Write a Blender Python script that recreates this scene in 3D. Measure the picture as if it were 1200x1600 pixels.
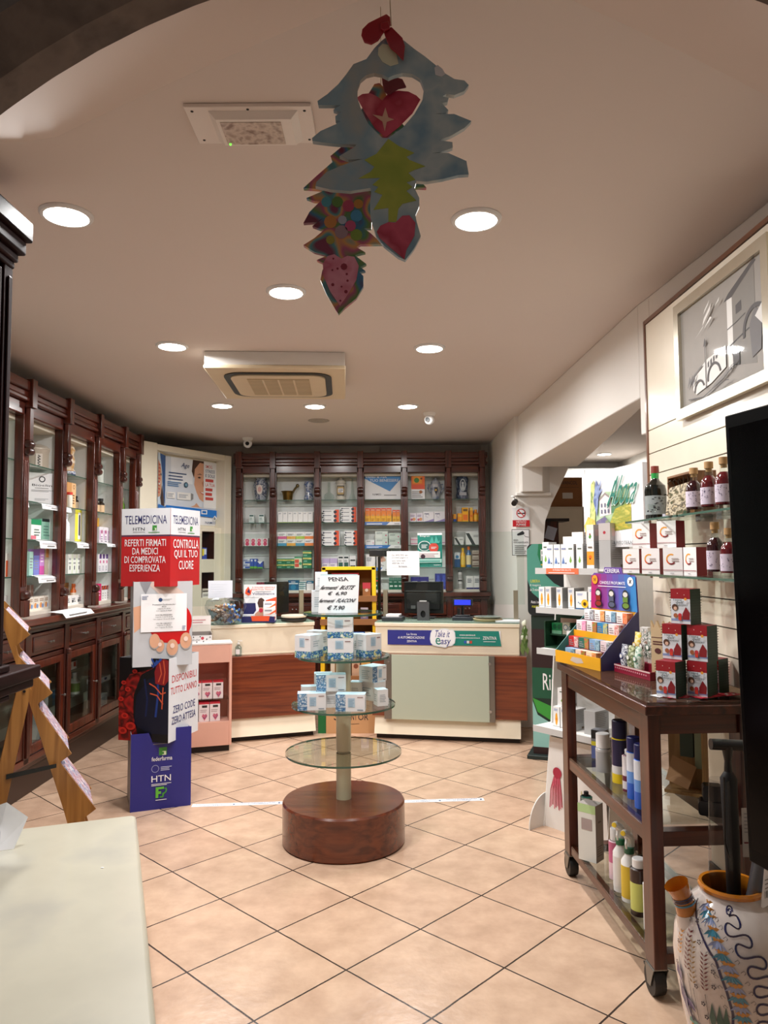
import bpy, bmesh, math, random
from mathutils import Vector, Matrix
from mathutils.geometry import tessellate_polygon
random.seed(7)
SC = bpy.context.scene
C = SC.collection
for o in list(bpy.data.objects):
    bpy.data.objects.remove(o)
PI = math.pi
V = Vector

# ---------------------------------------------------------------- camera
FPX, HC = 1150.0, 1.5
TH, RO = math.atan(72 / FPX), math.radians(-0.35)
CM = Matrix.Rotation(PI / 2 + TH, 4, 'X') @ Matrix.Rotation(RO, 4, 'Z')
cd = bpy.data.cameras.new('camera')
cd.sensor_fit = 'HORIZONTAL'; cd.sensor_width = 36.0; cd.lens = 36.0 * FPX / 1200; cd.clip_start = 0.05
cam = bpy.data.objects.new('camera', cd); C.objects.link(cam)
cam.matrix_world = Matrix.Translation((0, 0, HC)) @ CM
SC.camera = cam

# ---------------------------------------------------------------- world, exposure
SC.view_settings.view_transform = 'Standard'
SC.view_settings.look = 'None'
SC.view_settings.gamma = 1.0
SC.view_settings.use_curve_mapping = False
SC.view_settings.exposure = 0.12
LAMP_W = 20.5          # watts of each ceiling downlight
LAMP_COL = (1.0, 0.99, 0.975)
w = bpy.data.worlds.new('street'); SC.world = w; w.use_nodes = True
w.node_tree.nodes['Background'].inputs[0].default_value = (1.0, 0.95, 0.90, 1)
w.node_tree.nodes['Background'].inputs[1].default_value = 0.15
SC.cycles.max_bounces = 8; SC.cycles.diffuse_bounces = 4; SC.cycles.glossy_bounces = 3
SC.cycles.transparent_max_bounces = 24; SC.cycles.caustics_reflective = False; SC.cycles.caustics_refractive = False
SC.cycles.sample_clamp_indirect = 4.0

def ray(px, py):
    return CM.to_3x3() @ V(((px - 600) / FPX, (800 - py) / FPX, -1.0))
def at(px, py, y):
    r = ray(px, py); return V((0, 0, HC)) + r * (y / r.y)
def gz(px, py, z):
    r = ray(px, py); return V((0, 0, HC)) + r * ((z - HC) / r.z)
def atx(px, py, x):
    r = ray(px, py); return V((0, 0, HC)) + r * (x / r.x)

# ---------------------------------------------------------------- materials
def lin(h):
    f = lambda c: c / 12.92 if c <= .04045 else ((c + .055) / 1.055) ** 2.4
    return tuple(f(int(h[i:i + 2], 16) / 255) for i in (0, 2, 4)) + (1.0,)
MC = {}
def nodes(name):
    m = bpy.data.materials.new(name); m.use_nodes = True
    nt = m.node_tree; b = nt.nodes['Principled BSDF']
    return m, nt, b, nt.nodes.new, nt.links.new
def mat(h, rough=.5, metal=0., var=.05, sc=9., coat=0., bump=0., emis=0.):
    k = (h, rough, metal, var, sc, coat, bump, emis)
    if k in MC: return MC[k]
    m, nt, b, N, L = nodes('paint_' + h)
    tc = N('ShaderNodeTexCoord'); no = N('ShaderNodeTexNoise'); no.inputs['Scale'].default_value = sc
    no.inputs['Detail'].default_value = 2
    L(tc.outputs['Object'], no.inputs['Vector'])
    mr = N('ShaderNodeMapRange'); mr.inputs[3].default_value = 1 - var; mr.inputs[4].default_value = 1 + var
    L(no.outputs[0], mr.inputs[0])
    hs = N('ShaderNodeHueSaturation'); hs.inputs['Color'].default_value = lin(h)
    L(mr.outputs[0], hs.inputs['Value']); L(hs.outputs[0], b.inputs['Base Color'])
    b.inputs['Roughness'].default_value = rough; b.inputs['Metallic'].default_value = metal
    b.inputs['Coat Weight'].default_value = coat; b.inputs['Coat Roughness'].default_value = .12
    if bump:
        bp = N('ShaderNodeBump'); bp.inputs['Strength'].default_value = bump; bp.inputs['Distance'].default_value = .004
        n2 = N('ShaderNodeTexNoise'); n2.inputs['Scale'].default_value = sc * 5; n2.inputs['Detail'].default_value = 4
        L(tc.outputs['Object'], n2.inputs['Vector']); L(n2.outputs[0], bp.inputs['Height']); L(bp.outputs[0], b.inputs['Normal'])
    if emis:
        b.inputs['Emission Color'].default_value = lin(h); b.inputs['Emission Strength'].default_value = emis
    MC[k] = m; return m
def wood(c1, c2, axis='z', rough=.3, coat=.5, sc=1.0):
    k = ('w', c1, c2, axis, rough, coat, sc)
    if k in MC: return MC[k]
    m, nt, b, N, L = nodes('wood_' + c1)
    tc = N('ShaderNodeTexCoord'); mp = N('ShaderNodeMapping')
    s = {'x': (1.2, 22, 22), 'y': (22, 1.2, 22), 'z': (22, 22, 1.2)}[axis]
    mp.inputs['Scale'].default_value = tuple(q * sc for q in s)
    no = N('ShaderNodeTexNoise'); no.inputs['Scale'].default_value = 1.6; no.inputs['Detail'].default_value = 5
    no.inputs['Distortion'].default_value = .6
    cr = N('ShaderNodeValToRGB'); cr.color_ramp.elements[0].color = lin(c1); cr.color_ramp.elements[1].color = lin(c2)
    cr.color_ramp.elements[0].position = .33; cr.color_ramp.elements[1].position = .68
    L(tc.outputs['Object'], mp.inputs[0]); L(mp.outputs[0], no.inputs['Vector']); L(no.outputs[0], cr.inputs[0])
    L(cr.outputs[0], b.inputs['Base Color'])
    b.inputs['Roughness'].default_value = rough; b.inputs['Coat Weight'].default_value = coat; b.inputs['Coat Roughness'].default_value = .15
    MC[k] = m; return m
def mix(cols, sc=6., rough=.5, pos=None, detail=3, dist=0., coat=0., scale=(1, 1, 1)):
    """blotchy procedural colour made of several colours"""
    k = ('mix', tuple(cols), sc, rough, detail, dist, coat, scale)
    if k in MC: return MC[k]
    m, nt, b, N, L = nodes('blotch')
    tc = N('ShaderNodeTexCoord'); mp = N('ShaderNodeMapping'); mp.inputs['Scale'].default_value = scale
    no = N('ShaderNodeTexNoise'); no.inputs['Scale'].default_value = sc; no.inputs['Detail'].default_value = detail; no.inputs['Distortion'].default_value = dist
    cr = N('ShaderNodeValToRGB'); n = len(cols); e = cr.color_ramp.elements
    while len(e) < n: e.new(.5)
    for i, c in enumerate(cols):
        e[i].position = pos[i] if pos else .32 + .36 * i / (n - 1); e[i].color = lin(c)
    L(tc.outputs['Object'], mp.inputs[0]); L(mp.outputs[0], no.inputs['Vector']); L(no.outputs[0], cr.inputs[0]); L(cr.outputs[0], b.inputs['Base Color'])
    b.inputs['Roughness'].default_value = rough; b.inputs['Coat Weight'].default_value = coat; b.inputs['Coat Roughness'].default_value = .06
    MC[k] = m; return m
def glass(h='e8f2ee', ior=1.45, rough=.02, milk=0., milkcol='dfe6da'):
    k = ('g', h, ior, rough, milk, milkcol)
    if k in MC: return MC[k]
    m, nt, b, N, L = nodes('glass_' + h)
    tr = N('ShaderNodeBsdfTransparent'); tr.inputs[0].default_value = lin(h)
    gl = N('ShaderNodeBsdfGlossy'); gl.inputs['Roughness'].default_value = rough
    lw = N('ShaderNodeLayerWeight'); pw = N('ShaderNodeMath'); pw.operation = 'POWER'; pw.inputs[1].default_value = 5; L(lw.outputs['Facing'], pw.inputs[0])
    r0 = ((ior - 1) / (ior + 1)) ** 2
    fr = N('ShaderNodeMath'); fr.operation = 'MULTIPLY_ADD'; fr.inputs[1].default_value = .9 - r0; fr.inputs[2].default_value = r0; L(pw.outputs[0], fr.inputs[0])
    mx = N('ShaderNodeMixShader'); L(fr.outputs[0], mx.inputs[0]); L(tr.outputs[0], mx.inputs[1]); L(gl.outputs[0], mx.inputs[2])
    out = nt.nodes['Material Output']; last = mx
    if milk:
        df = N('ShaderNodeBsdfDiffuse'); df.inputs[0].default_value = lin(milkcol)
        m2 = N('ShaderNodeMixShader'); m2.inputs[0].default_value = milk
        L(mx.outputs[0], m2.inputs[1]); L(df.outputs[0], m2.inputs[2]); last = m2
    L(last.outputs[0], out.inputs[0])
    MC[k] = m; return m

MAH = lambda a='z': wood('36140c', '662917', a, .28, .5)          # mahogany of the cabinets
MAHD = lambda a='z': wood('280e09', '502016', a, .3, .4)
OAK = lambda a='z': wood('8a5a2c', 'b98448', a, .5, .1)
WHITE = mat('eeece8', .6); PAPER = mat('f2f2f4', .7); BLACK = mat('0b0b0d', .35); CREAM = mat('efe3cb', .35, coat=.3)
CHROME = mat('b9bbbd', .22, 1.0); STEEL = mat('8d8c88', .35, 1.0); GREY = mat('8c8c8c', .5)
GLS = glass('f3f9f6'); PLEXI = glass('f6faf8', 1.35); GEDGE = mat('3d5e50', .15, coat=.5); CLEAR = glass('f2f6f4')
INK = mat('26262c', .6)

# ---------------------------------------------------------------- mesh builder
TX = {}
def txt_mesh(s, bold=.004):
    if (s, bold) in TX: return TX[(s, bold)]
    cu = bpy.data.curves.new('t', 'FONT'); cu.body = s; cu.size = 1; cu.resolution_u = 2; cu.offset = bold; cu.align_x = 'LEFT'
    ob = bpy.data.objects.new('t', cu); C.objects.link(ob)
    me = bpy.data.meshes.new_from_object(ob.evaluated_get(bpy.context.evaluated_depsgraph_get()))
    vs = [(v.co.x, v.co.y) for v in me.vertices]; fs = [tuple(p.vertices) for p in me.polygons]
    bpy.data.objects.remove(ob); bpy.data.curves.remove(cu); bpy.data.meshes.remove(me)
    xs = [v[0] for v in vs] or [0]; ys = [v[1] for v in vs] or [0]
    TX[(s, bold)] = (vs, fs, min(xs), max(xs), min(ys), max(ys)); return TX[(s, bold)]

class M:
    def __init__(s): s.v = []; s.f = []; s.m = []; s.mats = []; s.T = None
    def mi(s, m):
        if m not in s.mats: s.mats.append(m)
        return s.mats.index(m)
    def add(s, vs, fs, m):
        b = len(s.v); i = s.mi(m)
        for p in vs:
            p = V(p); s.v.append(s.T @ p if s.T else p)
        for f in fs: s.f.append([b + q for q in f]); s.m.append(i)
        return s
    def bx(s, x0, x1, y0, y1, z0, z1, m):
        return s.add([(x0, y0, z0), (x1, y0, z0), (x1, y1, z0), (x0, y1, z0), (x0, y0, z1), (x1, y0, z1), (x1, y1, z1), (x0, y1, z1)],
              [(0, 3, 2, 1), (4, 5, 6, 7), (0, 1, 5, 4), (1, 2, 6, 5), (2, 3, 7, 6), (3, 0, 4, 7)], m)
    def prism(s, pts, a, b, m, ax='y', holes=()):
        g = {'y': lambda p, t: (p[0], t, p[1]), 'x': lambda p, t: (t, p[0], p[1]), 'z': lambda p, t: (p[0], p[1], t)}[ax]
        loops = [list(pts)] + [list(h) for h in holes]; al = [p for l in loops for p in l]; n = len(al)
        if holes: caps = [tuple(t) for t in tessellate_polygon([[V((p[0], p[1], 0)) for p in l] for l in loops])]
        else: caps = [tuple(range(n))]
        fs = [tuple(c) for c in caps] + [tuple(n + q for q in reversed(c)) for c in caps]; o = 0
        for l in loops:
            k = len(l)
            for i in range(k): j = (i + 1) % k; fs.append((o + i, o + j, n + o + j, n + o + i))
            o += k
        return s.add([g(p, a) for p in al] + [g(p, b) for p in al], fs, m)
    def poly(s, pts, m): return s.add(pts, [tuple(range(len(pts)))], m)
    def lathe(s, prof, m, n=20, c=(0, 0, 0), ax='z'):
        """prof: (r, z[, material of the band that ends here])"""
        g = {'z': lambda r, t, z: (c[0] + r * math.cos(t), c[1] + r * math.sin(t), c[2] + z),
             'y': lambda r, t, z: (c[0] + r * math.cos(t), c[1] + z, c[2] + r * math.sin(t)),
             'x': lambda r, t, z: (c[0] + z, c[1] + r * math.cos(t), c[2] + r * math.sin(t))}[ax]
        vs = []; b0 = 0; groups = {}
        for p in prof: vs += [g(max(p[0], 1e-4), 2 * PI * i / n, p[1]) for i in range(n)]
        for k in range(len(prof) - 1):
            mm = prof[k + 1][2] if len(prof[k + 1]) > 2 else m
            groups.setdefault(mm, [])
            for i in range(n):
                j = (i + 1) % n; groups[mm].append((k * n + i, k * n + j, (k + 1) * n + j, (k + 1) * n + i))
        b = len(s.v); s.add(vs, [], m)
        for mm, fs in groups.items():
            i = s.mi(mm)
            for f in fs: s.f.append([b + q for q in f]); s.m.append(i)
        return s
    def tube(s, pts, r, m, n=8, cap=True):
        pts = [V(p) for p in pts]; rs = r if isinstance(r, (list, tuple)) else [r] * len(pts); vs = []; fs = []
        up = None
        for i, p in enumerate(pts):
            d = (pts[min(i + 1, len(pts) - 1)] - pts[max(i - 1, 0)]).normalized()
            a = up if up is not None else (V((0, 0, 1)) if abs(d.z) < .9 else V((1, 0, 0)))
            u = (a - d * a.dot(d)).normalized(); up = u; w_ = d.cross(u)
            vs += [p + (u * math.cos(2 * PI * k / n) + w_ * math.sin(2 * PI * k / n)) * rs[i] for k in range(n)]
        for i in range(len(pts) - 1):
            for k in range(n): fs.append((i * n + k, i * n + (k + 1) % n, (i + 1) * n + (k + 1) % n, (i + 1) * n + k))
        if cap: fs += [tuple(range(n)), tuple((len(pts) - 1) * n + k for k in range(n))]
        return s.add(vs, fs, m)
    def ball(s, c, r, m, n=14, k=8):
        if not isinstance(r, (tuple, list)): r = (r, r, r)
        vs = []; fs = []
        for i in range(k + 1):
            a = PI * i / k
            for j in range(n):
                t = 2 * PI * j / n; q = max(math.sin(a), 1e-3)
                vs.append((c[0] + r[0] * q * math.cos(t), c[1] + r[1] * q * math.sin(t), c[2] - r[2] * math.cos(a)))
        for i in range(k):
            for j in range(n): fs.append((i * n + j, i * n + (j + 1) % n, (i + 1) * n + (j + 1) % n, (i + 1) * n + j))
        return s.add(vs, fs, m)
    def face(s, o, u, v, W, H): return Face(s, V(o), V(u).normalized(), V(v).normalized(), W, H)
    def ob(s, name, parent=None, loc=(0, 0, 0), rz=0, sm=35, bev=0, norm=True):
        me = bpy.data.meshes.new(name)
        me.from_pydata([tuple(v) for v in s.v], [], s.f)
        for m in s.mats: me.materials.append(m)
        me.polygons.foreach_set('material_index', s.m)
        if norm:
            bm = bmesh.new(); bm.from_mesh(me); bmesh.ops.recalc_face_normals(bm, faces=bm.faces); bm.to_mesh(me); bm.free()
        if sm:
            me.polygons.foreach_set('use_smooth', [True] * len(me.polygons)); me.set_sharp_from_angle(angle=math.radians(sm))
        me.update()
        o = bpy.data.objects.new(name, me); C.objects.link(o)
        o.location = loc; o.rotation_euler = (0, 0, rz)
        if parent: o.parent = parent
        if bev:
            b = o.modifiers.new('bevel', 'BEVEL'); b.width = bev; b.segments = 2; b.limit_method = 'ANGLE'; b.angle_limit = .8
        return o

class Face:
    """draws print on a flat face: fractions 0..1 of the face, each layer a hair above the last"""
    def __init__(s, m, o, u, v, W, H): s.m, s.o, s.u, s.v, s.W, s.H, s.k = m, o, u, v, W, H, 1; s.n = u.cross(v); s.e = .0005
    def p(s, x, y): return s.o + s.u * (x * s.W) + s.v * (y * s.H) + s.n * (s.e * s.k)
    def rect(s, x0, y0, x1, y1, m): return s.poly([(x0, y0), (x1, y0), (x1, y1), (x0, y1)], m)
    def poly(s, pts, m):
        if len(pts) > 4:
            tri = tessellate_polygon([[V((a, b, 0)) for a, b in pts]]); s.m.add([s.p(*q) for q in pts], [tuple(t) for t in tri], m)
        else: s.m.add([s.p(*q) for q in pts], [tuple(range(len(pts)))], m)
        s.k += 1; return s
    def disc(s, x, y, r, m, n=16, ry=None):
        ry = ry or r
        return s.poly([(x + r * math.cos(2 * PI * i / n) / s.W, y + ry * math.sin(2 * PI * i / n) / s.H) for i in range(n)], m)
    def ring(s, x, y, r, t, m, a0=0, a1=360, n=20):
        vs = []; fs = []
        for i in range(n + 1):
            a = math.radians(a0 + (a1 - a0) * i / n)
            for q in (r, r - t): vs.append(s.p(x + q * math.cos(a) / s.W, y + q * math.sin(a) / s.H))
        for i in range(n): fs.append((2 * i, 2 * i + 2, 2 * i + 3, 2 * i + 1))
        s.m.add(vs, fs, m); s.k += 1; return s
    def line(s, pts, t, m):
        pts = [V((a * s.W, b * s.H, 0)) for a, b in pts]; vs = []; fs = []
        for i, p in enumerate(pts):
            d = (pts[min(i + 1, len(pts) - 1)] - pts[max(i - 1, 0)]).normalized(); n = V((-d.y, d.x, 0)) * t / 2
            for q in (p + n, p - n): vs.append(s.p(q.x / s.W, q.y / s.H))
        for i in range(len(pts) - 1): fs.append((2 * i, 2 * i + 2, 2 * i + 3, 2 * i + 1))
        s.m.add(vs, fs, m); s.k += 1; return s
    def text(s, t, x0, y0, x1, y1, m, slant=0., bold=.004):
        vs, fs, a, b, c, d = txt_mesh(t, bold)
        if not vs: return s
        q = []
        for x, y in vs:
            fx = (x - a) / (b - a or 1); fy = (y - c) / (d - c or 1)
            q.append(s.p(x0 + (x1 - x0) * (fx + slant * (fy - .5)), y0 + (y1 - y0) * fy))
        s.m.add(q, fs, m); s.k += 1; return s
    def lines(s, x0, y0, x1, y1, n, m, fill=.45, seed=1):
        r = random.Random(seed); h = (y1 - y0) / n
        for i in range(n):
            y = y1 - h * (i + 1); e = x1 - (x1 - x0) * r.uniform(0, .3)
            s.m.add([s.p(x0, y), s.p(e, y), s.p(e, y + h * fill), s.p(x0, y + h * fill)], [(0, 1, 2, 3)], m)
        s.k += 1; return s

def tag(o, label, cat, group=None):
    o['label'] = label; o['category'] = cat
    if group: o['group'] = group
    n = len(label.split())
    if not 4 <= n <= 16: print('LABEL LENGTH', n, label)
    return o
def E(name, label, cat, loc=(0, 0, 0), rz=0, group=None):
    o = bpy.data.objects.new(name, None); o.empty_display_size = .1; C.objects.link(o)
    o.location = loc; o.rotation_euler = (0, 0, rz); return tag(o, label, cat, group)
def kids(o): return [c for c in bpy.data.objects if c.parent == o]
def dup(o, loc, rz, label, group=None):
    c = o.copy(); C.objects.link(c); c.location = loc; c.rotation_euler = (0, 0, rz); c['label'] = label
    if group: c['group'] = group
    for a in kids(o):
        b = a.copy(); C.objects.link(b); b.parent = c
        for g in kids(a): h = g.copy(); C.objects.link(h); h.parent = b
    return c
def struct(m, name, **k): o = m.ob(name, **k); o['kind'] = 'structure'; return o
def bbox(name, parent, x0, x1, y0, y1, z0, z1, m, bev=0, loc=(0, 0, 0), rz=0):
    return M().bx(x0, x1, y0, y1, z0, z1, m).ob(name, parent, loc, rz, bev=bev)
ORD = ['first', 'second', 'third', 'fourth', 'fifth', 'sixth', 'seventh', 'eighth', 'ninth', 'tenth', 'eleventh', 'twelfth']
NUM = ['zero', 'one', 'two', 'three', 'four', 'five', 'six', 'seven', 'eight', 'nine', 'ten', 'eleven', 'twelve']
def nth(i, n, lead='left'):
    if n == 1: return ''
    if i == 0: return 'leftmost of %s ' % NUM[n] if lead == 'left' else 'nearest of %s ' % NUM[n]
    if i == n - 1: return 'rightmost of %s ' % NUM[n] if lead == 'left' else 'farthest of %s ' % NUM[n]
    return '%s from the left of %s ' % (ORD[i], NUM[n]) if lead == 'left' else '%s nearest of %s ' % (ORD[i], NUM[n])

# ---------------------------------------------------------------- small goods
PK = {}
def pack_mesh(m, w, d, h, body, items):
    B = mat(body, .45); m.bx(-w / 2, w / 2, -d / 2, d / 2, 0, h, B)
    f = m.face((-w / 2, -d / 2, 0), (1, 0, 0), (0, 0, 1), w, h)
    R = m.face((w / 2, -d / 2, 0), (0, 1, 0), (0, 0, 1), d, h); L = m.face((-w / 2, d / 2, 0), (0, -1, 0), (0, 0, 1), d, h)
    T = m.face((-w / 2, -d / 2, h), (1, 0, 0), (0, 1, 0), w, d)
    for it in items:
        k, a = it[0], it[1:]
        if k == 'r': f.rect(*a[:4], mat(a[4], .45))
        elif k == 'd': f.disc(a[0], a[1], a[2] * w, mat(a[3], .45))
        elif k == 'l': f.lines(*a[:5], mat(a[5], .6), seed=int(a[0] * 90 + a[1] * 50))
        elif k == 't': f.text(a[5], *a[:4], mat(a[4], .5))
        elif k == 'p': f.poly(a[0], mat(a[1], .45))
        elif k == 'c': f.ring(a[0], a[1], a[2] * w, a[3] * w, mat(a[6], .45), a[4], a[5])
        elif k == 'm': f.rect(*a[:4], a[4])
        elif k == 'side':
            for q in (R, L): q.rect(0, 0, 1, 1, mat(a[0], .5))
        elif k == 'sr':
            for q in (R, L): q.rect(*a[:4], mat(a[4], .5) if isinstance(a[4], str) else a[4])
        elif k == 'sl':
            for q in (R, L): q.lines(*a[:5], mat(a[5], .6))
        elif k == 'top': T.rect(0, 0, 1, 1, mat(a[0], .5))
def pack(key, w, d, h, body, items, loc, rz, label, cat='medicine box', group=None, name='medicine_box'):
    k = (key, round(w, 3), round(d, 3), round(h, 3))
    if k in PK:
        o = PK[k].copy(); C.objects.link(o); o.location = loc; o.rotation_euler = (0, 0, rz)
    else:
        m = M(); pack_mesh(m, w, d, h, body, items); o = m.ob(name, None, loc, rz, sm=0, norm=False); PK[k] = o
    if 'group' in o.keys(): del o['group']
    return tag(o, label, cat, group)
# ================================================================ THE SETTING
CEIL = 2.78
WALLM = mat('e9e5df', .75, var=.03, sc=2.5, bump=.05)
CEILM = mat('d6cbc4', .8, var=.02, sc=1.5)
def floor_mat():
    m, nt, b, N, L = nodes('tile_floor')
    tc = N('ShaderNodeTexCoord'); mp = N('ShaderNodeMapping')
    S, a = .4095, math.radians(-45.8)
    vx, vy = .137, 3.082
    rx, ry = vx * math.cos(a) - vy * math.sin(a), vx * math.sin(a) + vy * math.cos(a)
    mp.inputs['Rotation'].default_value = (0, 0, a); mp.inputs['Location'].default_value = (-rx + 20 * S, -ry + 20 * S, 0)
    br = N('ShaderNodeTexBrick'); br.offset = 0; br.squash = 1
    for k, v in (('Scale', 1), ('Brick Width', S), ('Row Height', S), ('Mortar Size', .0038), ('Mortar Smooth', .15), ('Bias', 0)): br.inputs[k].default_value = v
    br.inputs['Color1'].default_value = lin('d0b299'); br.inputs['Color2'].default_value = lin('c8a890'); br.inputs['Mortar'].default_value = lin('3a2d27')
    L(tc.outputs['Object'], mp.inputs[0])
    nw = N('ShaderNodeTexNoise'); nw.inputs['Scale'].default_value = 14; L(tc.outputs['Object'], nw.inputs['Vector'])
    va = N('ShaderNodeVectorMath'); va.operation = 'MULTIPLY_ADD'; va.inputs[1].default_value = (.004, .004, 0)
    L(nw.outputs['Color'], va.inputs[0]); L(mp.outputs[0], va.inputs[2]); L(va.outputs[0], br.inputs['Vector'])
    n1 = N('ShaderNodeTexNoise'); n1.inputs['Scale'].default_value = 7; n1.inputs['Detail'].default_value = 9; n1.inputs['Roughness'].default_value = .6
    L(tc.outputs['Object'], n1.inputs['Vector'])
    cr = N('ShaderNodeValToRGB'); e = cr.color_ramp.elements
    e[0].position = .3; e[0].color = (.80, .76, .73, 1); e[1].position = .68; e[1].color = (1.08, 1.07, 1.06, 1)
    L(n1.outputs[0], cr.inputs[0])
    mx = N('ShaderNodeMix'); mx.data_type = 'RGBA'; mx.blend_type = 'MULTIPLY'; mx.inputs[0].default_value = 1
    L(br.outputs['Color'], mx.inputs[6]); L(cr.outputs[0], mx.inputs[7]); L(mx.outputs[2], b.inputs['Base Color'])
    n2 = N('ShaderNodeTexNoise'); n2.inputs['Scale'].default_value = 26; n2.inputs['Detail'].default_value = 3; L(tc.outputs['Object'], n2.inputs['Vector'])
    ad = N('ShaderNodeMath'); ad.operation = 'MULTIPLY_ADD'; ad.inputs[1].default_value = -1.2; L(br.outputs['Fac'], ad.inputs[0]); L(n2.outputs[0], ad.inputs[2])
    bp = N('ShaderNodeBump'); bp.inputs['Strength'].default_value = .4; bp.inputs['Distance'].default_value = .003
    L(ad.outputs[0], bp.inputs['Height']); L(bp.outputs[0], b.inputs['Normal'])
    b.inputs['Roughness'].default_value = .27; b.inputs['Specular IOR Level'].default_value = .4
    return m
struct(M().bx(-3.2, 3.4, -1.5, 10.3, -.08, 0, floor_mat()), 'floor')
struct(M().bx(-3.2, 3.4, 1.42, 10.3, CEIL, CEIL + .1, CEILM), 'ceiling')
struct(M().bx(-2.95, -2.72, 2.18, 8.5, 0, CEIL, WALLM), 'wall_left')
struct(M().bx(-2.95, 1.19, 8.3, 8.5, 0, CEIL, mat('cfcac2', .8, var=.03, sc=2)), 'wall_back')
# right wall: near stretch, lintel over the opening with a stepped corbel at each end, far stretch
m = M()
m.prism([(1.62, -.4), (1.385, 2.75), (1.312, 3.56), (1.80, 3.56), (1.95, -.4)], 1.02, CEIL, WALLM, 'z')
m.prism([(1.72, -.4), (1.56, 2.75), (1.53, 3.56), (1.80, 3.56), (1.95, -.4)], 0, 1.02, mat('d9cdb6', .6), 'z')
m.prism([(1.312, 3.56), (1.298, 3.68), (1.75, 3.68), (1.75, 3.56)], 2.11, CEIL, WALLM, 'z')
m.prism([(1.298, 3.68), (1.225, 6.5), (1.72, 6.5), (1.36, 3.68)], 2.3, CEIL, WALLM, 'z')
m.prism([(1.225, 6.5), (1.222, 6.62), (1.50, 6.62), (1.41, 6.5)], 2.08, CEIL, WALLM, 'z')
m.prism([(1.185, 6.56), (1.182, 6.62), (1.5, 6.62), (1.5, 6.56)], 2.05, 2.08, WALLM, 'z')
struct(m, 'wall_right', bev=.006)
struct(M().prism([(1.705, -.4), (1.545, 2.75), (1.515, 3.558), (1.529, 3.558), (1.559, 2.75), (1.719, -.4)], 0, .07, mat('120d0b', .5), 'z'), 'baseboard_right')
# the cross wall behind the opening with the big arched cut, and the far stretch by the counter
cut = [(845, 900), (852, 814), (862, 786), (872, 766), (885, 738), (905, 695), (922, 668), (942, 640)]
pts = [(1.19, 0), (1.385, 0)] + [(at(x, y, 6.62).x, min(at(x, y, 6.62).z, CEIL)) for x, y in cut] + [(1.19, CEIL)]
m = M(); m.prism(pts, 6.62, 6.95, WALLM); m.prism([(1.19, 6.95), (1.185, 10.2), (1.45, 10.2), (1.42, 6.95)], 0, CEIL, WALLM, 'z')
struct(m, 'wall_partition')
struct(M().bx(1.19, 3.4, 10.0, 10.2, 0, CEIL, mat('d9d6d0', .8)), 'wall_backroom')
struct(M().bx(3.2, 3.4, 2.6, 10.0, 0, CEIL, mat('d9d6d0', .8)).bx(1.80, 3.4, 2.4, 2.6, 0, CEIL, mat('d9d6d0', .8)), 'wall_side')
# front arch: dark stone ring, then the splayed plaster soffit that dies into the ceiling
cx, cz, R = .193, 1.201, 1.509
STONE = mix(['4a403c', '6a5d55', '574b45'], 9, .85, detail=8)
arc = [(cx + R * math.cos(math.radians(a)), cz + R * math.sin(math.radians(a))) for a in range(0, 181, 4)]
out = [(-3.2, 0), (cx - R, 0)] + arc[::-1] + [(cx + R, 0), (3.2, 0), (3.2, 3.2), (-3.2, 3.2)]
arc2 = [(cx + (R + .05) * math.cos(math.radians(a)), cz + (R + .05) * math.sin(math.radians(a))) for a in range(0, 181, 4)]
m = M()
o0 = [(p[0], 1.40, p[1]) for p in arc]; o1 = [(p[0], 1.33, p[1]) for p in arc]; o2 = [(p[0], 1.27, p[1]) for p in arc2]
n = len(arc)
m.add(o0 + o1 + o2, [(i, i + 1, n + i + 1, n + i) for i in range(n - 1)] + [(n + i, n + i + 1, 2 * n + i + 1, 2 * n + i) for i in range(n - 1)], STONE)
for sx, (p0, p1, p2) in ((1, (o0[0], o1[0], o2[0])), (-1, (o0[-1], o1[-1], o2[-1]))):
    m.add([p0, p1, p2, (p2[0], p2[1], 0), (p1[0], p1[1], 0), (p0[0], p0[1], 0)], [(0, 1, 4, 5), (1, 2, 3, 4)], STONE)
f2 = [(-3.2, 0), (arc2[-1][0], 0)] + arc2[::-1] + [(arc2[0][0], 0), (3.2, 0), (3.2, 3.2), (-3.2, 3.2)]
tri = tessellate_polygon([[V((a, b, 0)) for a, b in f2]])
m.add([(a, 1.27, b) for a, b in f2], [tuple(t) for t in tri], STONE)
struct(m, 'trim_arch', norm=False)
m = M(); va = []; vb = []
for k in range(61):
    a = 180 - 3 * k; t = abs(a - 90)
    q = t / 39 * 1.393 if t <= 39 else 1.393 + (t - 39) / 51 * .9
    sgn = -1 if a > 90 else 1
    X = cx + sgn * q; Y = 2.175 if q > 1.214 else 1.5 + .675 * (q / 1.214) ** 1.1
    va.append((cx + R * math.cos(math.radians(a)), 1.40, cz + R * math.sin(math.radians(a)))); vb.append((X, Y, CEIL - .001))
PLAST = mat('d0c1b8', .8, var=.03, sc=2)
m.add(va + vb, [(k, k + 1, 61 + k + 1, 61 + k) for k in range(60)], PLAST)
for p, q in ((va[0], vb[0]), (va[-1], vb[-1])):
    m.add([p, (p[0], p[1], 0), (q[0], q[1], 0), q], [(0, 1, 2, 3)], PLAST)
struct(m, 'wall_front')
# trim between cabinet top and ceiling on the back wall, and the sensor strip line
struct(M().bx(-1.60, -.05, 8.26, 8.3, 2.66, 2.765, mat('bdb8b0', .7)).bx(-.03, 1.1, 8.26, 8.3, 2.66, 2.765, mat('b4afa8', .7)), 'trim_1')

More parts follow.
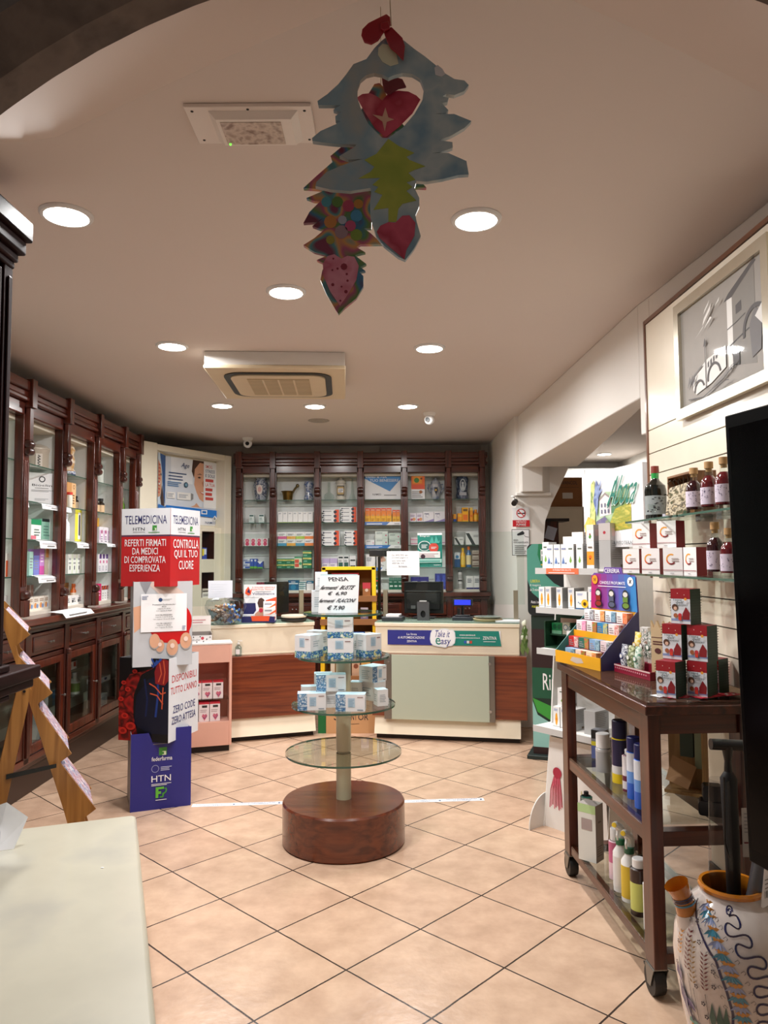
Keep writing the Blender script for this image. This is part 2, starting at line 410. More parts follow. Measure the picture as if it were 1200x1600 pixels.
# ================================================================ CEILING FITTINGS
EMI = mat('fff6ea', .5, emis=22.0)
spots = [((104, 335), 'round ceiling downlight nearest the dark cabinet on the left'),
         ((744, 342), 'round ceiling downlight just right of the hanging painted trees'),
         ((447, 455), 'round ceiling downlight left of the strawberry-coloured hanging heart'),
         ((269, 540), 'round ceiling downlight just left of the ceiling air conditioner'),
         ((671, 543), 'round ceiling downlight right of the air conditioner, middle row'),
         ((347, 633), 'leftmost of three round downlights in the rear row'),
         ((492, 634), 'middle of three round downlights in the rear row'),
         ((637, 634), 'rightmost of three round downlights in the rear row'),
         ((944, 709), 'round ceiling downlight in the side room behind the arch')]
def lamp(parent, p, watts, name='bulb'):
    l = bpy.data.lights.new(name, 'AREA'); l.shape = 'DISK'; l.size = .15; l.energy = watts; l.color = LAMP_COL; l.spread = math.radians(172)
    o = bpy.data.objects.new(name, l); C.objects.link(o); o.parent = parent; o.location = p; return o
first = None
for i, (px, label) in enumerate(spots):
    p = gz(px[0], px[1], CEIL)
    if first is None:
        t = E('ceiling_downlight', label, 'ceiling light', p, 0, 'recessed downlights')
        M().lathe([(.077, -.001), (.079, -.012), (.090, -.011), (.096, -.004), (.096, -.0005)], mat('dcdcdc', .4), 32).ob('trim_ring', t)
        M().lathe([(.077, -.003), (.074, -.010), (.05, -.014), (.001, -.015)], EMI, 32).ob('diffuser', t)
        lamp(t, (0, 0, -.018), LAMP_W); first = t
    else: dup(first, p, 0, label)
# air conditioner
a0, a1 = gz(318, 548, CEIL), gz(540, 550, CEIL)
rz = math.atan2(a1.y - a0.y, a1.x - a0.x); Wd = (a1 - a0).length
t = E('air_conditioner', 'square cream ceiling cassette air conditioner with black air slot', 'air conditioner', (a0.x, a0.y, CEIL), rz)
bbox('housing', t, .005, Wd - .005, .0, Wd, -.085, -.0005, mat('dedbd6', .5), .004)
CRM = mat('d8c6a6', .45)
bbox('panel', t, 0, Wd, -.005, Wd, -.108, -.0855, CRM, .006)
def rr(x0, x1, y0, y1, r, n=6):
    return [(cx_ + r * math.cos(math.radians(a)), cy_ + r * math.sin(math.radians(a))) for cx_, cy_, s in ((x1 - r, y1 - r, 0), (x0 + r, y1 - r, 90), (x0 + r, y0 + r, 180), (x1 - r, y0 + r, 270)) for a in [s + 90 * k / n for k in range(n + 1)]]
q = Wd / 2
m = M().prism(rr(q - .345, q + .345, q - .345, q + .345, .12), -.114, -.1085, mat('16130f', .4), 'z', [rr(q - .305, q + .305, q - .305, q + .305, .09)[::-1]])
m.ob('air_slot', t, sm=0)
M().prism(rr(q - .303, q + .303, q - .303, q + .303, .09), -.121, -.1085, CRM, 'z').ob('cover', t, sm=0)
m = M().bx(q - .2, q + .2, q - .22, q + .22, -.124, -.1215, mat('a89878', .6))
for k in range(21): m.bx(q - .2, q + .2, q - .22 + k * .022, q - .214 + k * .022, -.1255, -.124, CRM)
for k in (-.1, 0, .1): m.bx(q + k - .006, q + k + .006, q - .22, q + .22, -.126, -.124, CRM)
m.ob('intake_grille', t, sm=0)
# emergency light
p = [gz(286, 161, CEIL), gz(485, 156, CEIL), gz(313, 216, CEIL)]
t = E('emergency_light', 'flat white rectangular emergency light screwed to the ceiling', 'emergency light', (p[0].x, p[0].y, CEIL))
w_, d_ = p[1].x - p[0].x, p[2].y - p[0].y + .01
m = M().bx(0, w_, 0, d_, -.012, -.0005, mat('e4dcd6', .5))
for x, y in ((.02, .02), (w_ - .02, .02), (.02, d_ - .02), (w_ - .02, d_ - .02), (w_ / 2, .012), (w_ / 2, d_ - .012)): m.lathe([(.0045, 0), (.0045, -.002), (.0001, -.002)], BLACK, 8, (x, y, -.012))
m.ob('mounting_plate', t, bev=.002)
m = M(); x0, x1, y0, y1 = .085, w_ - .06, .028, d_ - .025
m.add([(x0 - .02, y0 - .01, -.0122), (x1 + .02, y0 - .01, -.0122), (x1 + .02, y1 + .01, -.0122), (x0 - .02, y1 + .01, -.0122), (x0, y0, -.032), (x1, y0, -.032), (x1, y1, -.032), (x0, y1, -.032)],
      [(0, 1, 5, 4), (1, 2, 6, 5), (2, 3, 7, 6), (3, 0, 4, 7), (4, 5, 6, 7)], mat('e9e3dd', .5)); m.ob('lamp_housing', t)
bbox('lens', t, x0 + .01, x1 - .03, y0 + .012, y1 - .008, -.0345, -.0322, mix(['a89a90', 'cfc4ba', '8f8078'], 30, .12, detail=2))
M().ball((x0 + .018, y1 - .012, -.036), .0032, mat('58d63a', .4, emis=3.)).ob('indicator', t)
# speaker grille and two camera domes
t = tag(M().lathe([(.001, -.008), (.085, -.008), (.1, -.003), (.1, -.0005)], mix(['b5ada5', '8f8881'], 160, .7)).ob('ceiling_speaker', None, tuple(gz(498, 657, CEIL))), 'small round grille of a speaker between the rear downlights', 'speaker')
for (px, py, yaw, lab) in ((671, 645, -.5, 'white dome camera on the ceiling above the right counter'), (387, 684, .1, 'white dome camera on the ceiling above the left back corner')):
    p = gz(px, py, CEIL); t = E('security_camera', lab, 'security camera', tuple(p), yaw, 'ceiling dome cameras')
    M().lathe([(.001, -.03), (.045, -.03), (.055, -.012), (.055, -.0005)], WHITE).ob('base', t)
    M().ball((0, 0, -.062), .046, mat('f0f0f0', .3)).ob('turret', t)
    m = M().lathe([(.02, 0), (.021, -.008), (.0001, -.008)], BLACK, 14, (0, -.039, -.068), 'y'); m.ob('camera_lens', t)
# ================================================================ WALL CABINETS
LIN = mat('e4e6e3', .55)
def wall_cabinet(t, L, cols, depth, zshelf, nose, front_drawers=True):
    """local x along the front, front face of the columns at y=0, body behind (+y); cols: column centres"""
    x0, x1 = cols[0] - .04, cols[-1] + .04
    # cornice
    m = M().bx(x0 - .02, x1 + .02, -.03, .10, 2.585, 2.65, MAH('x')).bx(x0 - .01, x1 + .01, -.018, .09, 2.545, 2.585, MAH('x')).bx(x0 - .02, x1 + .02, -.028, .09, 2.515, 2.545, MAH('x')).bx(x0, x1, 0, .06, 2.43, 2.515, MAH('x'))
    m.ob('cornice', t, bev=.008)
    # upper carcass
    m = M().bx(x0, x1, depth - .03, depth, 1.13, 2.60, LIN).bx(x0, x0 + .02, .06, depth, 1.13, 2.6, LIN).bx(x1 - .02, x1, .06, depth, 1.13, 2.6, LIN)
    m.bx(x0, x1, .06, depth, 2.40, 2.43, mat('cfc6b4', .6)).bx(x0, x1, .06, depth, 1.13, 1.155, mat('e4ddd0', .5))
    for c in cols[1:-1]: m.bx(c - .012, c + .012, .06, depth - .03, 1.155, 2.4, LIN)
    m.ob('carcass', t, sm=0)
    # columns with capital blocks and turned rings
    for c in cols:
        m = M().bx(c - .039, c + .039, 0, .06, 1.14, 2.5, MAH())
        for dx in (-.022, 0, .022): m.bx(c + dx - .007, c + dx + .007, -.008, 0, 1.33, 2.14, MAH())
        m.bx(c - .032, c + .032, -.05, .06, 2.48, 2.665, MAH()).bx(c - .024, c + .024, -.032, 0, 2.27, 2.48, MAH())
        for k in (2.245, 2.2): m.lathe([(.001, -.034), (.024, -.03), (.03, 0), (.024, .03), (.001, .034)], MAHD(), 12, (c, -.02, k), 'x')
        m.lathe([(.001, -.034), (.026, -.03), (.032, 0), (.026, .03), (.001, .034)], MAHD(), 12, (c, -.015, 1.275), 'x')
        m.bx(c - .034, c + .034, -.03, 0, 1.14, 1.245, MAH())
        m.ob('column', t, bev=.003)
    for a, b in zip(cols[:-1], cols[1:]):
        for z in zshelf:
            m = M().bx(a + .013, b - .013, .062, depth - .035, z - .007, z, GLS).bx(a + .013, b - .013, .060, .0625, z - .007, z, GEDGE)
            m.ob('glass_shelf', t, sm=0)
    # ledge and lower body
    m = M().bx(x0 - .03, x1 + .03, -.10, .08, 1.085, 1.13, MAH('x')).bx(x0 - .015, x1 + .015, -.075, .06, 1.055, 1.085, MAHD('x'))
    m.ob('ledge', t, bev=.008)
    dl = depth + .02
    m = M().bx(x0, x1, -.03, dl, .22, .245, MAHD('x')).bx(x0, x1, dl - .03, dl, .22, 1.06, mat('c9c4b6', .6)).bx(x0, x1, -.03, dl, .845, .875, MAHD('x'))
    m.bx(x0, x1, -.03, 0, 1.03, 1.06, MAHD('x'))
    for c in cols: m.bx(c - .035, c + .035, -.045, .02, .22, 1.06, MAHD()).bx(c - .02, c + .02, -.06, -.045, .26, .84, MAHD()).lathe([(.001, -.02), (.022, -.015), (.026, 0), (.022, .015), (.001, .02)], MAHD(), 12, (c, -.05, .86))
    m.bx(x0, x1, -.045, .0, .215, .255, MAH('x')).bx(x0, x1, .0, .03, .0, .22, mat('33211a', .4)).bx(x0, x1, -.015, .0, .175, .215, MAHD('x'))
    m.bx(x0, x1, .1, dl - .03, .445, .452, GLS).bx(x0, x1, .12, dl - .03, .645, .652, GLS)
    m.ob('lower_body', t, bev=.004)
    for a, b in zip(cols[:-1], cols[1:]):
        m = M().bx(a + .037, b - .037, -.038, -.005, .885, 1.025, MAH('x')).bx(a + .07, b - .07, -.046, -.038, .905, 1.005, MAHD('x'))
        d = m.ob('drawer', t, bev=.004); c = (a + b) / 2
        for dx in (-.02, .02): M().lathe([(.004, 0), (.004, -.012), (.010, -.018), (.008, -.026), (.001, -.028)], STEEL, 10, (c + dx, -.046, .955), 'y').ob('knob', d)
        m = M(); X0, X1, Z0, Z1 = a + .037, b - .037, .262, .842
        for r in ((X0, X0 + .05, Z0, Z1), (X1 - .05, X1, Z0, Z1), (X0 + .05, X1 - .05, Z0, Z0 + .06), (X0 + .05, X1 - .05, Z1 - .05, Z1)): m.bx(r[0], r[1], -.04, -.012, r[2], r[3], MAH())
        d = m.ob('door', t, bev=.004)
        bbox('pane', d, X0 + .05, X1 - .05, -.028, -.024, Z0 + .06, Z1 - .05, CLEAR)
        M().lathe([(.004, 0), (.004, -.012), (.010, -.018), (.008, -.026), (.001, -.028)], STEEL, 10, (X1 - .022, -.04, .56), 'y').ob('knob', d)
ZS = (1.395, 1.64, 1.895, 2.145)
# left wall cabinet: front faces +X, local x runs with +Y
lc = [3.57, 4.14, 4.705, 5.275, 5.85, 6.42, 6.83]
t = E('wall_cabinet', 'long mahogany wall cabinet with columns and glass shelves on the left wall', 'cabinet', (-2.30, 0, 0), PI / 2)
wall_cabinet(t, None, lc, .38, ZS, 0)
bbox('back_band', t, 3.6, 6.8, .335, .349, 2.37, 2.399, mat('c9bca6', .6))
bc = [-1.578, -1.21, -.725, -.255, .223, .704, 1.07]
t = E('wall_cabinet', 'mahogany wall cabinet with seven columns and glass shelves behind the counters', 'cabinet', (0, 8.0, 0), 0)
wall_cabinet(t, None, bc, .28, ZS, 0)
# near cabinet behind the arch on the left: only its far end shows
t = E('side_cabinet', 'near dark mahogany cabinet with stepped cornice at the left picture edge', 'cabinet', (-1.24, 2.20, 0), PI / 2)
DK = lambda a='z': wood('150909', '2a1414', a, .5, .0)
for q in 'xz': DK(q).node_tree.nodes['Principled BSDF'].inputs['Specular IOR Level'].default_value = .08
m = M().bx(0, .26, -.045, .40, 2.58, 2.65, DK('x')).bx(0, .245, -.03, .40, 2.53, 2.58, DK('x')).bx(0, .23, -.012, .40, 2.50, 2.53, DK('x')).bx(0, .222, -.004, .40, 2.475, 2.50, DK('x'))
m.ob('cornice', t, bev=.008)
m = M().bx(.16, .215, 0, .40, 1.16, 2.475, DK()).bx(0, .16, .02, .40, 1.16, 2.475, DK()).bx(.12, .135, -.006, .02, 1.2, 2.45, DK()).bx(.175, .20, -.008, 0, 1.2, 2.44, DK())
m.ob('upper_body', t, bev=.005)
m = M().bx(0, .42, -.03, .40, 1.09, 1.135, DK('x')).bx(0, .40, -.015, .40, 1.06, 1.09, DK('x')).bx(0, .24, -.012, .40, 1.135, 1.16, DK('x')).bx(0, .25, -.008, .40, 1.04, 1.06, DK('x'))
m.ob('ledge', t, bev=.006)
m = M().bx(0, .30, .13, .40, 0, 1.06, DK()).bx(0, .33, .075, .40, .82, .86, DK('x')).bx(0, .32, .085, .40, .86, .89, DK('x'))
m.ob('lower_body', t, bev=.005)
# white corner unit between the two cabinets
A, B = V((-2.30, 6.92)), V((-1.66, 7.98)); d = B - A; W = d.length
t = E('corner_cabinet', 'cream corner cabinet with poster recess and small dark niches', 'cabinet', (A.x, A.y, 0), math.atan2(d.y, d.x))
CR = mat('e9e1cd', .45)
m = M().bx(0, .20, 0, .30, 0, 2.63, CR).bx(W - .10, W, 0, .30, 0, 2.62, CR).bx(.20, W - .10, 0, .30, 2.56, 2.62, CR).bx(.20, W - .10, .28, .30, 0, 2.56, CR)
m.prism([(.20, 0), (.42, .14), (.42, .28), (.20, .28)], 1.83, 2.56, CR, 'z').bx(.42, W - .10, .14, .28, 1.83, 2.56, CR)
x0, x1 = W - .38, W - .20
m.bx(.20, x0, .05, .28, 0, 1.83, CR).bx(x1, W - .10, .05, .28, 0, 1.83, CR)
zz = [0, 1.10, 1.36, 1.50, 1.79, 1.83]
for a, b in ((0, 1.10), (1.36, 1.50), (1.79, 1.83)): m.bx(x0, x1, .05, .28, a, b, CR)
m.bx(x0, x1, .27, .279, 1.1, 1.8, mat('2c1512', .5)); m.ob('body', t, bev=.006)
m = M().bx(x0 + .001, x0 + .006, .052, .27, 1.101, 1.359, MAHD()).bx(x1 - .006, x1 - .001, .052, .27, 1.101, 1.359, MAHD()).bx(x0 + .001, x0 + .006, .052, .27, 1.501, 1.789, MAHD()).bx(x1 - .006, x1 - .001, .052, .27, 1.501, 1.789, MAHD())
m.ob('niche_lining', t, sm=0)
# beauty poster on the recess (two bends)
po = E('advertising_poster', 'blue and white skincare poster with smiling face in the cream corner cabinet', 'poster', (A.x, A.y, 0), math.atan2(d.y, d.x))
m = M(); PW = W - .10 - .42 - .005
m.bx(.425, W - .105, .133, .137, 1.86, 2.54, PAPER)
f = m.face((.425, .133, 1.86), (1, 0, 0), (0, 0, 1), PW, .68)
SK = mat('d9a383', .6); SKD = mat('c08466', .6); HR = mat('4b3226', .6); BL = mat('1f78d0', .5); NV = mat('2b4a7a', .6); RED = mat('c94a44', .6)
f.rect(0, .2, 1, 1, mat('d7dde6', .5)).rect(.1, .62, .52, 1, mat('eef1f5', .5))
f.poly([(.66, .28), (.60, .34), (.56, .30), (.48, .27), (.74, .27)], SK)
f.poly([(.53, 1), (.52, .86), (.56, .72), (.55, .62), (.60, .50), (.66, .40), (.74, .36), (.74, 1)], SK).poly([(.52, 1), (.50, .82), (.545, .72), (.56, .86), (.66, .97), (.74, .965), (.74, 1)], HR)
f.poly([(.60, .775), (.66, .80), (.715, .785), (.66, .785)], HR).poly([(.615, .735), (.65, .752), (.69, .735), (.65, .722)], mat('2a1c18', .5)).poly([(.70, .66), (.725, .60), (.74, .60), (.74, .70)], SKD)
f.poly([(.655, .52), (.70, .485), (.74, .475), (.74, .515), (.70, .51)], mat('c4453c', .4)).poly([(.675, .512), (.71, .495), (.74, .492), (.74, .512)], WHITE)
f.rect(.74, .27, 1, 1, mat('efeff0', .5))
for k, s in enumerate(('SMOG', 'STRESS', 'E SOLE', '', 'LA TUA', '', '', '')):
    y = .90 - k * .072
    if s: f.text(s, .77, y, .77 + .028 * len(s) + .03, y + .05, NV if k in (1, 2) else RED)
    else: f.lines(.77, y, .95, y + .05, 1, RED, .9, k)
f.text('Age', .29, .84, .44, .93, NV, .2); f.lines(.05, .66, .40, .80, 3, NV, .3).lines(.03, .56, .30, .64, 3, mat('5b86b5', .6), .5)
f.disc(.38, .60, .028, mat('27465e', .4)).disc(.38, .60, .018, mat('7ba0b5', .4))
f.rect(.02, .38, .17, .47, WHITE).rect(.21, .37, .47, .48, WHITE).poly([(.47, .37), (.52, .39), (.52, .47), (.47, .48)], GREY).lines(.03, .40, .15, .46, 3, NV, .3).lines(.24, .40, .42, .46, 3, NV, .3)
f.poly([(0, .27), (1, .24), (1, .12), (0, .17)], BL).lines(.10, .185, .62, .215, 1, PAPER, .5); f.rect(.68, .17, .80, .235, PAPER).rect(.70, .185, .78, .22, BL)
f.poly([(.91, .11), (.96, .16), (1, .12), (1, .11), (.95, .06)], PAPER).poly([(.925, .11), (.955, .14), (.985, .11), (.955, .08)], GREY).text('NAMED', .76, .025, .98, .06, NV)
m.ob('print', po, sm=0)
a, b = V((.203, -.002 + .0, 0)), V((.42, .136, 0)); dd = (b - a); ln = dd.length
m = M(); nn = V((dd.y, -dd.x, 0)).normalized() * .006
m.add([a + nn + V((0, 0, 1.86)), b + nn + V((0, 0, 1.86)), b + nn + V((0, 0, 2.54)), a + nn + V((0, 0, 2.54)), a + nn * .3 + V((0, 0, 1.86)), b + nn * .3 + V((0, 0, 1.86)), b + nn * .3 + V((0, 0, 2.54)), a + nn * .3 + V((0, 0, 2.54))], [(0, 1, 2, 3), (7, 6, 5, 4), (0, 4, 5, 1), (3, 2, 6, 7)], PAPER)
f = m.face(a + nn + V((0, 0, 1.86)), dd, (0, 0, 1), ln, .68)
f.rect(0, .2, 1, 1, mat('cfe0ee', .5)).poly([(.25, 1), (.3, .93), (.55, .75), (.6, .6), (.75, .4), (.9, .3), (1, .28), (1, 1)], mat('245a9c', .5))
f.poly([(0, .36), (.3, .38), (.45, .48), (.5, .6), (.45, .75), (.3, .84), (0, .9)], SK).poly([(.32, .36), (.55, .55), (.75, .4), (.9, .26), (.5, .22)], HR)
f.poly([(.1, .52), (.3, .56), (.32, .6), (.1, .58)], WHITE).poly([(.28, .70), (.4, .72), (.46, .69), (.36, .68)], mat('2a1c18', .5))
for k in range(9): f.lines(.02, .42 + k * .05, .25, .45 + k * .05, 1, RED, .6, k)
f.poly([(0, .26), (1, .24), (1, .13), (0, .08)], BL)
m.ob('folded_wing', po, sm=0, norm=False)

# ================================================================ GOODS ON THE BACK SHELVES
YB = 8.085
def bx_(p): return at(p, 800, YB).x
def bz_(py): return at(565, py, YB).z
def shelf(i): return (1.1555, 1.3955, 1.6405, 1.8955, 2.1455)[i]
def brow(key, i, x0, x1, n, ytop, body, items, desc, where, rows=1, cat='medicine box', grp=None, d=.09, gap=.003, dz=0):
    """n packs side by side (pixel x0..x1), rows high, on back shelf i"""
    X0, X1 = bx_(x0), bx_(x1); wd = (X1 - X0) / n; z = shelf(i); h = (bz_(ytop) - z) / rows
    for r in range(rows):
        for k in range(n):
            tier = '' if rows == 1 else ('bottom row, ' if r == 0 else ('top row, ' if r == rows - 1 else 'row %s, ' % NUM[r + 1]))
            pack(key, wd - gap, d, h - .0006, body, items, (X0 + wd * (k + .5), YB + d / 2, z + r * h), 0, (nth(k, n) + desc + ', ' + tier + where).strip(), cat, grp)
W_ = 'f1f1f0'
T3 = [('l', .12, .55, .8, .85, 3, '6a7684')]
# bay one
brow('tealw', 2 + 1, 389, 397, 1, 803, 'dfe9e6', [('r', 0, 0, 1, .18, 'b5c9c2'), ('r', .1, .78, .9, .95, '2f5a58'), ('l', .1, .3, .8, .7, 3, '7c9a94')], 'left pale green carton', 'alone in the leftmost back bay')
brow('tealw', 3, 404, 413, 1, 803, 'dfe9e6', [('r', 0, 0, 1, .18, 'b5c9c2'), ('r', .1, .78, .9, .95, '2f5a58'), ('l', .1, .3, .8, .7, 3, '7c9a94')], 'right pale green carton', 'alone in the leftmost back bay')
brow('pinkd', 2, 382, 419, 4, 840, 'f3e7ea', [('d', .5, .68, .34, 'd9486e'), ('d', .5, .28, .34, 'd9486e'), ('l', .25, .62, .8, .74, 2, 'f6e8ec')], 'white box with two pink discs', 'leftmost back bay', 1)
brow('bluem', 1, 380, 391, 1, 872, 'dfe6f2', [('r', 0, .5, 1, .58, '2b4fa0'), ('r', .3, .06, 1, .4, '2f58b8'), ('l', .1, .62, .8, .9, 2, '2b4fa0')], 'white and blue carton', 'left of the blue boxes, leftmost back bay', 2)
brow('blueb', 1, 391, 402, 2, 872, '2f58b8', [('d', .5, .82, .3, 'dfe6f6'), ('r', 0, 0, 1, .22, '69b53f')], 'bright blue box with green foot', 'leftmost back bay')
brow('blueb2', 1, 402, 411, 1, 876, '2a4cae', [('p', [(0, 1), (.5, .6), (1, 1)], 'eef2fa'), ('r', 0, 0, 1, .2, '5aa53f')], 'short blue box with white peak', 'right end, leftmost back bay')
brow('crims', 0, 401, 417, 2, 909, '8e1f3f', [('r', .1, .3, .9, .6, 'c9607c')], 'dark crimson box', 'bottom shelf of the leftmost back bay')
# bay two
brow('whitetall', 3, 434, 489, 7, 799, 'f3f3f1', [('l', .15, .8, .8, .92, 2, '44536b'), ('r', 0, 0, 1, .05, '9fb83f')], 'tall plain white carton', 'second back bay')
for k, c in enumerate(('e26a9c', 'f0b04a', 'b7cf45', 'ee8a45')):
    for r, c2 in enumerate((('4f9dc0', 'f0b04a', '4f9dc0', 'ee8a45')[k], c)):
        X0, X1 = bx_(434), bx_(490); wd = (X1 - X0) / 4; h = (bz_(831) - shelf(2)) / 2
        pack('half' + c2, wd - .003, .09, h - .001, W_, [('r', 0, 0, 1, .42, c2), ('l', .1, .55, .85, .85, 2, '3c4a5c')], (X0 + wd * (k + .5), YB + .045, shelf(2) + r * h), 0,
             '%s%s-footed white carton, %s row, second back bay' % (nth(k, 4), {'e26a9c': 'pink', 'f0b04a': 'yellow', 'b7cf45': 'lime', 'ee8a45': 'orange', '4f9dc0': 'blue'}[c2], 'top' if r else 'bottom'), 'medicine box')
GRN = [('r', 0, .52, 1, .78, 'e6dc7a'), ('r', 0, .9, 1, 1, '3f9a72'), ('l', .1, .58, .8, .72, 1, '2a6b4c'), ('r', .1, .12, .5, .3, '7fc0a0')]
brow('green', 1, 433, 447, 1, 872, '12734c', GRN, 'leftmost green and yellow carton', 'green stacks in the second back bay', 2)
brow('green', 1, 447, 460, 1, 872, '12734c', GRN, 'second green and yellow carton from the left', 'second back bay', 2)
brow('greenr', 1, 460, 472, 1, 869, 'dfe6c0', [('r', .05, .45, .6, .75, 'e2553a'), ('r', .05, .1, .6, .4, 'e2553a'), ('r', 0, .86, 1, 1, '3a9a70'), ('d', .8, .4, .2, '3a9a70')], 'cream carton with red squares', 'between green stacks in the second back bay')
brow('green', 1, 473, 487, 1, 860, '12734c', GRN, 'rightmost green and yellow carton', 'second back bay', 3)
brow('tealbox', 0, 434, 449, 1, 912, '1d6f86', [('r', 0, 0, 1, .3, 'dfe9ea'), ('l', .1, .5, .8, .8, 2, 'cfe3e8')], 'low teal carton', 'left end, bottom shelf of the second back bay')
brow('tealbig', 0, 450, 467, 1, 906, '1a5f88', [('r', .05, .62, .95, .72, 'e8eef2'), ('l', .3, .8, .7, .95, 1, 'e8eef2'), ('d', .5, .3, .25, '2f83ac')], 'deep blue carton with white stripe', 'bottom shelf of the second back bay')
brow('tealw2', 0, 467, 478, 1, 909, 'e6eeee', [('r', 0, .78, 1, 1, '1d7f86'), ('r', 0, .3, 1, .45, '1d7f86'), ('l', .1, .5, .8, .7, 1, '3a5a6a')], 'white carton with teal bands', 'bottom shelf of the second back bay', 2)
brow('tealw3', 0, 479, 490, 1, 907, 'eef0ee', [('r', 0, .72, 1, 1, '1f6f90'), ('l', .15, .8, .85, .95, 1, 'eef0ee')], 'white carton with blue header', 'right end, bottom shelf of the second back bay')
# bay three: white cartons with orange corner
FLU = [('p', [(0, 0), (.18, 0), (0, .35)], '1d1d22'), ('p', [(.68, 0), (.96, 0), (.96, 1), (.74, 1)], 'e8562c'), ('d', .74, .45, .09, '2d2a3a'), ('l', .12, .55, .62, .8, 1, '3b4453'), ('r', .05, .4, .12, .75, '2b3550'), ('r', .96, 0, 1, 1, 'c9c9cc')]
brow('flu', 3, 503, 531, 1, 796, W_, FLU, 'left white carton with orange end', 'upper pile, third back bay', 3, d=.11)
brow('flu', 3, 532, 558, 1, 792, W_, FLU, 'right white carton with orange end', 'upper pile, third back bay', 4, d=.11)
brow('flu', 2, 503, 531, 1, 829, W_, FLU, 'left white carton with orange end', 'lower pile, third back bay', 3, d=.11)
brow('flu', 2, 538, 559, 1, 829, W_, FLU, 'right white carton with orange end', 'lower pile, third back bay', 3, d=.11)
brow('lilac', 1, 503, 527, 2, 872, 'e7e1ec', [('r', 0, .5, 1, 1, 'c3b2d8'), ('l', .1, .2, .8, .4, 2, '7d6a9c')], 'white and lilac box', 'behind the yellow stand, third back bay')
brow('gpack', 1, 528, 545, 2, 868, 'eceeec', [('r', .1, .05, .9, .45, '2d5c50'), ('r', .1, .78, .9, .92, '2b3a3a'), ('l', .1, .5, .8, .7, 2, '4a5a58')], 'white box with dark green panel', 'third back bay')
brow('gpack2', 1, 546, 556, 1, 868, 'e8eae8', [('r', .1, .55, .9, .68, '2b3a3a'), ('r', .1, .1, .9, .2, '2b3a3a')], 'white box with dark stripes', 'right of the green-panelled boxes, third back bay', 1)
# bay four
ORG = [('r', 0, .45, 1, .8, 'f58a2e'), ('r', 0, .8, 1, 1, 'e8552b'), ('d', .5, .5, .2, 'e8a060'), ('l', .15, .84, .85, .95, 1, 'f8e0c0'), ('l', .15, .1, .8, .3, 2, 'b87818')]
brow('orange', 3, 570, 612, 5, 794, 'f8b825', ORG, 'orange to yellow carton', 'fourth back bay', d=.07)
brow('orange', 3, 613, 625, 2, 797, 'f8b825', ORG, 'shorter orange to yellow carton', 'right end of the fourth back bay', d=.07)
DEV = [('l', .1, .6, .6, .85, 2, '7a8a86'), ('d', .85, .4, .06, 'd0527c'), ('r', 0, .95, 1, 1, 'c2cfc6')]
brow('devw', 2, 571, 585, 1, 843, 'e3e2e2', DEV, 'low pale carton', 'left end, middle of fourth back bay', d=.07)
brow('dev', 2, 586, 606, 1, 830, 'dbe4dc', DEV, 'left pale green carton', 'fourth back bay', 2, d=.07)
brow('dev', 2, 607, 625, 1, 833, 'dbe4dc', DEV, 'right pale green carton', 'fourth back bay', 2, d=.07)
brow('nurs', 1, 571, 586, 1, 866, 'f0f0ee', [('l', .1, .5, .7, .8, 3, '5a6068'), ('p', [(.5, 0), (1, .4), (1, 0)], 'e4e4e4')], 'plain white carton', 'left of the mother-and-baby box, fourth back bay', d=.06)
brow('nurs2', 1, 588, 607, 1, 865, 'f0efee', [('d', .42, .62, .26, 'd09a86'), ('d', .36, .75, .13, '6b4638'), ('d', .62, .55, .14, 'e0b39c'), ('l', .1, .12, .6, .28, 2, '7a7a80')], 'white carton with mother and baby', 'fourth back bay', d=.06)
EFF = [('d', .35, .3, .2, 'eef3ee'), ('d', .7, .3, .2, 'eef3ee'), ('r', 0, .78, 1, 1, '5f8f80'), ('l', .1, .62, .85, .74, 1, 'cfe0d8')]
brow('eff', 0, 577, 591, 2, 903, '175c42', [('d', .4, .35, .25, 'e8efe8'), ('r', 0, .7, 1, .82, 'd84a5a')], 'dark green box with white disc', 'bottom shelf of the fourth back bay')
brow('eff2', 0, 607, 628, 3, 903, '1d6a50', EFF, 'green effervescent box', 'bottom shelf of the fourth back bay')
# bay five
brow('lil2', 3, 640, 661, 2, 802, 'ece6ee', [('d', .65, .3, .25, 'e0a06a'), ('l', .1, .6, .8, .85, 2, '8a6a9a'), ('d', .3, .25, .18, 'c65a78')], 'white and lilac flowered carton', 'left end, fifth back bay')
brow('lil3', 3, 661, 695, 2, 800, 'f0eef2', [('p', [(0, 0), (1, 0), (1, .3), (.5, .12)], '9a8fc0'), ('c', .4, .6, .16, .02, 0, 300, '8a86a8'), ('l', .1, .75, .7, .9, 1, '5a5a78')], 'white and violet swoosh carton', 'fifth back bay')
brow('pinkw', 2, 641, 653, 1, 840, 'efe0e6', [('r', 0, .3, 1, .5, 'e07aa0')], 'white carton with pink band', 'behind the green poster, fifth back bay', 2)
brow('pinkw2', 2, 686, 695, 1, 843, 'efe4ea', [('r', 0, .3, 1, .5, 'c99ab8')], 'small white and mauve carton', 'right of the green poster, fifth back bay')
NVY = [('l', .12, .55, .88, .8, 1, 'eef0fa'), ('r', .05, .12, .95, .2, '4a50b8')]
brow('navy', 0, 641, 669, 2, 902, '2a2c88', NVY, 'low navy box', 'above the monitor, fifth back bay')
brow('navyt', 0, 679, 697, 2, 897, '33389c', [('d', .5, .55, .3, '6a78d8'), ('r', .3, .2, .7, .9, '5060c8')], 'tall violet blue box', 'right end, fifth back bay')
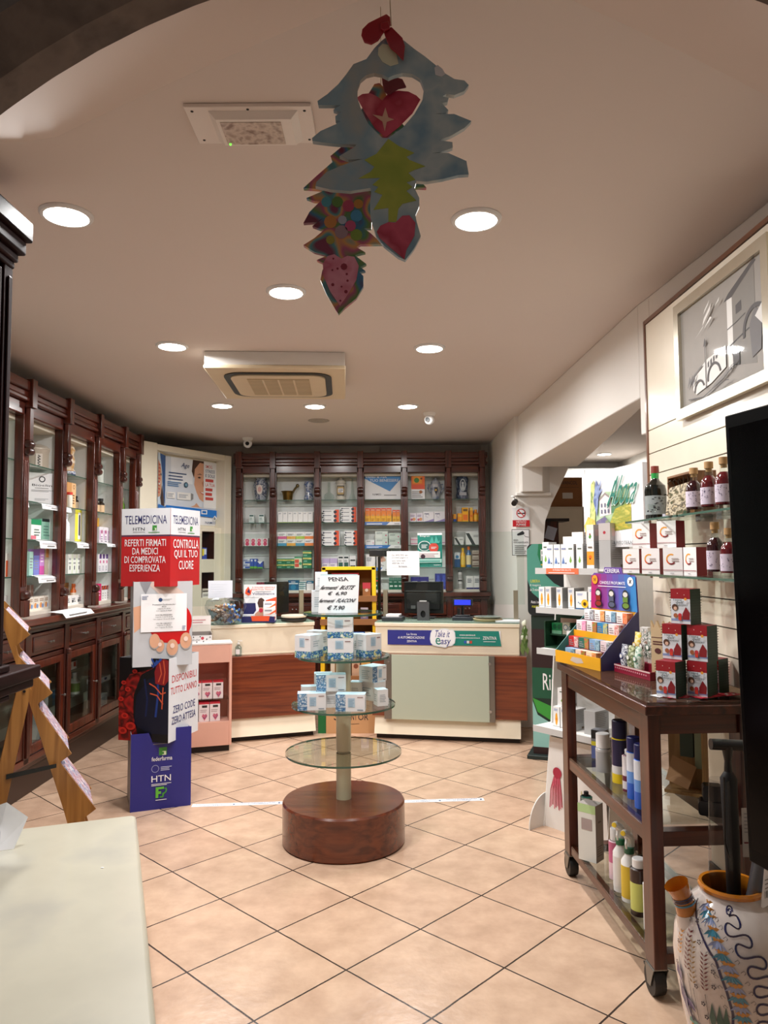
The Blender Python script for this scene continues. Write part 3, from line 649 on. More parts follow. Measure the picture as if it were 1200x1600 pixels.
# bay six
brow('yb', 3, 708, 713, 1, 804, 'f0a020', [('r', 0, 0, 1, .35, '1f4a9c')], 'small orange and blue carton', 'left end of the rightmost back bay')
brow('yo', 3, 715, 722, 1, 803, 'f39a1e', [('r', .1, .6, .9, .85, 'f6c030')], 'small plain orange carton', 'rightmost back bay, second from the left')
brow('yb2', 3, 722, 732, 1, 794, 'f5b21c', [('r', .12, .1, .88, .5, 'ef7a24'), ('r', .15, .74, .85, .9, '7a5a20')], 'tall amber carton', 'middle of the rightmost back bay')
brow('yb3', 3, 734, 739, 1, 794, 'f2a022', [('r', 0, .8, 1, 1, 'f4d060'), ('d', .5, .4, .3, 'e8622a')], 'narrow tall orange carton', 'rightmost back bay')
for k, (px, yt) in enumerate(((731, 0), (0, 0))[:0]): pass
SLV = [('p', [(.0, .9), (.25, .9), (.7, .0), (.45, 0)], '3c4442'), ('l', .55, .6, .95, .8, 2, '8a8f8d')]
brow('slant1', 2, 709, 724, 1, 840, 'e9eae8', SLV, 'left white carton with dark leaf shape', 'rightmost back bay')
brow('slant2', 2, 727, 749, 1, 832, 'eeefed', SLV, 'right larger white carton with dark leaf shape', 'rightmost back bay')
brow('blu9', 1, 709, 718, 1, 864, 'dfe4e8', [('r', 0, 0, 1, .55, '2c5a8c'), ('d', .5, .7, .3, '3f86b8')], 'white and blue upright box', 'rightmost back bay')
brow('pile9', 1, 737, 749, 1, 861, 'c9bdae', [('r', 0, .1, 1, .35, '5f4438'), ('l', .1, .5, .9, .85, 2, '7a6a60')], 'beige and brown flat box', 'right end of the rightmost back bay', 3)
brow('whnav', 0, 727, 750, 2, 901, 'eeeeec', [('r', 0, 0, 1, .12, '2a2c70'), ('l', .15, .5, .85, .85, 3, '3a4454')], 'white carton with navy foot', 'bottom shelf, rightmost back bay')
def bottle(prof, mats, label, loc, cat='bottle', grp=None, name='bottle', cap=None, n=16, parts=()):
    """parts: (name, profile, material)"""
    t = E(name, label, cat, loc, 0, grp)
    for nm, pr, mm in parts: M().lathe(pr, mm, n).ob(nm, t)
    return t
def simple_bottle(label, px, py0, i, ytop, r, body, cap, lab=None, x=None, neck=.5, grp=None):
    X = bx_(px); z = shelf(i); h = bz_(ytop) - z
    ps = [('body', [(.001, 0), (r, .001), (r, h * .68), (r * neck, h * .78), (r * neck, h * .84), (.001, h * .84)], mat(body, .3, coat=.3)), ('cap', [(.001, h * .84 + .0004), (r * (neck + .08), h * .84 + .0004), (r * (neck + .08), h), (.001, h)], mat(cap, .4))]
    if lab: ps.append(('paper_label', [(r + .0006, h * .12), (r + .0006, h * .58)], mat(lab, .5)))
    return bottle(None, None, label, (X, YB + r + .012, z), grp=grp, parts=ps)
simple_bottle('small orange bottle at the right end of the rightmost back bay', 744, 0, 3, 797, .030, 'e88a22', 'f0a030', 'f4c040')
simple_bottle('left yellow bottle with orange cap, rightmost back bay', 723, 0, 1, 857, .027, 'f3b51c', 'f0c030', 'f5d060')
simple_bottle('right yellow and blue bottle with orange cap, rightmost back bay', 732, 0, 1, 855, .027, '3f6fa4', 'ef7a28', 'f0e0b0')
simple_bottle('grey capped jar on top of its twin, rightmost back bay', 718, 0, 0, 907, .026, 'dcdad8', '4a4c50', 'b8b6b4', neck=.8)
o = dup(bpy.data.objects['bottle.003'], (bx_(718), YB + .038, 1.1555), 0, 'grey capped jar under its twin, rightmost back bay'); bpy.data.objects['bottle.003'].location.z += bz_(907) - 1.1555 + .0005
# apothecary ware on the top back shelf
def ware(name, label, cat, px, parts, d=.10, n=24): 
    t = E(name, label, cat, (bx_(px), YB + d, shelf(4)))
    for nm, pr, mm in parts: M().lathe(pr, mm, n).ob(nm, t)
    return t
MAJ = mix(['e8e4dc', '2b3f6b', 'cfd4dc', '8f9bb0'], 22, .2, detail=4, coat=.6)
MAJ2 = mix(['2d3c66', '5a6f9c', 'c9ced8', '27325a'], 26, .2, detail=4, coat=.6)
CER = mat('e6e0d2', .25, coat=.6)
t = ware('apothecary_vase', 'lidded majolica vase with floral panel in the leftmost back bay', 'vase', 405, [('body', [(.001, 0), (.05, .0), (.06, .03), (.078, .12), (.083, .17), (.07, .215), (.05, .235)], MAJ), ('lid', [(.055, .236), (.058, .25), (.045, .275), (.02, .30), (.016, .315), (.001, .33)], MAJ)])
f = M(); g = f.face((-.035, -.0845, .06), (1, 0, 0), (0, 0, 1), .07, .12); g.disc(.5, .5, .034, mat('e7d9cf', .4), ry=.055).disc(.5, .5, .02, mat('d9a9a0', .4), ry=.03); f.ob('painted_medallion', t, sm=0)
t = ware('mortar', 'brass mortar with pestle in the second back bay', 'mortar', 448, [('bowl', [(.001, 0), (.05, 0), (.052, .01), (.06, .085), (.073, .1), (.076, .105), (.066, .105), (.05, .02), (.001, .015)], mat('8a6b34', .3, .9))], .09)
M().tube([(.02, 0, .03), (.075, 0, .125), (.1, 0, .155)], [.012, .012, .012], mat('7a6a4a', .35, .8)).ball((.108, 0, .165), (.02, .02, .022), mat('8a7a52', .35, .8)).ob('pestle', t)
ware('albarello', 'blue and white waisted majolica jar in the second back bay', 'jar', 481, [('body', [(.001, 0), (.05, 0), (.055, .02), (.043, .07), (.043, .13), (.056, .175), (.046, .205), (.052, .215), (.001, .213)], MAJ2)])
FL = [('body', [(.001, .001), (.045, .002), (.058, .03), (.05, .065), (.016, .09), (.014, .20), (.018, .205)], CLEAR)]
ware('glass_flask', 'round clear glass flask left of the white jar, third back bay', 'flask', 513, FL)
FL2 = [('body', [(.001, .001), (.038, .002), (.04, .01), (.016, .08), (.009, .24), (.012, .244)], CLEAR)]
ware('glass_flask', 'tall conical glass flask right of the white jar, third back bay', 'flask', 550, FL2)
t = ware('pharmacy_jar', 'white lidded pharmacy jar with gilt label in the third back bay', 'jar', 532, [('body', [(.001, 0), (.055, 0), (.058, .015), (.05, .03), (.056, .06), (.06, .16), (.05, .19)], CER), ('lid', [(.062, .191), (.062, .2), (.045, .22), (.015, .235), (.02, .25), (.001, .262)], CER)])
f = M(); g = f.face((-.04, -.0605, .05), (1, 0, 0), (0, 0, 1), .08, .11); g.rect(0, 0, 1, 1, mat('3a3226', .5)).poly([(.1, .1), (.9, .1), (1, .5), (.9, .9), (.1, .9), (0, .5)], mat('b89a5a', .4)).rect(.15, .3, .85, .7, PAPER).lines(.2, .35, .8, .65, 2, INK, .4); f.ob('paper_label', t, sm=0)
t = ware('lidded_urn', 'two handled majolica urn with dark heart shield, fifth back bay', 'urn', 682, [('body', [(.001, 0), (.038, 0), (.042, .015), (.052, .07), (.064, .14), (.06, .17), (.047, .185)], mix(['dcd8d2', 'b9bcc6', '6a7290'], 16, .25, coat=.5)), ('lid', [(.053, .186), (.048, .2), (.026, .225), (.014, .232), (.014, .25), (.001, .254)], mix(['dcd8d2', 'b9bcc6', '6a7290'], 16, .25, coat=.5))])
for s in (-1, 1): M().tube([(s * .056, 0, .165), (s * .08, 0, .175), (s * .086, 0, .13), (s * .055, 0, .08)], .006, MAJ2).ob('handle', t)
f = M(); g = f.face((-.024, -.0675, .05), (1, 0, 0), (0, 0, 1), .048, .09); g.poly([(.5, 0), (.95, .6), (.8, 1), (.5, .88), (.2, 1), (.05, .6)], mat('1b1b30', .3)).disc(.45, .6, .013, mat('c9a24a', .4)); f.ob('painted_shield', t, sm=0)
t = ware('albarello', 'tall grey blue majolica jar with white figure, rightmost back bay', 'jar', 724, [('body', [(.001, 0), (.068, 0), (.07, .05), (.062, .09), (.07, .16), (.074, .23), (.055, .262), (.001, .262)], mix(['2b3346', '4a566e', '8a93a4'], 20, .25, coat=.6))])
f = M(); g = f.face((-.05, -.0758, .02), (1, 0, 0), (0, 0, 1), .1, .22); g.disc(.5, .62, .035, mat('b9c2c6', .4), ry=.07).disc(.5, .66, .022, mat('39455c', .4), ry=.05).rect(.1, .1, .9, .26, mat('b9bcc2', .4)).disc(.5, .72, .013, mat('d4d8da', .4)).poly([(.4, .66), (.6, .66), (.66, .4), (.34, .4)], mat('c9cfd2', .4)); f.ob('painted_figure', t, sm=0)
# cards on the top shelf
def card(name, label, cat, x0, x1, ytop, z, draw, y=None, lean=.03, grp=None):
    X0, X1 = bx_(x0), bx_(x1); W = X1 - X0; h = bz_(ytop) - z; yy = y or YB - .0
    m = M(); m.bx(-W / 2, W / 2, 0, .004, 0, h, PAPER); draw(m.face((-W / 2, 0, 0), (1, 0, 0), (0, 0, 1), W, h))
    return tag(m.ob(name, None, ((X0 + X1) / 2, yy, z + .0006), 0, sm=0), label, cat, grp)
def d1(f):
    f.poly([(0, .9), (1, 1), (1, .75), (.7, .30), (0, .78)], mat('4a8fce', .5)).poly([(0, 1), (1, 1), (1, .82), (0, .82)], mat('4a8fce', .5)); f.text('INSIEME PER', .04, .80, .62, .90, PAPER); f.text('IL TUO BENESSERE', .04, .66, .95, .76, PAPER); f.text('NAMED', .22, .15, .46, .22, mat('5a5f68', .5)); f.lines(.54, .14, .9, .2, 1, GREY, .5)
card('shelf_poster', 'blue and white landscape poster on top shelf of the fourth back bay', 'poster', 570, 626, 739, shelf(4), d1)
def d2(f):
    f.rect(0, .35, 1, 1, mat('f0702a', .5)).text('VIBURCOL', .06, .86, .94, .95, PAPER).rect(.1, .55, .8, .82, mat('f59a2c', .5)).disc(.4, .66, .028, mat('4a8a3a', .5)).disc(.75, .72, .012, mat('8a4a20', .5)).rect(.05, .36, .95, .5, mat('e85a3a', .5)).lines(.05, .06, .9, .3, 4, GREY, .4).disc(.7, .25, .018, mat('a86a3a', .5))
card('shelf_poster', 'orange remedy poster beside the two handled urn', 'poster', 643, 664, 736, shelf(4), d2)
def strip_(f): f.poly([(0, 0), (.6, 0), (.7, 1), (0, 1)], mat('5f86c4', .5)).lines(.05, .2, .5, .8, 1, PAPER, .5).lines(.82, .3, .97, .6, 1, GREY, .6)
def strip2(f): f.poly([(0, 0), (.62, 0), (.72, 1), (0, 1)], mat('2f78c4', .5)).lines(.05, .2, .5, .8, 2, PAPER, .4).lines(.82, .3, .97, .6, 1, GREY, .6)
for i, (yt, yb, dr, lab, xr) in enumerate(((816, 823, strip_, 'pale blue shelf strip below the orange cartons', 626), (850, 856, strip2, 'bright blue shelf strip below the pale green cartons', 626), (886, 891, strip2, 'blue shelf strip below the mother-and-baby box', 608))):
    z = shelf(3 - i) - .034; W = bx_(xr) - bx_(570)
    m = M().bx(0, W, -.003, 0, 0, .036, PAPER); dr(m.face((0, -.003, 0), (1, 0, 0), (0, 0, 1), W, .036))
    tag(m.ob('shelf_strip', None, (bx_(570), 8.0585, z), 0, sm=0), lab, 'shelf label')
# ================================================================ GOODS IN THE LEFT CABINET
XL = -2.395
def ly(p, y=800): return atx(p, y, XL).y
def lz(px, py): return atx(px, py, XL).z
def lbox(key, i, x0, x1, ytop, body, items, label, cat='medicine box', n=1, grp=None, d=.08, dx=0., name='medicine_box', z=None, gap=.003):
    Y0, Y1 = ly(x0), ly(x1); wd = (Y1 - Y0) / n; zz = shelf(i) if z is None else z; h = lz((x0 + x1) / 2, ytop) - zz
    for k in range(n):
        pack(key, wd - gap, d, h, body, items, (XL - d / 2 - dx, Y0 + wd * (k + .5), zz + .0004), PI / 2, (nth(k, n, 'near') + label) if n > 1 else label, cat, grp, name)
def lware(name, label, cat, px, i, r, parts, n=20, dx=None):
    t = E(name, label, cat, (XL - (dx or r + .01), ly(px), shelf(i) + .0004))
    for nm, pr, mm in parts: M().lathe(pr, mm, n).ob(nm, t)
    return t
def lbot(label, px, i, ytop, r, body, cap, lab=None, dx=None, neck=.55, name='bottle', cat='bottle'):
    h = lz(px, ytop) - shelf(i)
    ps = [('body', [(.001, 0), (r, .001), (r, h * .66), (r * neck, h * .76), (r * neck, h * .83), (.001, h * .83)], mat(body, .25, coat=.4)), ('cap', [(.001, h * .83 + .0004), (r * (neck + .1), h * .83 + .0004), (r * (neck + .1), h), (.001, h)], mat(cap, .4))]
    if lab: ps.append(('paper_label', [(r + .0006, h * .1), (r + .0006, h * .56)], mat(lab, .5)))
    return lware(name, label, cat, px, i, r, ps, 16, dx)
def lstrip(label, x0, x1, i, drop=.05):
    Y0, Y1 = ly(x0), ly(x1); W = Y1 - Y0; m = M()
    z = shelf(i)
    m.add([(0, -.012, z + .003), (W, -.012, z + .003), (W + .01, .035, z - drop * .25), (0.005, .035, z - drop * .25), (W + .01, .042, z - drop), (.005, .042, z - drop)], [(0, 1, 2, 3), (3, 2, 4, 5)], PAPER)
    f = m.face((.005, .0423, z - drop), (1, 0, 0), (0, 0, 1), W, drop * .75); 
    for v in m.v: v.y = -v.y
    m.bx(W * .3, W * .6, -.0432, -.0427, z - drop * .8, z - drop * .65, GREY).bx(W * .1, W * .9, -.043, -.0425, z - drop * .45, z - drop * .38, mat('b9bcc8', .6))
    tag(m.ob('shelf_strip', None, (-2.368, Y0, 0), PI / 2, sm=0), label, 'shelf label')
TXT = [('l', .15, .3, .85, .8, 4, '8a8f98')]
# nearest visible bay
lware('pewter_jar', 'grey pewter jar half hidden by the near dark cabinet', 'jar', 27, 4, .06, [('body', [(.001, 0), (.055, 0), (.06, .03), (.055, .13), (.06, .15)], mat('8f9698', .35, .8)), ('lid', [(.062, .151), (.06, .165), (.03, .19), (.012, .2), (.001, .21)], mat('8f9698', .35, .8))])
lbox('gbag', 3, 17, 31, 728, 'b3b83a', [('r', 0, .25, .5, .75, '1f5a35'), ('r', 0, .8, 1, 1, '9fb95a')], 'yellow green pack behind the first column', 'pack', name='pack')
lbot('dark capped bottle behind the first column, left cabinet', 25, 2, 812, .028, '8a8f90', '17181a', 'd5d8da')
lbox('orw', 1, 11, 17, 865, 'eeeae4', [('r', 0, 0, 1, .7, 'e8683a')], 'orange and white box at the left end of the left cabinet')
lbox('orw2', 1, 17.5, 24, 865, 'eeeeee', TXT + [('r', 0, 0, 1, .2, '2c3f8a')], 'white box with navy foot before the first column')
lbox('wb1', 0, 9, 24, 930, 'e6e4e2', [('d', .3, .3, .2, '5d8fc0'), ('d', .7, .3, .15, 'c0855a')], 'white printed box at the bottom left before the first column', n=2)
lstrip('white paper strip below the yellow green pack', 15, 28, 3); lstrip('white paper strip below the dark capped bottle', 14, 24, 2)
# second bay
lware('pharmacy_jar', 'white and blue jar beside the first column, left cabinet', 'jar', 57, 4, .05, [('body', [(.001, 0), (.045, 0), (.05, .02), (.045, .14), (.05, .2), (.02, .22)], MAJ)], dx=.13)
t = lware('crock', 'big cream stoneware crock with domed lid, top left shelf', 'crock', 80, 4, .10, [('body', [(.001, 0), (.095, 0), (.098, .01), (.10, .12), (.106, .135), (.106, .145)], mat('cfc3b2', .3, coat=.5)), ('lid', [(.108, .1455), (.108, .153), (.085, .17), (.045, .187), (.02, .19), (.024, .205), (.001, .21)], mat('d8cdbd', .3, coat=.5))], 32)
m = M(); a = math.radians(-58); f = m.face((.1005 * math.cos(a) + .022 * math.sin(a), .1005 * math.sin(a) - .022 * math.cos(a), .012), (-math.sin(a), math.cos(a), 0), (0, 0, 1), .044, .1)
f.rect(0, 0, 1, 1, mat('e8e0d4', .4))
for k in range(4): f.line([(.3, .12 + k * .2), (.7, .2 + k * .2), (.35, .28 + k * .2)], .007, INK)
m.ob('painted_panel', t, sm=0)
def cardw(f): f.ring(.5, .8, .022, .007, INK).text('Bioclin', .22, .57, .78, .64, INK).lines(.3, .50, .7, .54, 1, GREY, .5).lines(.2, .4, .85, .47, 2, GREY, .4).lines(.3, .12, .7, .2, 2, mat('b9bcc0', .6), .4)
Y0, Y1 = ly(56), ly(84)
m = M(); m.bx(-.12, .12, 0, .004, 0, .222, PAPER); cardw(m.face((-.12, 0, 0), (1, 0, 0), (0, 0, 1), .24, .222))
tag(m.ob('shelf_card', None, (-2.43, (Y0 + Y1) / 2 + .02, shelf(3) + .0012), math.radians(42), sm=0), 'white card with dark ring emblem on the left cabinet', 'card')
tag(M().prism([(0, 0), (.06, 0), (.02, .19), (.012, .19)], -.03, .03, BLACK, 'y').ob('wedge_stand', None, (-2.52, ly(92), shelf(3) + .0004), 1.2), 'black wedge stand right of the white emblem card', 'stand')
lstrip('wide curling white paper strip below the emblem card', 50, 97, 3, .045)
lbox('gw', 2, 49, 65, 812, 'eef2ee', [('r', 0, .74, 1, 1, '1f8f5c'), ('r', 0, 0, .5, .2, 'e07a8a'), ('l', .3, .2, .9, .6, 3, '6a7a74')], 'white box with green lid band in the left cabinet', 'medicine box')
lbox('mint', 2, 66, 81, 811, '8fc4b0', [('r', 0, .86, 1, 1, '1b2426'), ('l', .15, .2, .85, .75, 4, '5f8f80')], 'mint green box with dark top in the left cabinet')
lbox('dteal', 2, 81.5, 93, 810, '10323c', [('d', .5, .84, .25, 'c9d4d4'), ('l', .2, .3, .8, .6, 3, '5f8a8a')], 'dark teal box beside the second column')
lstrip('white paper strip below the green and teal boxes', 48, 86, 2, .06)
lbox('mint2', 1, 47.5, 54, 862, 'a9d4c8', TXT, 'pale mint box at the left end below the green boxes')
lbox('vio', 1, 54.5, 63, 868, '7f86d0', TXT, 'violet blue box beside the pink tube box')
lbox('pnk', 1, 63.5, 71, 858, 'c98fd6', [('r', 0, 0, 1, .35, 'd05aa8'), ('l', .2, .5, .8, .85, 3, 'efe0f2')], 'tall pink and lilac box in the left cabinet')
lbox('tan', 1, 72, 84, 853, 'd8cbb6', [('r', .1, .6, .6, 1, 'f0a050'), ('d', .6, .3, .25, 'efe6d8')], 'tan box with orange corner in the left cabinet')
lbox('cho', 1, 86, 91, 855, 'c9a898', [('r', 0, .35, 1, .5, '5f3a34'), ('r', 0, .8, 1, 1, '5f3a34')], 'narrow brown striped box by the second column')
lstrip('white paper strip below the violet and pink boxes', 47, 87, 1, .05)
lbox('womb', 0, 47, 88, 931, 'ece4d8', [('d', .35, .35, .25, 'e8a060'), ('d', .7, .3, .2, '7f9fd0'), ('l', .1, .65, .9, .9, 2, 'a88a70')], 'white and orange flowered box on the bottom left shelf', n=5, d=.06)
lbox('cop', 0, 58, 65, 913, 'b98a78', [('r', .2, 0, .4, 1, 'e8d8d0')], 'copper pink box behind the flowered boxes', dx=.09, d=.06)
lbox('cop2', 0, 68, 75, 914, 'c99a8a', [('r', .2, 0, .4, 1, 'efe2da')], 'rose box right of the copper pink box', dx=.09, d=.06)
lbox('wt', 0, 83, 90, 911, 'e9e9e9', TXT, 'tall white box behind the flowered boxes', dx=.09, d=.06)
m = M(); W = ly(97) - ly(50)
m.add([(0, 0, .0), (W, 0, 0), (W + .03, -.09, -.012), (0.02, -.09, -.012), (W + .05, -.11, -.045), (.03, -.11, -.045)], [(0, 1, 2, 3), (3, 2, 4, 5)], PAPER).bx(.1, W - .08, -.108, -.1005, -.03, -.024, GREY)
tag(m.ob('shelf_strip', None, (-2.30 + .03, ly(50), 1.150), PI / 2, sm=0), 'large curled white paper on the ledge of the left cabinet', 'shelf label')
# third bay
t = lware('figurine_jar', 'tall white and ochre figurine jar on a blue base', 'figurine', 117, 4, .055, [('body', [(.001, 0), (.06, 0), (.06, .04), (.045, .06), (.055, .12), (.045, .17), (.055, .21), (.035, .25)], mix(['ece4d6', 'e8dccb', 'b98a4a', 'ded2c0'], 14, .3, coat=.4)), ('base', [(.0605, .001), (.062, .02), (.0605, .04)], MAJ2), ('stopper', [(.02, .2505), (.03, .27), (.022, .29), (.001, .295)], CLEAR)])
lware('apothecary_bottle', 'amber glass bottle with black stopper, top left shelf', 'bottle', 135, 4, .06, [('body', [(.001, 0), (.058, .001), (.06, .14), (.05, .165), (.025, .175)], mat('6b2f0e', .12, coat=.6)), ('stopper', [(.024, .1755), (.03, .19), (.045, .21), (.047, .235), (.03, .25), (.001, .25)], mat('120d0c', .3)), ('paper_label', [(.0608, .03), (.0608, .12)], mat('d9cfc4', .6))])
lbox('tan3', 3, 109, 124, 754, 'cf9a62', [('r', .55, 0, 1, 1, 'e8bd8c'), ('c', .78, .85, .1, .03, 0, 360, '7a4a26'), ('l', .65, .2, .9, .6, 4, '6a4a30')], 'tan carton with round mark by the second column', d=.08, dx=.03)
lbot('red capped jar before the tan carton', 112, 3, 769, .024, 'ece6d6', 'd8382c', None, .02, .9, 'jar', 'jar')
for k, px in enumerate((127, 132.5, 138)): lbot(('nearest', 'middle', 'farthest')[k] + ' of three small black capped bottles beside the tan carton', px, 3, 775 + k * 2, .026, '2a1c16', '121214', 'dccbb4', .05)
lbot('squat white and grey bottle left of the yellow tube box', 112.5, 2, 803, .032, 'd9dce0', 'c9ccd0', 'eef0f2', .05)
lbox('yel', 2, 117.5, 128, 797, 'efe24a', [('r', .45, .08, .9, .92, 'f4f4ee'), ('r', .55, .2, .75, .85, '2c2c30'), ('side', 'e4e4dc')], 'bright yellow and white tall tube box in the left cabinet', d=.06)
lbot('grey green bottle with dark cap right of the yellow box', 134, 2, 814, .026, '6f7a74', '20302c', None, .06, .9)
lstrip('white paper strip below the yellow tube box', 108, 138, 2, .05)
lbox('wg', 1, 108, 129, 866, 'e8ebe6', [('r', .3, .2, .5, .4, '40484c'), ('r', .8, 0, 1, 1, 'd8e6c8'), ('l', .15, .5, .7, .9, 2, '9aa0a0')], 'white and pale green carton in the third left bay', n=3)
lbox('gry', 1, 130.5, 139, 866, '8f8a88', [('r', .4, .2, .6, .85, '6a6664')], 'grey box at the right end of the third left bay')
lbox('amb', 0, 109, 131, 911, 'b5782a', [('r', 0, .8, 1, 1, '8a5a20'), ('d', .5, .45, .2, 'd99a40')], 'amber coloured pack on the bottom of the third left bay', 'pack', dx=.10, d=.05, name='pack')
lbot('orange bottle before the amber pack', 127, 0, 912, .022, 'd86a24', 'c9622a', 'f0e2d0', .05)
lbox('wlow', 0, 105, 132, 930, 'eceae8', [('l', .1, .3, .8, .8, 3, '5a6068'), ('d', .2, .4, .12, '2a2c30')], 'low white box on the bottom of the third left bay', n=3, d=.04)
# fourth bay
lware('glass_jar', 'clear stoppered jar with white contents, top left shelf', 'jar', 164, 4, .045, [('body', [(.001, .001), (.045, .002), (.046, .17), (.02, .19), (.022, .21), (.035, .225), (.001, .25)], CLEAR), ('contents', [(.001, .004), (.041, .004), (.041, .13), (.001, .13)], mat('dedcd6', .7))], dx=.06)
t = E('statuette', 'brown robed statuette on the top shelf of the left cabinet', 'statuette', (XL - .06, ly(176), shelf(4) + .0004), PI / 2)
RB = mat('9a8478', .55)
m = M().lathe([(.001, 0), (.05, 0), (.048, .04), (.04, .1), (.043, .16), (.036, .19), (.014, .205), (.012, .215)], RB, 18).tube([(-.04, 0, .175), (-.055, -.02, .13), (-.02, -.04, .13)], [.016, .014, .01], RB).tube([(.04, 0, .175), (.055, -.02, .13), (.02, -.045, .15)], [.016, .014, .01], RB).ball((0, -.006, .232), (.02, .022, .026), mat('b09a8a', .5))
m.ob('figure', t); M().ball((0, .004, .24), (.022, .022, .022), mat('6f5a4e', .6)).ob('hood', t)
for k, px in enumerate((159, 166.5)): lbot(('near', 'far')[k] + ' dark bottle with tan label in the fourth left bay', px, 3, 779, .03, '2b2016', '15130f', 'd9b890', .05)
lbox('thin', 3, 171, 175, 780, 'e2e2e2', TXT, 'thin white box beside the tan labelled bottles', d=.05)
lbot('black bottle at the right end of the fourth left bay', 178, 3, 774, .034, '2c2c2c', '101010', None, .09, .7)
lbox('gold', 2, 159, 176, 809, 'c98a22', [('p', [(.2, 0), (.6, 0), (.75, 1), (.55, 1)], 'e0a83a'), ('r', .8, .1, .95, .9, 'd8d0c0')], 'gold pouch in the fourth left bay', 'pouch', dx=.09, d=.03, name='pouch')
lbox('bra', 2, 155.5, 174, 824, 'e9e4ea', [('r', .1, .2, .35, .8, 'c9a0c8'), ('d', .65, .7, .2, 'b04a80'), ('l', .4, .1, .9, .5, 3, '8a8090')], 'white and mauve box before the gold pouch', n=3, d=.06)
lstrip('white paper strip below the mauve boxes', 156, 182, 2, .03)
lbox('wtub', 1, 155, 175, 866, 'ece9ee', [('r', .3, .75, 1, 1, '5a3f7a'), ('r', .4, .5, .8, .65, 'd06a98'), ('l', .2, .1, .8, .4, 3, '9a94a8')], 'white and purple carton in the fourth left bay', n=4, d=.06)
lbox('wleaf', 1, 176, 183, 865, 'eef0ee', [('p', [(0, .6), (.3, .8), (.9, .1), (.7, .05)], '2a3430')], 'white carton with dark leaf stripe in the fourth left bay', d=.05)
lbox('mag', 0, 155, 160.5, 912, 'd8286c', [('l', .3, .3, .7, .8, 3, 'f0c0d4')], 'magenta box on the bottom of the fourth left bay')
lbox('redtop', 0, 161, 176, 914, 'f0eeee', [('r', 0, .70, 1, .98, '3a2a2a'), ('p', [(0, .72), (.5, .72), (1, .98), (.5, .98)], 'e0542c'), ('l', .3, .1, .7, .6, 3, 'b8b4b4')], 'white carton with red and black top, bottom left shelf', n=4, d=.06)
lbot('small green bottle in the last narrow left bay', 198.5, 3, 778, .03, '7fae4a', 'cfe0b0', None, .05)
# behind the glazed lower doors
def low(key, z, x0, x1, ytop, body, items, label, dx=.13):
    Y0, Y1 = atx(x0, 1060, -2.42).y, atx(x1, 1060, -2.42).y; h = atx((x0 + x1) / 2, ytop, -2.42).z - z
    pack(key, Y1 - Y0, .10, max(h, .04), body, items, (-2.47, (Y0 + Y1) / 2, z + .0005), PI / 2, label, 'medicine box')
low('lowred', .652, 106, 120, 1034, 'e8e4e2', [('r', .6, .3, .85, .9, 'd8482c'), ('l', .1, .2, .5, .8, 4, '9a9a9a')], 'white box with red mark behind a lower glass door')
t = E('bottle', 'white bottle with green label behind a lower glass door', 'bottle', (-2.44, atx(116, 1080, -2.44).y, .4525))
M().lathe([(.001, 0), (.04, .001), (.041, .10), (.02, .12), (.018, .14)], mat('e4e6dc', .4)).ob('body', t); M().lathe([(.019, .1404), (.02, .165), (.001, .165)], WHITE).ob('cap', t); M().lathe([(.0418, .02), (.0418, .085)], mat('7f9a56', .5)).ob('paper_label', t)
low('lowblue', .452, 103, 109, 1078, '4a8fc4', TXT, 'blue box behind a lower glass door')
low('lowgry', .452, 154, 172, 1062, 'd4d6d8', [('r', .5, .3, .7, .8, '26305a'), ('l', .1, .2, .4, .8, 3, '7a7f88')], 'grey and white box behind the last lower glass door')
low('lowgry2', .2455, 155, 168, 1085, 'dcdcda', [('l', .1, .2, .9, .8, 5, '8a8f92')], 'pale carton at the bottom behind the last lower door')
low('lowtan', .2455, 64, 76, 1085, 'd8d8d8', [('r', 0, 0, .5, .3, '2a3a7a')], 'white and navy box behind the nearest lower glass door')

# ================================================================ COUNTERS
WD = lambda: wood('5a2210', '87401f', 'x', .3, .4)
CTOP = glass('cfe4da', 1.5, .03, .35, '9fb5a8')
def counter(t, L, panel):
    m = M().bx(0, L, 0, .48, .70, .925, CREAM).bx(0, L, -.004, .002, .695, .712, mat('d9ccb2', .4))
    m.ob('top_band', t, bev=.003)
    bbox('counter_top', t, -.005, L + .005, -.012, .49, .925, .955, CREAM, .003)
    bbox('glass_sheet', t, -.003, L + .003, -.008, .485, .9555, .963, CTOP)
    e = .055 if panel else .0
    bbox('wood_body', t, -.02 if panel else 0, L + e, -.06, .40 if panel else .47, .19, .695, WD(), .003)
    m = M().add([(0, -.075, .045), (L, -.075, .045), (L, -.03, .189), (0, -.03, .189), (0, .46, .045), (L, .46, .045), (L, .46, .189), (0, .46, .189)], [(0, 1, 2, 3), (4, 7, 6, 5), (0, 3, 7, 4), (1, 5, 6, 2), (2, 3, 7, 6), (0, 4, 5, 1)], CREAM)
    m.ob('base', t); bbox('plinth', t, .01, L - .01, -.02, .44, 0, .0445, mat('1c0d09', .5))
R0, R1 = V((-.078, 6.300)), V((1.100, 6.072)); d = R1 - R0; LR = d.length; AR = math.atan2(d.y, d.x)
tr = E('counter', 'right cream and wood shop counter with frosted glass front', 'counter', (R0.x, R0.y, 0), AR)
counter(tr, LR, True)
m = M().bx(.155, .155 + .80, -.103, -.095, .175, .702, glass('e4eee0', 1.45, .25, .62, 'd3dccb'))
m.ob('glass_front', tr)
for x in (.09, .925):
    m = M().bx(x, x + .075, -.094, -.0605, .172, .70, STEEL)
    for z in (.26, .64): m.lathe([(.001, -.105), (.012, -.105), (.012, -.094)], CHROME, 10, (x + .038, 0, z), 'y')
    m.ob('steel_post', tr)
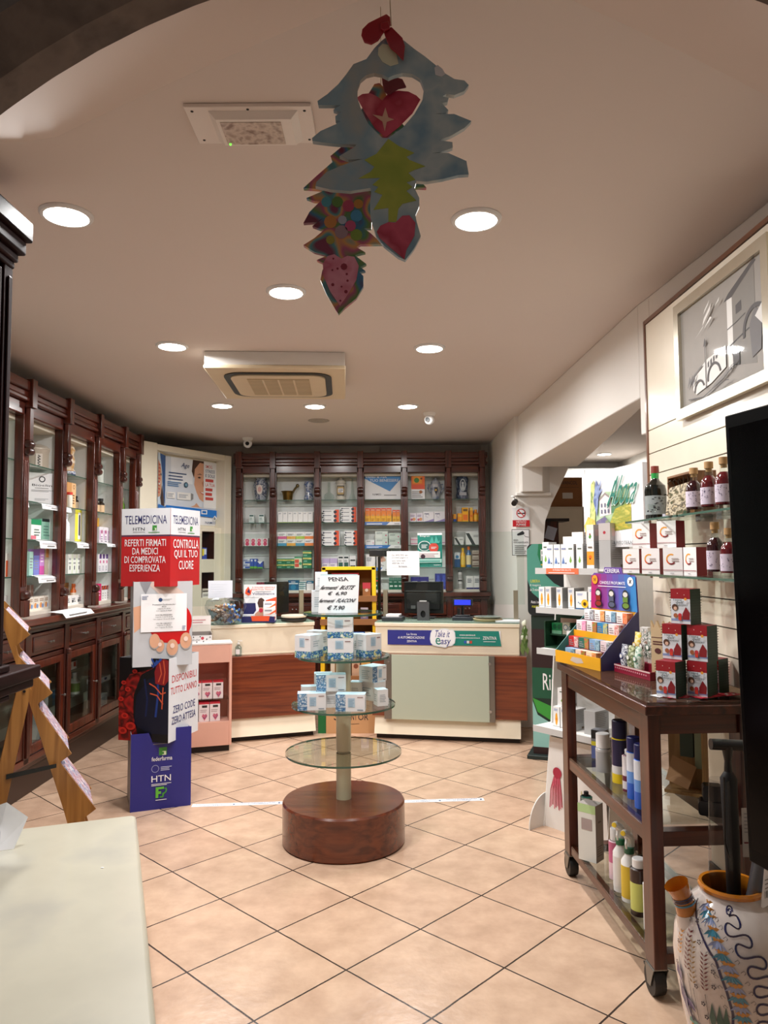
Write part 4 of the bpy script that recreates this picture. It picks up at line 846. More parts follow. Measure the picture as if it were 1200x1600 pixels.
bt = E('counter_banner', 'blue and green banner on the front of the right counter', 'banner', (R0.x, R0.y, 0), AR)
m = M().bx(.11, 1.05, -.008, -.005, .772, .895, PAPER); f = m.face((.11, -.008, .772), (1, 0, 0), (0, 0, 1), .94, .123)
NB, TG = mat('2b2f86', .45), mat('0f8172', .45)
f.rect(-.005, 0, .5, 1, NB).poly([(.5, 0), (1.005, 0), (.985, 1), (.5, 1)], TG)
f.text('La linea', .17, .66, .26, .80, PAPER).text('di AUTOMEDICAZIONE', .09, .42, .33, .58, PAPER).text('ZENTIVA', .17, .18, .26, .32, PAPER)
f.text('www.zentiva.it', .64, .66, .78, .78, PAPER).text('www.takeiteasyzentiva.it', .60, .46, .82, .58, PAPER); f.rect(.68, .16, .70, .34, mat('2f58b0')).rect(.705, .16, .725, .34, mat('d8d8d8')).rect(.73, .16, .75, .34, mat('c2402f')); f.text('ZENTIVA', .845, .42, .965, .64, PAPER).lines(.85, .28, .96, .36, 1, PAPER, .4)
m.ob('strip', bt, sm=0)
m = M(); pts = [(.0, .45), (.03, .75), (.10, .93), (.2, .97), (.3, .92), (.45, .98), (.62, 1), (.78, .93), (.9, .95), (.98, .8), (1, .5), (.97, .25), (.85, .1), (.7, .08), (.6, 0), (.45, .04), (.3, .06), (.12, .12), (.03, .25)]
W, H = .215, .16; m.prism([(.465 + a * W, .752 + b * H) for a, b in pts], -.013, -.009, mat('dfe6ea', .4))
f = m.face((.465, -.013, .752), (1, 0, 0), (0, 0, 1), W, H); f.poly([(.03 + a * .94, .04 + b * .92) for a, b in pts], PAPER)
f.text('Take it', .2, .55, .78, .9, NB, .1).text('e', .22, .16, .42, .52, TG).text('asy', .42, .08, .8, .42, NB, .1); m.ob('cloud_badge', bt, sm=0)
L1 = V((-.612, 6.402)); AL = math.atan2(.232, .676); L0 = L1 - V((math.cos(AL), math.sin(AL))) * 1.25
tl = E('counter', 'left cream and wood shop counter beside the pink cabinet', 'counter', (L0.x, L0.y, 0), AL)
counter(tl, 1.25, False)
# protective screens on grey posts
def screen(label, org, ang, x0, x1, posts, sheets):
    t = E('protective_screen', label, 'screen', (org.x, org.y, 0), ang)
    bbox('sheet', t, x0, x1, .215, .221, 1.10, 1.72, PLEXI)
    for p in posts: bbox('post', t, p, p + .038, .19, .2145, .9635, 1.22, mat('8f8672', .4, .3))
screen('clear protective screen standing on the left counter', L0, AL, -.02, 1.21, (.03, 1.165), 1)
screen('clear protective screen standing on the right counter', R0, AR, .02, LR + .05, (.03, LR - .045), 1)
def cpos(org, ang, x, y, z=.9635):
    return V((org.x + x * math.cos(ang) - y * math.sin(ang), org.y + x * math.sin(ang) + y * math.cos(ang), z))
def cx_of(org, ang, px, yy):
    """local x on a counter for a pixel column at local depth yy"""
    r = ray(px, 960); k = r.x / r.y; o = cpos(org, ang, 0, yy)
    # (o.x + t cos) = k (o.y + t sin)
    return (k * o.y - o.x) / (math.cos(ang) - k * math.sin(ang))
def on(org, ang, px, yy): return cpos(org, ang, cx_of(org, ang, px, yy), yy)
# sheets taped on the right screen
def sheet(label, org, ang, x0, x1, ztop, zbot, draw, cat='notice', yy=.2145, body=PAPER):
    a, b = cx_of(org, ang, x0, yy), cx_of(org, ang, x1, yy); W = b - a
    m = M().bx(0, W, 0, .0006, 0, ztop - zbot, body); draw(m.face((0, 0, 0), (1, 0, 0), (0, 0, 1), W, ztop - zbot))
    p = cpos(org, ang, a, yy - .0008, zbot); return tag(m.ob('taped_sheet', None, p, ang, sm=0), label, cat)
def n1(f):
    for k, s in enumerate(('Dal 24/02/2022 sara', 'possibile pagare in', 'auto turno dalle', 'APERTURE 19,30')): f.text(s, .16, .80 - k * .115, .16 + .026 * len(s), .87 - k * .115, INK)
    f.text('farmacia', .36, .34, .62, .41, INK).lines(.16, .33, .8, .35, 1, GREY, .5)
sheet('white typed notice taped to the right protective screen', R0, AR, 605, 656, at(630, 861, 6.4).z, at(630, 899, 6.4).z, n1)
def n2(f):
    f.rect(0, 0, 1, .95, mat('1d8f84', .5)).rect(0, .94, 1, 1, PAPER).text('Imigran', .1, .88, .5, .94, PAPER); f.disc(.28, .62, .055, PAPER, ry=.045).disc(.28, .62, .05, mat('23635f', .5), ry=.04).lines(.16, .56, .42, .68, 3, PAPER, .45).disc(.66, .57, .042, mat('d8483c', .5)).lines(.55, .54, .78, .61, 2, PAPER, .4)
    f.poly([(.5, .75), (.6, .9), (.68, .72), (.76, .92), (.85, .74), (.9, .8), (.9, .7), (.5, .7)], mat('4fb0a4', .5)).rect(.06, .27, .92, .46, PAPER).lines(.1, .29, .88, .42, 3, mat('c9a0a8'), .5).disc(.22, .31, .02, mat('3a2030')); f.rect(.02, .13, .98, .24, mat('a8d4cc', .5)).lines(.06, .16, .95, .21, 1, TG, .5).text('ratiopharm', .66, .04, .94, .08, PAPER)
sheet('green product poster on the right protective screen', R0, AR, 653.5, 692, at(672, 833, 6.45).z, at(672, 886, 6.45).z, n2, 'poster', .2225)
def n3(f): f.lines(.1, .1, .8, .9, 6, mat('d5d8e2', .6), .15)
sheet('blank looking white sheet on the left protective screen', L0, AL, 325, 363, at(344, 908, 6.2).z, at(344, 936, 6.2).z, n3, body=mat('dfe1ea', .6))
# right counter: monitor, holder, printer, customer display, plates, papers, flowers
p = on(R0, AR, 662, .36); t = E('computer_monitor', 'black computer monitor seen from behind on the right counter', 'monitor', p, AR)
m = M().bx(-.175, .175, 0, .04, .045, .325, BLACK).bx(-.15, .15, -.018, 0, .08, .225, mat('131315', .4)).bx(-.16, .16, -.022, 0, .235, .245, mat('3a3a3c', .35)); m.ob('casing', t, bev=.006)
M().bx(-.10, .10, -.05, .09, 0, .012, BLACK).bx(-.03, .03, -.012, .02, .012, .09, BLACK).ob('stand', t, bev=.003)
M().bx(-.11, -.07, -.0225, -.0182, .085, .115, mat('6a6a6c', .5)).ob('socket_plate', t)
p = on(R0, AR, 661, .13); t = E('handset_holder', 'grey upright handset holder in front of the monitor', 'holder', p, AR)
m = M(); hole = [(.022 * math.cos(a), .055 + .030 * math.sin(a)) for a in [2 * PI * k / 16 for k in range(16)]]
m.prism([(-.052, 0), (.052, 0), (.052, .16), (-.052, .16)], 0, .012, mat('4a4a4c', .4), 'y', [hole[::-1]]).bx(-.052, .052, .03, .05, 0, .15, mat('1a1a1b', .5)).bx(-.052, -.045, .012, .03, 0, .15, mat('4a4a4c', .4)).bx(.045, .052, .012, .03, 0, .15, mat('4a4a4c', .4)); m.ob('body', t, sm=0)
bbox('top_clip', t, -.03, .03, -.003, .02, .1605, .17, mat('b9b9b9', .4))
p = on(R0, AR, 614, .085); t = E('receipt_printer', 'low dark receipt printer with white paper beside the post', 'printer', p, AR)
bbox('body', t, -.09, .09, -.05, .10, 0, .035, mat('35383c', .4), .006); bbox('paper_sheaf', t, -.055, .06, -.04, .09, .0355, .055, PAPER, .002)
p = on(R0, AR, 723, .24); t = E('customer_display', 'pole display with glowing blue screen on the right counter', 'display', p, AR)
m = M().bx(-.085, .085, -.07, .07, 0, .03, mat('2c2f36', .4)).bx(-.06, .06, -.05, .05, .03, .045, mat('23262c', .4)); m.ob('base', t, bev=.004)
M().tube([(0, 0, .045), (0, 0, .125)], .012, BLACK).bx(-.045, -.02, -.02, .02, .05, .10, BLACK).ob('pole', t)
bbox('head', t, -.085, .085, -.012, .03, .118, .178, mat('24262b', .35), .004); bbox('screen', t, -.07, .07, -.0145, -.0122, .13, .172, mat('2a34d8', .3, emis=1.4))
p = on(R0, AR, 593, .30); t = E('pole_display', 'tall black pole display at the left end of the right counter', 'display', p, AR)
M().bx(-.05, .05, -.05, .05, 0, .015, BLACK).bx(-.012, .012, -.012, .012, .015, .55, BLACK).ob('pole', t); bbox('head', t, -.085, .10, -.03, .03, .5505, .61, mat('101114', .4), .004)
p = on(R0, AR, 762, .16); t = tag(M().lathe([(.001, 0), (.11, 0), (.12, .012), (.125, .02), (.12, .022), (.001, .016)], mat('c9b48a', .5), 28).ob('wicker_tray', None, p), 'flat round straw tray on the right counter', 'tray')
tag(M().lathe([(.001, 0), (.09, 0), (.118, .014), (.12, .017), (.11, .017), (.001, .006)], mat('8f9c94', .25, coat=.4), 28).ob('plate', None, p + V((0, 0, .0225))), 'pale green plate lying on the straw tray', 'plate')
tag(bbox('paper_stack', None, -.10, .10, -.06, .07, 0, .012, PAPER, 0, on(R0, AR, 793, .12), AR), 'white papers at the right end of the right counter', 'papers')
p = cpos(R0, AR, LR + .034, -.012, 0.957); t = E('flower_bunch', 'drooping white and green flower bunch at the right counter end', 'flowers', p)
rnd = random.Random(3); ms, ml, mf = M(), M(), M()
for k in range(14):
    a = rnd.uniform(0, 2 * PI); q = rnd.uniform(.005, .022); e = V((q * math.cos(a), q * math.sin(a), rnd.uniform(-.12, .02)))
    ms.tube([(0, 0, -.258), (e.x * .5, e.y * .5, -.12), e], .003, mat('6f8a4a', .6), 5)
    if k % 2: mf.ball(e, (.015, .015, .024), mat('dfe3cf', .6), 8, 5)
    for j in range(2):
        b = e + V((rnd.uniform(-.008, .008), rnd.uniform(-.012, .008), -.03 - .04 * j)); ml.add([b, b + V((.018, .004, -.03)), b + V((.004, 0, -.075)), b + V((-.014, -.004, -.03))], [(0, 1, 2, 3)], mat(('5f7f3f', '87a05f')[j], .6))
ms.ob('stems', t); ml.ob('leaves', t, sm=0); mf.ob('blossoms', t)
# left counter: sweets bowl, display stand, dark monitor, plates
p = on(L0, AL, 352, .02); t = E('candy_bowl', 'cellophane wrapped glass bowl of sweets on the left counter', 'bowl', p)
M().lathe([(.001, .001), (.07, .002), (.12, .05), (.145, .12), (.14, .12), (.112, .05), (.001, .01)], glass('dfe6ec', 1.45), 28).ob('glass_bowl', t)
rnd = random.Random(5); m = M(); n = 30; vs = []
for j, (r, z) in enumerate(((.10, .005), (.148, .06), (.165, .13), (.15, .19), (.06, .20))):
    for i in range(n): a = 2 * PI * i / n; q = r * rnd.uniform(.9, 1.1); vs.append((q * math.cos(a), q * math.sin(a), max(.002, z + rnd.uniform(-.012, .02))))
m.add(vs, [(j * n + i, j * n + (i + 1) % n, (j + 1) * n + (i + 1) % n, (j + 1) * n + i) for j in range(4) for i in range(n)], glass('f4f6f8', 1.35, .08))
a = V((.15, -.02, .10)); m.add([a, a + V((.05, 0, .10)), a + V((.09, .02, .13)), a + V((.11, -.02, .09)), a + V((.06, -.03, -.01))], [(0, 1, 2), (0, 2, 3), (0, 3, 4)], glass('eef2f4', 1.45, .1))
m.ob('cellophane', t, sm=0)
mm = None
cc = [('b08a6a', 'e0c8b0', 'brown and beige wrapped sweet in the cellophane bowl', 'brown sweets'), ('5a8fd0', 'f4e860', 'blue and yellow wrapped sweet in the cellophane bowl', 'blue and yellow sweets'), ('d8a0b0', 'f4e4e0', 'pink wrapped sweet in the cellophane bowl', 'pink sweets')]
proto = {}
for k in range(54):
    c = 1 if k % 3 == 1 else (2 if k % 7 == 0 else 0)
    lay = k // 14; a = k * 2.399; q = .105 * math.sqrt(((k % 14) + .5) / 14) * (1, 1.1, .95, .7)[lay]
    if c == 1: a = -.3 + .5 * math.sin(k)
    pos = p + V((q * math.cos(a), q * math.sin(a), .028 + .036 * lay + .003 * (k % 5)))
    if c in proto: o = proto[c].copy(); C.objects.link(o)
    else:
        m = M().tube([(-.03, 0, 0), (-.016, 0, 0), (-.012, 0, 0), (.012, 0, 0), (.016, 0, 0), (.03, 0, 0)], [.013, .003, .011, .011, .003, .013], mat(cc[c][0], .35), 8).lathe([(.0115, -.004), (.0115, .004)], mat(cc[c][1], .35), 8, (0, 0, 0), 'x'); o = m.ob('wrapped_sweet'); proto[c] = o
    o.location = pos; o.rotation_euler = (k * .7, k * 1.3 % 1 - .5, k * 1.9); tag(o, cc[c][2], 'sweet', cc[c][3])
p = on(L0, AL, 405, .07); t = E('counter_display', 'orange and navy cardboard display with woman photo on the left counter', 'display stand', p, .02)
DB, OR = mat('23235e', .5), mat('e8552a', .5)
m = M().bx(-.14, .14, .05, .056, 0, .315, PAPER); f = m.face((-.14, .05, 0), (1, 0, 0), (0, 0, 1), .28, .315)
f.rect(0, 0, .55, .5, DB).poly([(.5, .2), (1, .2), (1, .66), (.62, .56)], OR).rect(0, .66, 1, 1, PAPER); f.text('IL DOLORE CERVICALE', .26, .90, .96, .945, OR).text('NON TI DA TREGUA?', .26, .845, .92, .885, OR).lines(.36, .80, .86, .83, 1, GREY, .5).text('Voltadvance', .26, .72, .94, .79, DB)
f.poly([(.06, .86), (.14, .95), (.2, .84), (.25, .9), (.22, .74), (.14, .70), (.04, .76)], OR).poly([(.1, .8), (.16, .9), (.2, .76)], DB)
f.poly([(.38, .30), (.36, .5), (.42, .62), (.52, .67), (.64, .63), (.70, .5), (.70, .34), (.78, .2), (.3, .2)], PAPER).poly([(.42, .5), (.46, .61), (.54, .645), (.62, .6), (.66, .48), (.62, .38), (.46, .38)], HR).poly([(.47, .38), (.6, .38), (.6, .3), (.72, .2), (.72, .12), (.34, .12), (.34, .2), (.47, .3)], SK).disc(.53, .30, .018, mat('d8304a', .4))
m.ob('back_card', t, sm=0)
m = M().bx(-.14, .14, -.06, .048, 0, .012, DB).bx(-.14, .14, -.064, -.06, 0, .05, DB).add([(-.05, -.065, .012), (.09, -.065, .012), (.10, -.065, .055), (-.06, -.065, .055)], [(0, 1, 2, 3)], OR)
m.ob('tray', t)
VB = [('p', [(0, 0), (.5, .1), (1, .7), (1, .35), (.6, 0)], 'e8652c'), ('l', .1, .5, .8, .8, 2, '3a3f6a')]
for k, (x, y, z, lab) in enumerate(((-.085, -.02, .0125, 'left'), (.09, -.025, .0125, 'right lower'), (.09, -.025, .0665, 'right middle'), (.085, .005, .1205, 'right upper'))):
    q = p + V((x, y, z)); pack('volt', .10, .035, .053, W_, VB, q, (.0, .25, .25, .25)[k], '%s white and orange box in the woman photo display' % lab, 'medicine box')
p = on(L0, AL, 434, .34); t = E('computer_monitor', 'dark monitor edge behind the orange cardboard display', 'monitor', p, AL + .5)
bbox('casing', t, -.13, .13, 0, .035, .05, .33, BLACK, .005); M().bx(-.08, .08, -.05, .09, 0, .012, BLACK).bx(-.025, .025, .036, .06, .012, .15, BLACK).ob('stand', t)
p = on(L0, AL, 459, .07); tag(M().lathe([(.001, 0), (.1, 0), (.112, .01), (.112, .018), (.105, .02), (.001, .02)], mat('2c2a28', .5), 28).ob('dark_tray', None, p), 'thin dark tray under the cream plates', 'tray')
tag(M().lathe([(.001, 0), (.08, 0), (.108, .012), (.11, .02), (.108, .03), (.1, .032), (.001, .026)], mat('ebe2cd', .3, coat=.4), 28).ob('plate', None, p + V((0, 0, .0205))), 'cream oval plate at the right end of the left counter', 'plate')
# sanitizer on the counter's wooden ledge
p = cpos(L0, AL, cx_of(L0, AL, 373, -.03), -.03, .6955); t = E('sanitizer_bottle', 'small clear pump bottle on the ledge of the left counter', 'bottle', p)
M().lathe([(.001, .0005), (.027, .001), (.028, .075), (.012, .092), (.012, .098)], glass('dfe8ea', 1.45), 16).bx(-.016, .016, -.0292, -.0285, .02, .06, PAPER).ob('body', t)
M().lathe([(.013, .0985), (.013, .108), (.005, .11), (.005, .125), (.001, .125)], WHITE, 12).bx(-.006, .03, -.006, .006, .122, .13, WHITE).ob('pump', t)
# pink cabinet
PX0, PX1 = V((-1.545, 5.76)), V((-1.205, 5.86)); d = PX1 - PX0; PA = math.atan2(d.y, d.x); PWD = d.length
t = E('pink_cabinet', 'small pale pink display cabinet with open niche at the left counter', 'cabinet', (PX0.x, PX0.y, 0), PA)
PK_ = mat('e8b3a0', .4)
m = M().bx(0, .02, 0, .20, .05, .83, PK_).bx(PWD - .02, PWD, 0, .20, .05, .83, PK_).bx(.02, PWD - .02, .19, .20, .05, .83, PK_).bx(.02, PWD - .02, 0, .19, .05, .235, PK_).bx(.02, PWD - .02, 0, .19, .69, .83, PK_)
m.ob('body', t, bev=.002); bbox('top', t, -.003, PWD + .003, -.004, .203, .8305, .845, mat('efe6e2', .35), .002)
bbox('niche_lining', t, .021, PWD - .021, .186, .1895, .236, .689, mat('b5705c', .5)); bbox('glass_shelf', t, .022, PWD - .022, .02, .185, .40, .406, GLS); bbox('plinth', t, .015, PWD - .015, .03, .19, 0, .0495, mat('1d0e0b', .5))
HB = [('r', 0, .92, 1, 1, 'c8283a'), ('r', .3, .74, .8, .86, '3a3432'), ('l', .12, .5, .88, .68, 2, 'c0a8ac'), ('p', [(.55, .05), (.82, .3), (.72, .42), (.55, .36), (.4, .42), (.28, .3)], 'cf6a80'), ('c', .55, .28, .2, .05, 200, 400, '6a3a7a'), ('top', 'c0202f')]
ca, sa = math.cos(PA), math.sin(PA)
for r, (z, h, xs) in enumerate(((.2355, .145, (.06, .145, .228)), (.4065, .135, (.085, .168, .252)))):
    for k, x in enumerate(xs):
        yy = .06 + .02 * r; q = V((PX0.x + x * ca - yy * sa, PX0.y + x * sa + yy * ca, z + .0004))
        pack('heart', .078, .07, h, 'efe2e4', HB, q, PA, '%s white and red heart carton on the %s shelf of the pink cabinet' % (('left', 'middle', 'right')[k], ('lower', 'upper')[r]))
# chocolate carton on the pink cabinet
q = V((PX0.x + .11 * ca - .075 * sa, PX0.y + .11 * sa + .075 * ca, .846)); t = E('snack_carton', 'open counter carton with white patterned front on the pink cabinet', 'carton', q, PA)
GC = mat('8f8782', .6)
m = M().bx(-.09, .09, -.055, .10, 0, .004, GC).bx(-.09, -.086, -.055, .10, .004, .075, GC).bx(.086, .09, -.055, .10, .004, .075, GC).bx(-.09, .09, .096, .10, .004, .075, GC).bx(-.09, .09, -.059, -.055, 0, .058, PAPER)
f = m.face((-.09, -.059, 0), (1, 0, 0), (0, 0, 1), .18, .058); f.disc(.6, .62, .012, mat('d8485a', .5)).text('dolce', .15, .3, .5, .55, GREY, .2)
for k in range(7): f.disc(.08 + .14 * k, (.2, .8, .15, .85, .2, .5, .75)[k], .005, INK, 6)
m.ob('tray', t, sm=0)
m = M().add([(-.09, .101, .075), (.09, .101, .075), (.09, .115, .20), (-.09, .115, .20), (-.09, .104, .075), (.09, .104, .075), (.09, .118, .20), (-.09, .118, .20)], [(0, 1, 2, 3), (5, 4, 7, 6), (0, 3, 7, 4), (1, 5, 6, 2), (2, 6, 7, 3), (0, 4, 5, 1)], mat('d9d2c8', .6))
f = m.face((-.09, .106, .12), (1, 0, 0), (0, .1, 1), .18, .075); f.rect(0, .1, 1, 1, mat('efe6e2', .5)).lines(.2, .3, .8, .8, 2, mat('c9868a'), .4); m.ob('lid', t, sm=0)
for k in range(4): tag(bbox('snack_bar', None, -.05, .05, -.011, .011, 0, .03, mat(('7a2a2a', 'd8c8b8', '7a2a2a', 'c9b8a8')[k], .4), .002, q + V((-.005 + .012 * k, -.02 + .028 * k, .0045 + .0)), PA + .5), 'wrapped snack bar in the open carton, %s from the front' % ORD[k], 'snack bar', 'snack bars in the open carton')
# goods in the niches of the cream corner cabinet
cA = V((-2.30, 6.92)); cd_ = V((-1.66, 7.98)) - cA; cW = cd_.length; cang = math.atan2(cd_.y, cd_.x)
def cor(x, y, z): return V((cA.x + x * math.cos(cang) - y * math.sin(cang), cA.y + x * math.sin(cang) + y * math.cos(cang), z))
pack('nich1', .08, .06, .12, '3a52b0', [('r', 0, .3, .5, .9, 'e8d23a'), ('r', .5, .4, .9, .9, 'dfe8f4')], cor(cW - .33, .10, 1.5005), cang, 'blue and yellow box in the upper dark niche')
pack('nich2', .12, .08, .05, 'e9e6de', [('l', .1, .3, .9, .8, 2, '3a3a3a')], cor(cW - .30, .10, 1.1005), cang, 'low white box in the lower dark niche')
pack('nich3', .10, .07, .04, 'd8cfc0', [('r', 0, .2, 1, .5, '2a2624')], cor(cW - .30, .10, 1.151), cang, 'second low box stacked in the lower dark niche')
# ================================================================ CENTRE OF THE ROOM
PC = V((-.225, 4.03, 0))
t = E('display_stand', 'round glass shelf stand with pole on a brown drum base', 'display stand', PC)
DR = wood('4a1d0f', '74381f', 'x', .25, .4)
M().lathe([(.001, 0), (.318, 0), (.326, .008), (.326, .208), (.318, .218), (.001, .218)], DR, 64).ob('drum_base', t)
M().lathe([(.040, .2185), (.040, .4575), (.0405, .4575)], mat('cfc4a8', .35, coat=.2), 28).lathe([(.040, .4705), (.040, 1.196)], mat('cfc4a8', .35, coat=.2), 28).ob('pole', t)
M().lathe([(.034, .458), (.034, .4705)], mat('a9a08a', .4), 20).ob('collar', t)
DZ = [(.458, .470, .312), (.709, .721, .280), (.966, .978, .252), (1.197, 1.209, .218)]
for a, b, r in DZ:
    m = M().lathe([(.041 if a < 1 else .001, a), (r - .002, a)], GLS, 64).lathe([(r, a + .001), (r, b - .001)], GEDGE, 64).lathe([(r - .002, b), (.041 if a < 1 else .001, b)], GLS, 64)
    m.ob('glass_disc', t, norm=False)
FLO = mix(['e4eaee', '2f78b8', '16507e', '8fc0cc', 'd8cf6a', 'e8eef0'], 60, .45, pos=[.30, .40, .48, .56, .63, .70], detail=2)
FLB = mix(['dfe8f0', '6f9cc0', '2c5f92', 'cfdde8', '3f7298'], 55, .45, detail=2)
BXA = [('m', 0, 0, 1, .30, FLO), ('sr', 0, 0, 1, .30, FLO), ('r', .3, .48, .62, .88, 'b4cbdc'), ('l', .34, .52, .6, .84, 5, '8fb0c8'), ('r', .68, .82, .9, .86, '8a6a6a'), ('top', 'bfdcec'), ('sl', .2, .5, .7, .8, 3, 'b4bcc2')]
BXB = [('m', 0, 0, .34, 1, FLB), ('r', .42, .25, .66, .8, 'b4cbdc'), ('l', .45, .3, .64, .76, 5, '8fb0c8'), ('r', .74, .82, .94, .86, '8a6a6a'), ('r', .74, .08, .94, .12, '6a7a8a'), ('top', 'bfdcec'), ('sl', .2, .2, .8, .8, 5, 'b4bcc2')]
BXC = [('l', .2, .25, .8, .75, 5, 'b0b6bc'), ('sl', .2, .25, .8, .75, 4, 'b4bcc2'), ('top', 'bfdcec')]
def pc(px, dy, z): y = PC.y + dy; p = at(px, 950, y); return V((p.x, y, z))
def dbox(px, dy, z, w, d, h, rz, items, label, body='e9e8ea'): pack('ferm%d' % len(items), w, d, h, body, items, pc(px, dy, z + .0004), rz, label, 'supplement box', None, 'supplement_box')
# top disc
dbox(496, .03, 1.209, .062, .07, .115, .15, BXC, 'lower pale carton beside the handwritten sign on the top disc')
dbox(502, .03, 1.3246, .068, .07, .10, .1, BXC, 'upper pale carton stacked beside the handwritten sign')
sg = M(); sg.prism([(-.105, 0), (.105, 0), (.105, .2), (-.105, .2)], 0, .003, PAPER); f = sg.face((-.105, 0, 0), (1, 0, 0), (0, 0, 1), .21, .2)
f.text('PENSA', .22, .84, .72, .95, INK, -.06, .022).text('fermenti  BUSTE', .04, .62, .88, .73, INK, .1, .022).text('€  6,90', .22, .46, .70, .57, INK, .1, .022).text('fermenti  FLACONI', .02, .28, .92, .38, INK, .08, .022).text('€ 7,90', .22, .07, .66, .20, INK, .1, .022)
for v in sg.v: v.x += v.z * .05
tag(sg.ob('price_sign', None, pc(528, -.08, 1.2094), .03, sm=0), 'white handwritten price sign standing on the top glass disc', 'sign')
tag(M().prism([(-.10, 0), (.10, 0), (.10, .205), (-.10, .205)], 0, .004, mat('a8c4c8', .5)).ob('backing_card', None, pc(530, -.066, 1.2094), .03, sm=0), 'pale teal card directly behind the handwritten price sign', 'card')
# second disc
z = .978
dbox(532.5, -.13, z, .132, .09, .108, 0, BXA, 'lower of two floral boxes at the front centre of the second disc')
dbox(532, -.13, z + .1086, .132, .09, .106, 0, BXA, 'upper of two floral boxes at the front centre of the second disc')
dbox(483, -.075, z, .10, .12, .118, -.5, BXA, 'front floral box at the left of the second disc')
dbox(497, .10, z, .10, .08, .122, -.5, BXA, 'rear floral box at the left of the second disc')
dbox(576, -.06, z, .11, .08, .118, .75, BXA, 'floral box turned outward at the right of the second disc')
dbox(559, .03, z, .07, .09, .11, .1, BXC, 'plain side box behind the right of the second disc')
# third disc
z = .721
dbox(487, -.155, z, .145, .08, .085, .10, BXB, 'front left blue patterned box on the third disc')
dbox(548, -.19, z, .150, .08, .085, -.06, BXB, 'front right blue patterned box on the third disc')
dbox(517, -.098, z + .0858, .155, .085, .085, .08, BXB, 'blue patterned box bridging two boxes on the third disc')
dbox(484, .02, z, .09, .07, .09, .2, BXC, 'pale box behind the left boxes of the third disc')
dbox(505, .11, z, .10, .07, .145, .1, BXC, 'tall pale box at the back left of the third disc')
dbox(520, -.10, z, .10, .06, .0855, .0, BXC, 'pale box under the bridging box of the third disc')
dbox(557, .09, z, .07, .07, .10, -.2, BXC, 'pale box at the back right of the third disc')
dbox(594, -.06, z, .058, .07, .085, .35, BXC, 'small pale upright box at the right of the third disc')
dbox(582, .10, z, .09, .11, .10, .8, BXC, 'pale box below the turned blue box of the third disc')
dbox(582, .10, z + .1008, .115, .10, .085, .85, BXB, 'blue patterned box turned outward, high at right of the third disc')
dbox(601, -.02, z, .03, .04, .03, .2, BXC, 'tiny white box at the right rim of the third disc')
# yellow floor stand between the counters
y0 = 6.42; a, b = at(500.5, 1100, y0).x, at(590, 1100, y0).x
t = E('floor_display', 'yellow cardboard floor stand with kraft lower box between the counters', 'display stand', ((a + b) / 2, y0, 0)); hw = (b - a) / 2
YL, KR = mat('f2c414', .5), mat('c89a6c', .7); KR2 = mat('8a5a30', .7)
m = M()
for s in (-1, 1): m.prism([(s * hw, .33), (s * (hw - .035), .33), (s * (hw - .045), 1.42), (s * (hw - .012), 1.42)], .0, .22, YL)
m.bx(-hw + .015, hw - .015, 0, .22, 1.40, 1.425, YL); m.ob('frame', t, sm=0)
bbox('back', t, -hw + .04, hw - .04, .20, .215, .33, 1.40, mat('8a5a1c', .7))
for z in (.47, .72, .955, 1.155): M().bx(-hw + .036, hw - .036, .0, .2, z - .012, z, KR2).bx(-hw + .0, hw - .0, -.02, -.001, z - .03, z + .02, KR2).ob('shelf', t, sm=0)
m = M().bx(-hw + .05, hw, 0, .24, .0, .33, KR); f = m.face((-hw + .05, 0, 0), (1, 0, 0), (0, 0, 1), 2 * hw - .05, .33)
f.text('S', .15, .34, .24, .55, INK).text('OLMENT', .25, .34, .60, .50, INK).text('OR', .62, .34, .82, .50, INK).line([(.56, .62), (.66, .75)], .004, INK).line([(.57, .60), (.63, .82)], .004, INK).line([(.57, .58), (.70, .68)], .004, INK).line([(.48, .24), (.64, .25)], .003, INK)
m.ob('kraft_box', t, sm=0)
bbox('green_side', t, -hw - .02, -hw + .0495, .01, .24, 0, .36, mat('0c6a34', .5)); bbox('dark_side', t, hw + .0005, hw + .02, .01, .24, 0, .33, mat('0f2418', .5))
cxm = (a + b) / 2
def ybook(key, x, z, w, h, col, items, label, y=.03): pack(key, w, .03, h, col, items, (cxm + x, y0 + y + .015, z + .0005), 0, label, 'pack', None, 'pack')
ybook('yb_a', -.035, 1.155, .24, .215, 'd8425a', [('r', 0, .55, 1, .78, 'efece8'), ('l', .05, .58, .95, .76, 2, '33363a'), ('r', .05, 0, .95, .5, 'a8794a')], 'wide crimson and brown pack on the top shelf of the yellow stand', .10)
ybook('yb_b', .155, 1.155, .07, .13, 'd8485a', [('r', 0, 0, 1, .6, 'b07a4a'), ('d', .5, .5, .2, 'efe4da')], 'small red and brown pack at the right of the top yellow shelf', .06)
ybook('yb_c', .135, .955, .065, .115, '8a7a9a', [('d', .5, .4, .3, 'c9b0a0'), ('r', 0, .8, 1, 1, 'c9bcc8')], 'mauve pack on the second shelf of the yellow stand')
ybook('yb_d', .085, .72, .11, .14, '3a62b8', [('d', .45, .65, .25, 'e8c8a8'), ('r', 0, 0, 1, .12, 'e8e8ea'), ('d', .6, .4, .2, 'd8743a')], 'blue picture pack on the third shelf of the yellow stand')
ybook('yb_e', .165, .72, .05, .14, 'e8d8b8', [('d', .5, .4, .3, '5a4a6a')], 'narrow cream pack at the right of the third yellow shelf')
ybook('yb_f', -.13, .72, .10, .14, 'c9b8a0', [('d', .5, .6, .25, 'e8e0c8')], 'tan pack at the left of the third yellow shelf')
ybook('yb_g', .06, .47, .07, .16, 'd8b090', [('d', .5, .6, .3, '8a4a30')], 'left tan pack on the lowest yellow shelf')
